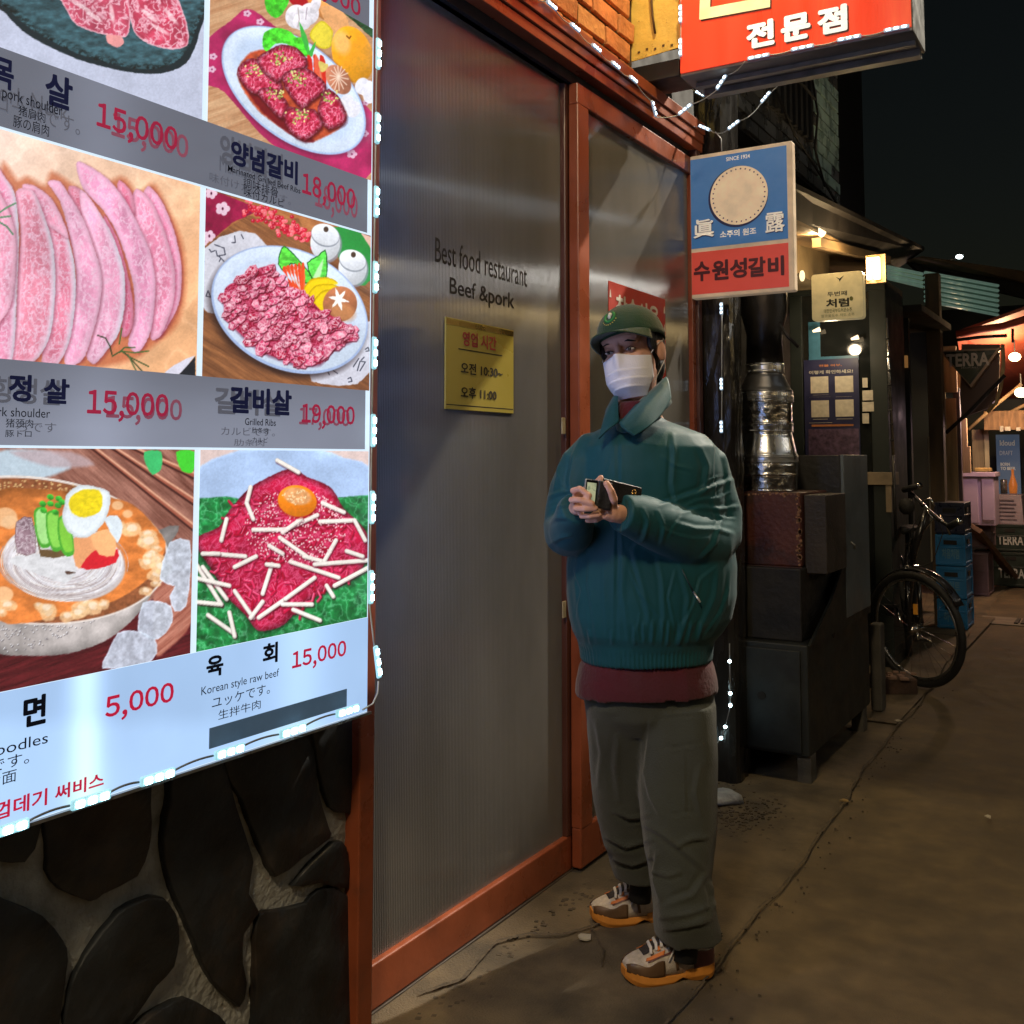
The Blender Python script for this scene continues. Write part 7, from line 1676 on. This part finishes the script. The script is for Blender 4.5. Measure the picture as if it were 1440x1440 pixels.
M_cor = mat('green_translucent_sheet', (.16, .27, .21), .45, var=.3, scale=6, emis=.012, ecol=(.4, .75, .6)); M_cory = mat('sheet_yellow_light_tint', (.22, .26, .08), .45, var=.3, scale=6, emis=.03, ecol=(.7, .8, .25))  # light through the canopy put into sheet colour and emission
M_corr = mat('ridge_light_line', (.3, .42, .34), .4, var=.5, scale=5, emis=.10, ecol=(.55, .9, .7))
def corr(u0, u1, v0a, v0b, v1a, v1b, ya, yb, n, m):
    vs = []; seg = n * 8
    for j, (u, va, vb, y) in enumerate(((u0, v0a, v1a, ya), (u1, v0b, v1b, yb))):
        a, c = W(u, va, 'y', y), W(u, vb, 'y', y)
        for i in range(seg + 1):
            t = i / seg; p = a.lerp(c, t); vs.append((p.x, p.y + .03 * math.cos(t * n * 2 * math.pi), p.z + .02 * math.sin(t * n * 2 * math.pi)))
    for k in range(n + 1):
        t = min(1, max(0, (k + .1) / n)); P = [W(u, va + (vb - va) * t, 'y', y) + Vector((0, -.05, 0)) for u, va, vb, y in ((u0, v0a, v1a, ya), (u1, v0b, v1b, yb))]
        MB().tube(P, .016, 6).obj('light_line', M_corr, cor, True)  # glowing tube standing for the light along each corrugation
    return MB().add(vs, [(i, i + 1, seg + 2 + i, seg + 1 + i) for i in range(seg)]).obj('corrugated_sheet', m, cor, True, fix=False)
corr(1249, 1298, 376, 386, 392, 404, 8.6, 9.3, 3, M_cory)
corr(1303, 1404, 384, 402, 424, 444, 9.3, 11.2, 6, M_cor)
er = thing('eave_board', 'long brown eave board running above the corrugated canopy', 'eave', W(1340, 370, 'y', 10))
quadslab([W(1276, 366, 'y', 9.3), W(1460, 402, 'y', 13), W(1460, 384, 'y', 13), W(1296, 360, 'y', 9.3)], (-.03, .02, 0), 'board', mat('warm_brown_board', (.16, .10, .05), .75, var=.3, scale=3), er)
quadslab([W(1296, 384, 'y', 9.4), W(1460, 424, 'y', 13), W(1460, 400, 'y', 13), W(1276, 367, 'y', 9.4)], (-.03, .02, 0), 'under_board', M_roofd, er)
stl = thing('star_lamp', 'far bright white street lamp shining above the eave board', 'lamp', W(1349, 362, 'y', 16))
MB().ball(W(1349, 361, 'y', 16), (.05, .05, .03), 12).obj('head', glow('white_lamp', (.85, 1, 1), 12), stl, True); MB().tube([W(1349, 362, 'y', 16), W(1330, 367, 'y', 16)], .012, 6).obj('arm', M_steel, stl)
wp = tag(MB().box((W(1306, 600, 'y', 9.2).x, 9.2, 0), (W(1326, 600, 'y', 9.2).x, 9.32, W(1300, 385, 'y', 9.2).z)).obj('wooden_post', mat('brown_post_wood', (.10, .065, .035), .8, var=.3, scale=5, stretch=(4, 4, .6), bump=.3), None, bevel=.006), 'square brown wooden post left of the triangular beer sign', 'post')
# plank wall and screens beside the post
stall = thing('lit_stall', 'warm lit timber stall front behind the triangular beer sign', 'stall', (-1.6, 12.5, 0))
M_pine = mat('warm_pine', (.42, .29, .15), .7, var=.3, scale=5, stretch=(5, 5, .5), bump=.2); M_panel = mat('beige_panel', (.34, .30, .22), .6, var=.2, scale=4)
yq = 10.2
def bx(u0, v0, u1, v1, y, d, name, m, parent, bevel=.004):
    a, c = W(u0, v0, 'y', y), W(u1, v1, 'y', y)
    return MB().box((a.x, y, a.z), (c.x, y + d, c.z)).obj(name, m, parent, bevel=bevel)
bx(1310, 544, 1322, 486, yq, .04, 'plank', M_pine, stall); bx(1328, 552, 1344, 486, yq, .04, 'plank', M_pine, stall); bx(1345, 560, 1352, 500, yq + .1, .04, 'plank', M_pine, stall)
bx(1311, 612, 1329, 549, yq, .03, 'panel', M_panel, stall); bx(1309, 790, 1328, 614, yq, .03, 'panel', M_panel, stall); bx(1330, 780, 1344, 560, yq + .02, .03, 'plank', M_pine, stall)
bx(1313, 638, 1325, 618, yq - .006, .004, 'notice', mat('orange_notice', (.45, .18, .03), .6, var=.4, scale=80), stall)
bx(1345, 720, 1349, 545, yq + .05, .06, 'post', mat('mauve_post', (.10, .07, .08), .6), stall); bx(1354, 665, 1359, 588, yq + .6, .05, 'post', M_pine, stall); bx(1360, 665, 1364, 628, yq + .6, .05, 'post', M_pine, stall)
bx(1368, 665, 1384, 604, 12.2, .05, 'shutter', mat('grey_shutter', (.20, .16, .11), .7, var=.3, scale=4, stretch=(8, 1, .5)), stall); bx(1384, 665, 1390, 604, 12.2, .03, 'post', M_panel, stall)
MB().box((-3.2, 13.6, 0), (2.5, 13.8, 3.2)).obj('back_wall', mat('stall_dark_teal', (.020, .028, .028), .6, var=.3, scale=3), stall)
quadslab([W(1345, 470, 'y', 10.4), W(1470, 425, 'y', 10.4), W(1470, 560, 'y', 13.5), W(1360, 560, 'y', 13.5)], (0, 0, .03), 'red_ceiling', mat('red_canvas', (.26, .045, .022), .7, var=.3, scale=3, bump=.2), stall)
def curve_px(pts, y, r, name, m, parent, seg=8): return MB().tube([W(u, v, 'y', y) for u, v in pts], r, seg).obj(name, m, parent, True)
curve_px([(1345, 470), (1380, 463), (1410, 459), (1445, 448)], 10.35, .035, 'canopy_roll', mat('red_canvas', (.26, .045, .022), .7), stall)
curve_px([(1346, 478), (1380, 474), (1416, 472)], 10.3, .016, 'canopy_bar', M_roofd, stall); curve_px([(1424, 462), (1424, 482)], 10.3, .012, 'hanger', M_dark, stall)
curve_px([(1362, 604), (1400, 570), (1437, 540)], 11.8, .018, 'rafter', M_pine, stall); curve_px([(1420, 580), (1450, 565)], 12.2, .018, 'rafter', M_pine, stall)
bx(1384, 605, 1440, 577, 11.9, .3, 'worn_fascia', mat('worn_wood_fascia', (.22, .13, .07), .8, var=.45, scale=8, stretch=(6, 1, 1), bump=.4), stall)
bx(1406, 607, 1411, 599, 11.88, .02, 'paper', mat('poster_white', (.45, .43, .38), .6), stall); bx(1413, 606, 1421, 600, 11.88, .02, 'paper', mat('poster_white', (.45, .43, .38), .6), stall); bx(1429, 606, 1435, 601, 11.88, .02, 'paper', mat('poster_white', (.45, .43, .38), .6), stall)
for k, (u, v, s) in enumerate(((1427, 502, .055), (1436, 552, .06))):
    bl_ = thing('bulb_lamp', ('bare glowing bulb hanging high under the red canopy', 'bare glowing bulb hanging lower beside the rafter at the right edge')[k], 'lamp', W(u, v, 'y', 11.2))
    MB().ball(W(u, v, 'y', 11.2), (s, s, s * .8), 14).obj('bulb', glow('bulb_glass', (1.0, .70, .30), 16), bl_, True); MB().tube([W(u, v - 6, 'y', 11.2), W(u - 1, v - 26, 'y', 11.2)], .006, 6).obj('flex', M_dark, bl_)
    lamp('POINT', 'bulb_lamp_light', W(u - 2, v + 3, 'y', 11.0), 36, (1.0, .66, .34), .06)
lamp('POINT', 'stall_inner_light', W(1400, 640, 'y', 11.0) + Vector((.15, -.3, .45)), 16, (1.0, .66, .72), .10)
# triangular beer sign on a round-cornered board
ts = thing('triangle_beer_sign', 'dark triangular beer sign with big letters hanging on a curved board', 'shop sign', W(1365, 540, 'y', 9.9))
yt = 9.9
sbd = [(1352, 484), (1406, 484), (1405, 530), (1401, 560), (1392, 573), (1372, 580), (1352, 588), (1350, 560)]
MB().prism([W(u, v, 'y', yt + .10) for u, v in sbd], (0, .05, 0)).obj('board', mat('brown_board', (.14, .085, .075), .6, var=.15, scale=4), ts)
MB().tube([W(u, v, 'y', yt + .09) for u, v in ((1410, 484), (1411, 515), (1407, 545), (1401, 566), (1388, 580))], [(.02, .012)] * 5, 8).obj('board_edge', M_pine, ts, True)
tri = [(1321, 493), (1408, 489), (1366, 546)]
MB().prism([W(u, v, 'y', yt) for u, v in tri], (0, .08, 0)).obj('case', mat('warm_metal_edge', (.30, .20, .15), .4, .4), ts, bevel=.004)
MB().prism([W(u, v, 'y', yt - .003) for u, v in ((1326, 495), (1401, 492), (1364, 541))], (0, .002, 0)).obj('face', mat('beer_green_black', (.018, .026, .022), .3), ts)
M_tl = mat('pale_metal_letter', (.50, .42, .38), .35, .3)
lettering('TERRA', (1331, 516.5), (1391, 494.5), 'y', yt - .004, M_tl, ts, .03, .004, tl=(1333, 498))
MB().prism([W(u, v, 'y', yt - .004) for u, v in ((1342, 517), (1378, 517), (1362, 538))], (0, .001, 0)).obj('inner_triangle', mat('olive_black', (.05, .055, .035), .4), ts)
lettering('FROM AGT', (1352, 518.5), (1376, 515.5), 'y', yt - .005, M_tl, ts, .0, .003)
tag(MB().tube([W(1330, 609, 'y', 9.7), W(1362, 580, 'y', 9.75), W(1413, 528, 'y', 9.85)], .016, 8).obj('diagonal_strut', M_roofd, None, True), 'dark diagonal strut crossing the curved board', 'strut')
# crates
M_cb = mat('blue_crate_plastic', (.015, .16, .40), .40, var=.12, scale=8); M_cn = mat('navy_crate_plastic', (.012, .016, .045), .35, var=.1); M_cbt = mat('crate_faded_print', (.09, .22, .33), .5)
def crate(name, label, x0, x1, y0, y1, z0, z1, m, word=None, group=None, wm=None, grip=True):
    t = thing(name, label, 'crate', ((x0 + x1) / 2, (y0 + y1) / 2, z0), group)
    h = z1 - z0; b = MB(); w = .012
    b = MB(); b.box((x0, y0, z0), (x1, y1, z1 - .01)); b.obj('body', m, t, bevel=.006)
    for zz, hh in ((z1 - .035, .03), (z0 + h * .55, .012), (z0 + .01, .02)):
        MB().box((x0 - .008, y0 - .008, zz), (x1 + .008, y1 + .008, zz + hh)).obj('rib', m, t, bevel=.003)
    for k in (0, 1):
        MB().box(((x0, x1)[k] - .009, y0 - .009, z0 + .005), ((x0, x1)[k] + .009, y0 + .012, z1 - .005)).obj('corner_rib', m, t, bevel=.002)
    MB().box((x1 + .001, y1 - .014, z0 + .005), (x1 + .009, y1 + .009, z1 - .005)).obj('corner_rib', m, t)
    if grip:
        MB().box(((x0 + x1) / 2 - .05, y0 - .0095, z1 - .085), ((x0 + x1) / 2 + .05, y0 - .002, z1 - .05)).obj('hand_hole', M_dark, t)
        MB().box((x1 + .001, (y0 + y1) / 2 - .05, z1 - .085), (x1 + .0095, (y0 + y1) / 2 + .05, z1 - .05)).obj('hand_hole', M_dark, t)
    if word:
        me = text_mesh(word, .02); co = np.array([v.co[:] for v in me.vertices]); a0, a1 = co[:, 0].min(), co[:, 0].max(); wd = min(.26, (x1 - x0) * .62); xm = (x0 + x1) / 2
        P = [(xm - wd / 2 + (q[0] - a0) / (a1 - a0) * wd, y0 - .003 - q[2], z0 + h * .26 + q[1] * (.085 if word != 'TERRA' else .14)) for q in co]
        me.vertices.foreach_set('co', np.array(P).ravel()); me.update(); me.materials.append(wm)
        o = bpy.data.objects.new('lettering', me); COL.objects.link(o); attach(o, t)
    return t
yc = 9.05
cxa, cxb = W(1318, 800, 'y', yc).x, W(1357, 800, 'y', yc).x
vz = [880, 842, 796, 751, 706]; zz_ = [W(1338, v, 'y', yc).z for v in vz]; zz_[0] = .016
for k in range(4):
    m = M_cn if k == 3 else M_cb
    crate('bottle_crate', ('blue bottle crate at the very bottom of the stack behind the bicycle', 'blue bottle crate second from the bottom behind the bicycle', 'blue bottle crate third up with faded white print', 'dark navy crate on top of the three blue crates')[k], cxa, cxb, yc, yc + .36, zz_[k], zz_[k + 1], m, ('하이트', '하이트', '처음처럼', None)[k], 'crates stacked beside the bicycle', M_cbt)
yk = 12.4
M_ck = mat('black_green_crate', (.010, .020, .016), .45, var=.15); M_ckw = mat('crate_white_print', (.42, .44, .44), .5)
ka, kb = W(1393, 800, 'y', yk).x, W(1452, 800, 'y', yk).x
zk = [.006, W(1420, 776, 'y', yk).z, W(1420, 737, 'y', yk).z]
for k in range(2): crate('beer_crate', ('black beer crate with white lettering standing on the ground', 'black beer crate with white lettering on top of another')[k], ka, kb, yk, yk + .4, zk[k], zk[k + 1], M_ck, 'TERRA', 'black beer crates by the stall', M_ckw)
M_cp = mat('mauve_crate_plastic', (.13, .085, .11), .5, var=.25, scale=6)
xa_, xb_ = W(1366, 780, 'y', 11.4).x, W(1388, 780, 'y', 11.4).x
crate('plastic_crate', 'mauve plastic crate on the ground behind the blue crates', xa_, xb_, 11.4, 11.8, .006, W(1375, 776, 'y', 11.4).z, M_cp, grip=False); crate('plastic_crate', 'mauve plastic crate below the purple lit cabinet', xa_ - .05, xb_ + .02, 11.5, 11.9, W(1375, 772, 'y', 11.4).z, W(1375, 738, 'y', 11.4).z, M_cp, grip=False)
# cabinet with a box on top, purplish light put into its white
cab = thing('white_cabinet', 'white cabinet in purplish light with two narrow doors', 'cabinet', W(1375, 740, 'y', 11.2))
M_cw = mat('white_laminate_purple_light', (.44, .34, .46), .5, var=.1, scale=4)
a_, c_ = W(1353, 738, 'y', 11.2), W(1397, 664, 'y', 11.2)
MB().box((a_.x, 11.22, a_.z), (c_.x, 11.6, c_.z)).obj('body', M_cw, cab, bevel=.004)
mx_ = W(1377, 700, 'y', 11.2).x; MB().box((a_.x + .005, 11.2, a_.z + .02), (mx_ - .012, 11.218, c_.z - .05)).obj('door', M_cw, cab, bevel=.004); MB().box((mx_ + .025, 11.2, a_.z + .05), (c_.x - .005, 11.218, c_.z - .05)).obj('door', M_cw, cab, bevel=.004)
MB().box((a_.x - .01, 11.18, c_.z - .045), (c_.x + .015, 11.62, c_.z + .0)).obj('top', M_cw, cab, bevel=.004)
tag(bx(1370, 664, 1392, 658, 11.3, .2, 'cloth_bundle', mat('yellow_cloth', (.36, .24, .08), .9, var=.3), None, .01), 'flat yellowish cloth bundle lying on the white cabinet', 'cloth')
lamp('POINT', 'porch_fill_light', W(1170, 480, 'y', 6.9), 5, (1, .78, .5), .04)  # fill light added in front of the porch glass to brighten the posters
for u_, v_, w_l in ((1148, 464, 'left'), (1202, 475, 'right')):
    t_ = thing('porch_lamp', 'small lit spotlight inside the glass porch, the %s one under the cream sign' % w_l, 'lamp', W(u_, v_, 'y', 7.15)); MB().tube([W(u_ - 5, v_ + 2, 'y', 7.15), W(u_ + 5, v_ - 1, 'y', 7.15)], [.008, .017], 10).obj('shade', glow('warm_small', (1, .75, .45), 2.2), t_, True)
gb = thing('grey_plastic_bin', 'grey ribbed plastic bin standing on the black beer crates', 'bin', W(1415, 737, 'y', 12.45))
a_, c_ = W(1398, 737, 'y', 12.45), W(1436, 696, 'y', 12.45); dz = c_.z - a_.z
MB().add([(a_.x, 12.45, a_.z), (c_.x + .02, 12.45, a_.z), (c_.x + .02, 12.8, a_.z), (a_.x, 12.8, a_.z), (a_.x + .02, 12.47, c_.z), (c_.x, 12.47, c_.z), (c_.x, 12.78, c_.z), (a_.x + .02, 12.78, c_.z)], [(0, 3, 2, 1), (4, 5, 6, 7), (0, 1, 5, 4), (1, 2, 6, 5), (2, 3, 7, 6), (3, 0, 4, 7)]).obj('body', mat('grey_mauve_plastic', (.26, .21, .26), .5, var=.1), gb, bevel=.01)
for k in range(6): MB().box((a_.x + .05, 12.444, a_.z + .05 + k * dz * .13), (c_.x - .05 - .02 * (k % 2), 12.452, a_.z + .06 + k * dz * .13)).obj('rib', mat('grey_mauve_dark', (.13, .10, .13), .5), gb)
# beer poster
kp = thing('blue_beer_poster', 'tall blue beer poster with an orange bottle at the right edge', 'poster', W(1418, 650, 'y', 12.9))
a_, c_ = W(1403, 696, 'y', 12.9), W(1433, 611, 'y', 12.9)
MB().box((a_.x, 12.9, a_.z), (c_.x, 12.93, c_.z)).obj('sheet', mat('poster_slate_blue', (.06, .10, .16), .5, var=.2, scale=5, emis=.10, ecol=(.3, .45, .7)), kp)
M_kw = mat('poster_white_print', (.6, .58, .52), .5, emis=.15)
lettering('kloud', (1406, 627), (1427, 620), 'y', 12.895, M_kw, kp, .03, .002, tl=(1406, 619)); lettering('DRAFT', (1406, 640), (1424, 634), 'y', 12.895, M_kw, kp, .0, .002); lettering('BORN', (1407, 655), (1420, 650.5), 'y', 12.895, M_kw, kp, .03, .002); lettering('TO BEER', (1407, 661), (1428, 656.5), 'y', 12.895, M_kw, kp, .03, .002)
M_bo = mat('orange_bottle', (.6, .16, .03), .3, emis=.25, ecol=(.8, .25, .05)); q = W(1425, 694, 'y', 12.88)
MB().lathe((q.x, 12.88, q.z), [(.001, 0), (.038, 0), (.042, .03), (.045, .10), (.025, .17), (.014, .21), (.014, .27), (.001, .27)], 16).obj('bottle', M_bo, kp, True)
q = W(1412, 694, 'y', 12.88); MB().lathe((q.x, 12.88, q.z), [(.001, 0), (.036, 0), (.036, .15), (.03, .16), (.001, .16)], 16).obj('can', mat('steel_can', (.35, .33, .33), .3, .6), kp, True)
# leaning plank
a_, c_ = W(1370, 745, 'y', 11.9), g(1432, 822)
pp = Vector((c_.x, c_.y, .02)); top_ = W(1370, 742, 'y', 11.05)
tag(MB().beam(pp, top_, .045, .16, up=(.3, -1, .1)).obj('leaning_plank', mat('dark_worn_plank', (.12, .07, .045), .8, var=.4, scale=8, bump=.3), None, bevel=.004), 'dark worn plank leaning against the black beer crates', 'plank')

# ------------------------------------------------------------------ raised pad, brick chunk, bicycle
tag(sheet('raised_pad', -1.9, -1.14, 5.7, 9.9, .015, M_conc, (12, 60)), kind='structure')
ba = thing('brick_chunk', 'broken red-brown brick chunk lying at the foot of the front wheel', 'brick', g(1256, 978))
c = g(1256, 975); MB().obox((c.x, c.y, .055), (.10, .055, 0), (-.045, .085, 0), (0, 0, .05)).obj('block', mat('dark_brick_chunk', (.06, .035, .025), .9, var=.5, bump=.8, bscale=40), ba, bevel=.012, seg=3)
b = MB(); rr = random.Random(9)
for k in range(26): b.obox((c.x + rr.uniform(-.1, .1), c.y + rr.uniform(-.1, .1), .108 + rr.uniform(-.003, .004)), (.014, .003, 0), (-.004, .010, 0), (0, 0, .006))
b.obj('mortar_crumbs', mat('pink_mortar', (.26, .16, .12), .9), ba, kind='stuff', fix=False)
wb = tag(MB().box((W(1222, 875, 'y', 5.9).x, 5.9, .02), (W(1238, 875, 'y', 5.9).x, 6.0, W(1230, 878, 'y', 5.9).z)).obj('grey_block', mat('concrete_block', (.07, .064, .055), .9), None, bevel=.008), 'small grey concrete block behind the oven panel', 'block')
M_rub = mat('black_rubber', (.012, .012, .012), .7, bump=.3, bscale=120); M_rim = mat('alu_rim', (.30, .30, .30), .3, .9); M_bf = mat('black_bike_paint', (.010, .010, .012), .3, coat=.5); M_chr = mat('chrome', (.65, .65, .65), .15, 1.0)
bike = thing('bicycle', 'black bicycle leaning beside the oven with its front wheel turned outwards', 'bicycle', (-1.25, 6.6, .02))
def wheel(c, ax_, fwd_, R, lab):
    c = Vector(c); ax_ = Vector(ax_).normalized(); fwd_ = (Vector(fwd_) - ax_ * Vector(fwd_).dot(ax_)).normalized(); up_ = fwd_.cross(ax_).normalized()
    def circ(r, n=64): return [c + (fwd_ * math.cos(t) + up_ * math.sin(t)) * r for t in np.linspace(0, 2 * math.pi, n, endpoint=False)]
    def torus(r, rr_, seg, n=64, sx=1):
        rg = []
        for t in np.linspace(0, 2 * math.pi, n, endpoint=False):
            d = fwd_ * math.cos(t) + up_ * math.sin(t)
            rg.append([c + d * (r + rr_ * math.cos(a)) + ax_ * (rr_ * sx * math.sin(a)) for a in np.linspace(0, 2 * math.pi, seg, endpoint=False)])
        rg.append(rg[0]); return MB().rings(rg, True, False)
    w = torus(R - .022, .022, 12).obj('wheel', M_rub, bike, True)
    torus(R - .050, .010, 8, sx=1.1).obj('rim', M_rim, w, True)
    for k in range(28):
        t = 2 * math.pi * k / 28; d = fwd_ * math.cos(t) + up_ * math.sin(t); s = .025 * (1 if k % 2 else -1)
        MB().tube([c + ax_ * s, c + d * (R - .055)], .0011, 4, False).obj('spoke', M_chr, w)
    MB().tube([c - ax_ * .045, c + ax_ * .045], .018, 14).obj('hub', M_chr, w, True)
    return c, ax_, fwd_, up_
R = .345
fc = Vector((-1.20, 6.62, .02 + R)); fd = Vector((.86, -.50, 0)).normalized()      # direction of the turned front wheel
lean = Vector((-.10, 0, 1)).normalized()
ax_f = Vector((-fd.y, fd.x, 0)) + Vector((0, 0, .10))
wheel(fc, ax_f, fd, R, 'front')
rc = Vector((-1.47, 7.62, .02 + R)); bd = (fc - rc).normalized(); ax_r = Vector((-bd.y, bd.x, 0)).normalized() + Vector((0, 0, .10))
wheel(rc, ax_r, bd, R, 'rear')
hd = W(1303, 716, 'y', 6.78)                    # stem
hb = fc + Vector((-.03, .09, .40))
side = Vector((-fd.y, fd.x, 0)).normalized()
for s in (-.05, .05): MB().tube([fc + side * s, fc + side * s + (hb - fc) * .9], [.011, .016], 10).obj('fork_leg', M_bf, bike, True)
MB().tube([fc + (hb - fc) * .88 - side * .055, fc + (hb - fc) * .88 + side * .055], .018, 10).obj('fork_crown', M_bf, bike, True)
MB().tube([hb, hb + (hd - hb) * .6, hd], [.022, .022, .014], 12).obj('head_tube', M_bf, bike, True)
bb_ = rc.lerp(fc, .42) + Vector((0, 0, -.05)); st_ = bb_ + Vector((-.03, .22, .48))
for nm, p, r_ in (('down_tube', [hb + (hd - hb) * .15, bb_], .018), ('top_tube', [hb + (hd - hb) * .45, st_], .015), ('seat_tube', [bb_, st_ + Vector((0, .03, .08))], .015), ('seat_stay', [st_, rc], .009), ('chain_stay', [bb_, rc], .010)):
    MB().tube(p, r_, 10).obj(nm, M_bf, bike, True)
sdl = st_ + Vector((0, .03, .10)); MB().rings([[sdl + Vector((w * math.cos(t), y, .022 * math.sin(t) + z)) for t in np.linspace(0, 2 * math.pi, 12, endpoint=False)] for y, w, z in ((-.13, .018, 0), (-.05, .03, .005), (.04, .06, .008), (.11, .075, .012), (.13, .06, .01))]).obj('saddle', M_rub, bike, True)
gl, gr = W(1276, 688, 'y', 6.95), W(1338, 742, 'y', 6.5)
MB().tube([gl, W(1288, 700, 'y', 6.88), hd, W(1322, 732, 'y', 6.62), gr], .0125, 10).obj('handlebar', M_bf, bike, True)
for a_, c_ in ((W(1271, 689, 'y', 6.95), W(1292, 683, 'y', 6.85)), (W(1335, 740, 'y', 6.5), W(1349, 733, 'y', 6.42))):
    gp = MB().tube([a_, c_], .019, 12).obj('grip', M_rub, bike, True); MB().tube([c_, c_ + (c_ - a_).normalized() * .012], .020, 12).obj('grip_end', M_chr, gp, True)
for pts in ([(1296, 706), (1308, 700), (1314, 712)], [(1322, 724), (1330, 738), (1336, 752)], [(1303, 716), (1312, 730), (1300, 745)]):
    MB().tube([W(u, v, 'y', 6.72) for u, v in pts], .006, 8).obj('brake_lever', M_chr, bike, True)
for pts in ([(1312, 728), (1326, 750), (1312, 790), (1290, 800)], [(1300, 712), (1284, 740), (1276, 780), (1278, 840)]):
    P = [W(u, v, 'y', 6.66) for u, v in pts]; MB().tube([P[0], P[0].lerp(P[1], .5) + Vector((.01, 0, .01)), P[1], P[1].lerp(P[2], .5), P[2], P[3]], .003, 6).obj('cable', M_rub, bike, True)
MB().ball(W(1275, 712, 'y', 6.9), (.05, .04, .055), 14).obj('bell_and_bag', M_rub, bike, True)
MB().tube([fc + (fd * math.cos(t) + Vector((0, 0, 1)) * math.sin(t)) * (R + .015) for t in np.linspace(.5, 2.7, 16)], [(.028, .004)] * 16, 8).obj('mudguard', M_bf, bike, True)
MB().tube([rc + (bd * math.cos(t) + Vector((0, 0, 1)) * math.sin(t)) * (R + .018) for t in np.linspace(.3, 2.9, 16)], .006, 8).obj('mudguard', M_chr, bike, True)
cr = bb_ + side * .05; MB().tube([cr, cr + side * .008], .085, 28).obj('chainring', M_chr, bike)
for s in (1, -1): MB().tube([bb_ + side * .06 * s, bb_ + side * .07 * s + Vector((.04 * s, -.10 * s, -.10 * s))], .009, 8).obj('crank', M_chr, bike, True); MB().obox(bb_ + side * .11 * s + Vector((.04 * s, -.10 * s, -.10 * s)), (.045, 0, 0), (0, .03, 0), (0, 0, .009)).obj('pedal', M_rub, bike)
MB().obox(fc + Vector((.02, -.1, .13)), (.012, 0, 0), (0, .006, 0), (0, 0, .03)).obj('reflector', mat('orange_reflector', (.5, .2, .02), .3, emis=.1), bike)

# ------------------------------------------------------------------ lamps and buildings outside the picture that light the alley and mirror in the doors
def street_lamp(base, top, head, label, col, st):
    t = thing('street_lamp', label, 'street lamp', base)
    MB().tube([base, (base[0], base[1], top)], .05, 12).obj('pole', M_steel_d, t, True)
    MB().tube([(base[0], base[1], top - .05), head], .03, 10).obj('arm', M_steel_d, t, True)
    MB().box((head[0] - .16, head[1] - .12, head[2] + .02), (head[0] + .16, head[1] + .12, head[2] + .10)).obj('lamp_head', M_steel_d, t, bevel=.02)
    MB().box((head[0] - .11, head[1] - .08, head[2] + .012), (head[0] + .11, head[1] + .08, head[2] + .019)).obj('lamp_glass', glow('lamp_glass', col, st), t)
street_lamp((2.4, 8.2, 0), 6.9, (.7, 8.0, 6.79), 'tall flood lamp down the alley beyond the red sign', (1, .9, .74), 20)
street_lamp((1.6, -1.7, 0), 4.6, (-.15, -1.5, 4.5), 'street lamp behind the photographer', (1, .74, .44), 20)
wlp = thing('brick_wall_lamp', 'small lamp over the brickwork above the doors', 'lamp', (-1.15, 3.25, 4.15)); MB().tube([(-1.15, 3.25, 4.2), (-1.15, 3.25, 4.13)], [.02, .07], 14).obj('shade', M_steel_d, wlp, True); MB().tube([(-1.7, 3.25, 4.3), (-1.15, 3.25, 4.2)], .012, 8).obj('arm', M_steel_d, wlp)
op = thing('opposite_shop', 'shop front across the alley with tube lights', 'building', (3.4, 3, 0))
MB().box((3.4, -6, 0), (3.9, 12, 5.5)).obj('wall', mat('opposite_plaster', (.05, .045, .04), .8, var=.3, scale=1), op)
for y0_, y1_, z_, col, st in ((4.6, 7.6, 2.98, (1, .97, .9), 16), (.6, 3.2, 2.86, (1, .72, .32), 10), (4.0, 9.0, 2.62, (1, .70, .30), 7), (2.0, 6.0, 3.55, (.8, .9, 1), 3), (3.0, 7.5, 6.2, (.8, .9, 1), 6), (2.0, 5.5, 5.8, (.8, .9, 1), 5)):
    if z_ > 5.5: MB().box((3.42, y0_, 5.5), (3.9, y1_, 7)).obj('parapet', mat('opposite_plaster', (.05, .045, .04), .8), op)
    MB().tube([(3.34, y0_, z_), (3.34, y1_, z_)], .022, 10).obj('tube_light', glow('tube_%d' % int(z_ * 100), col, st), op, True)
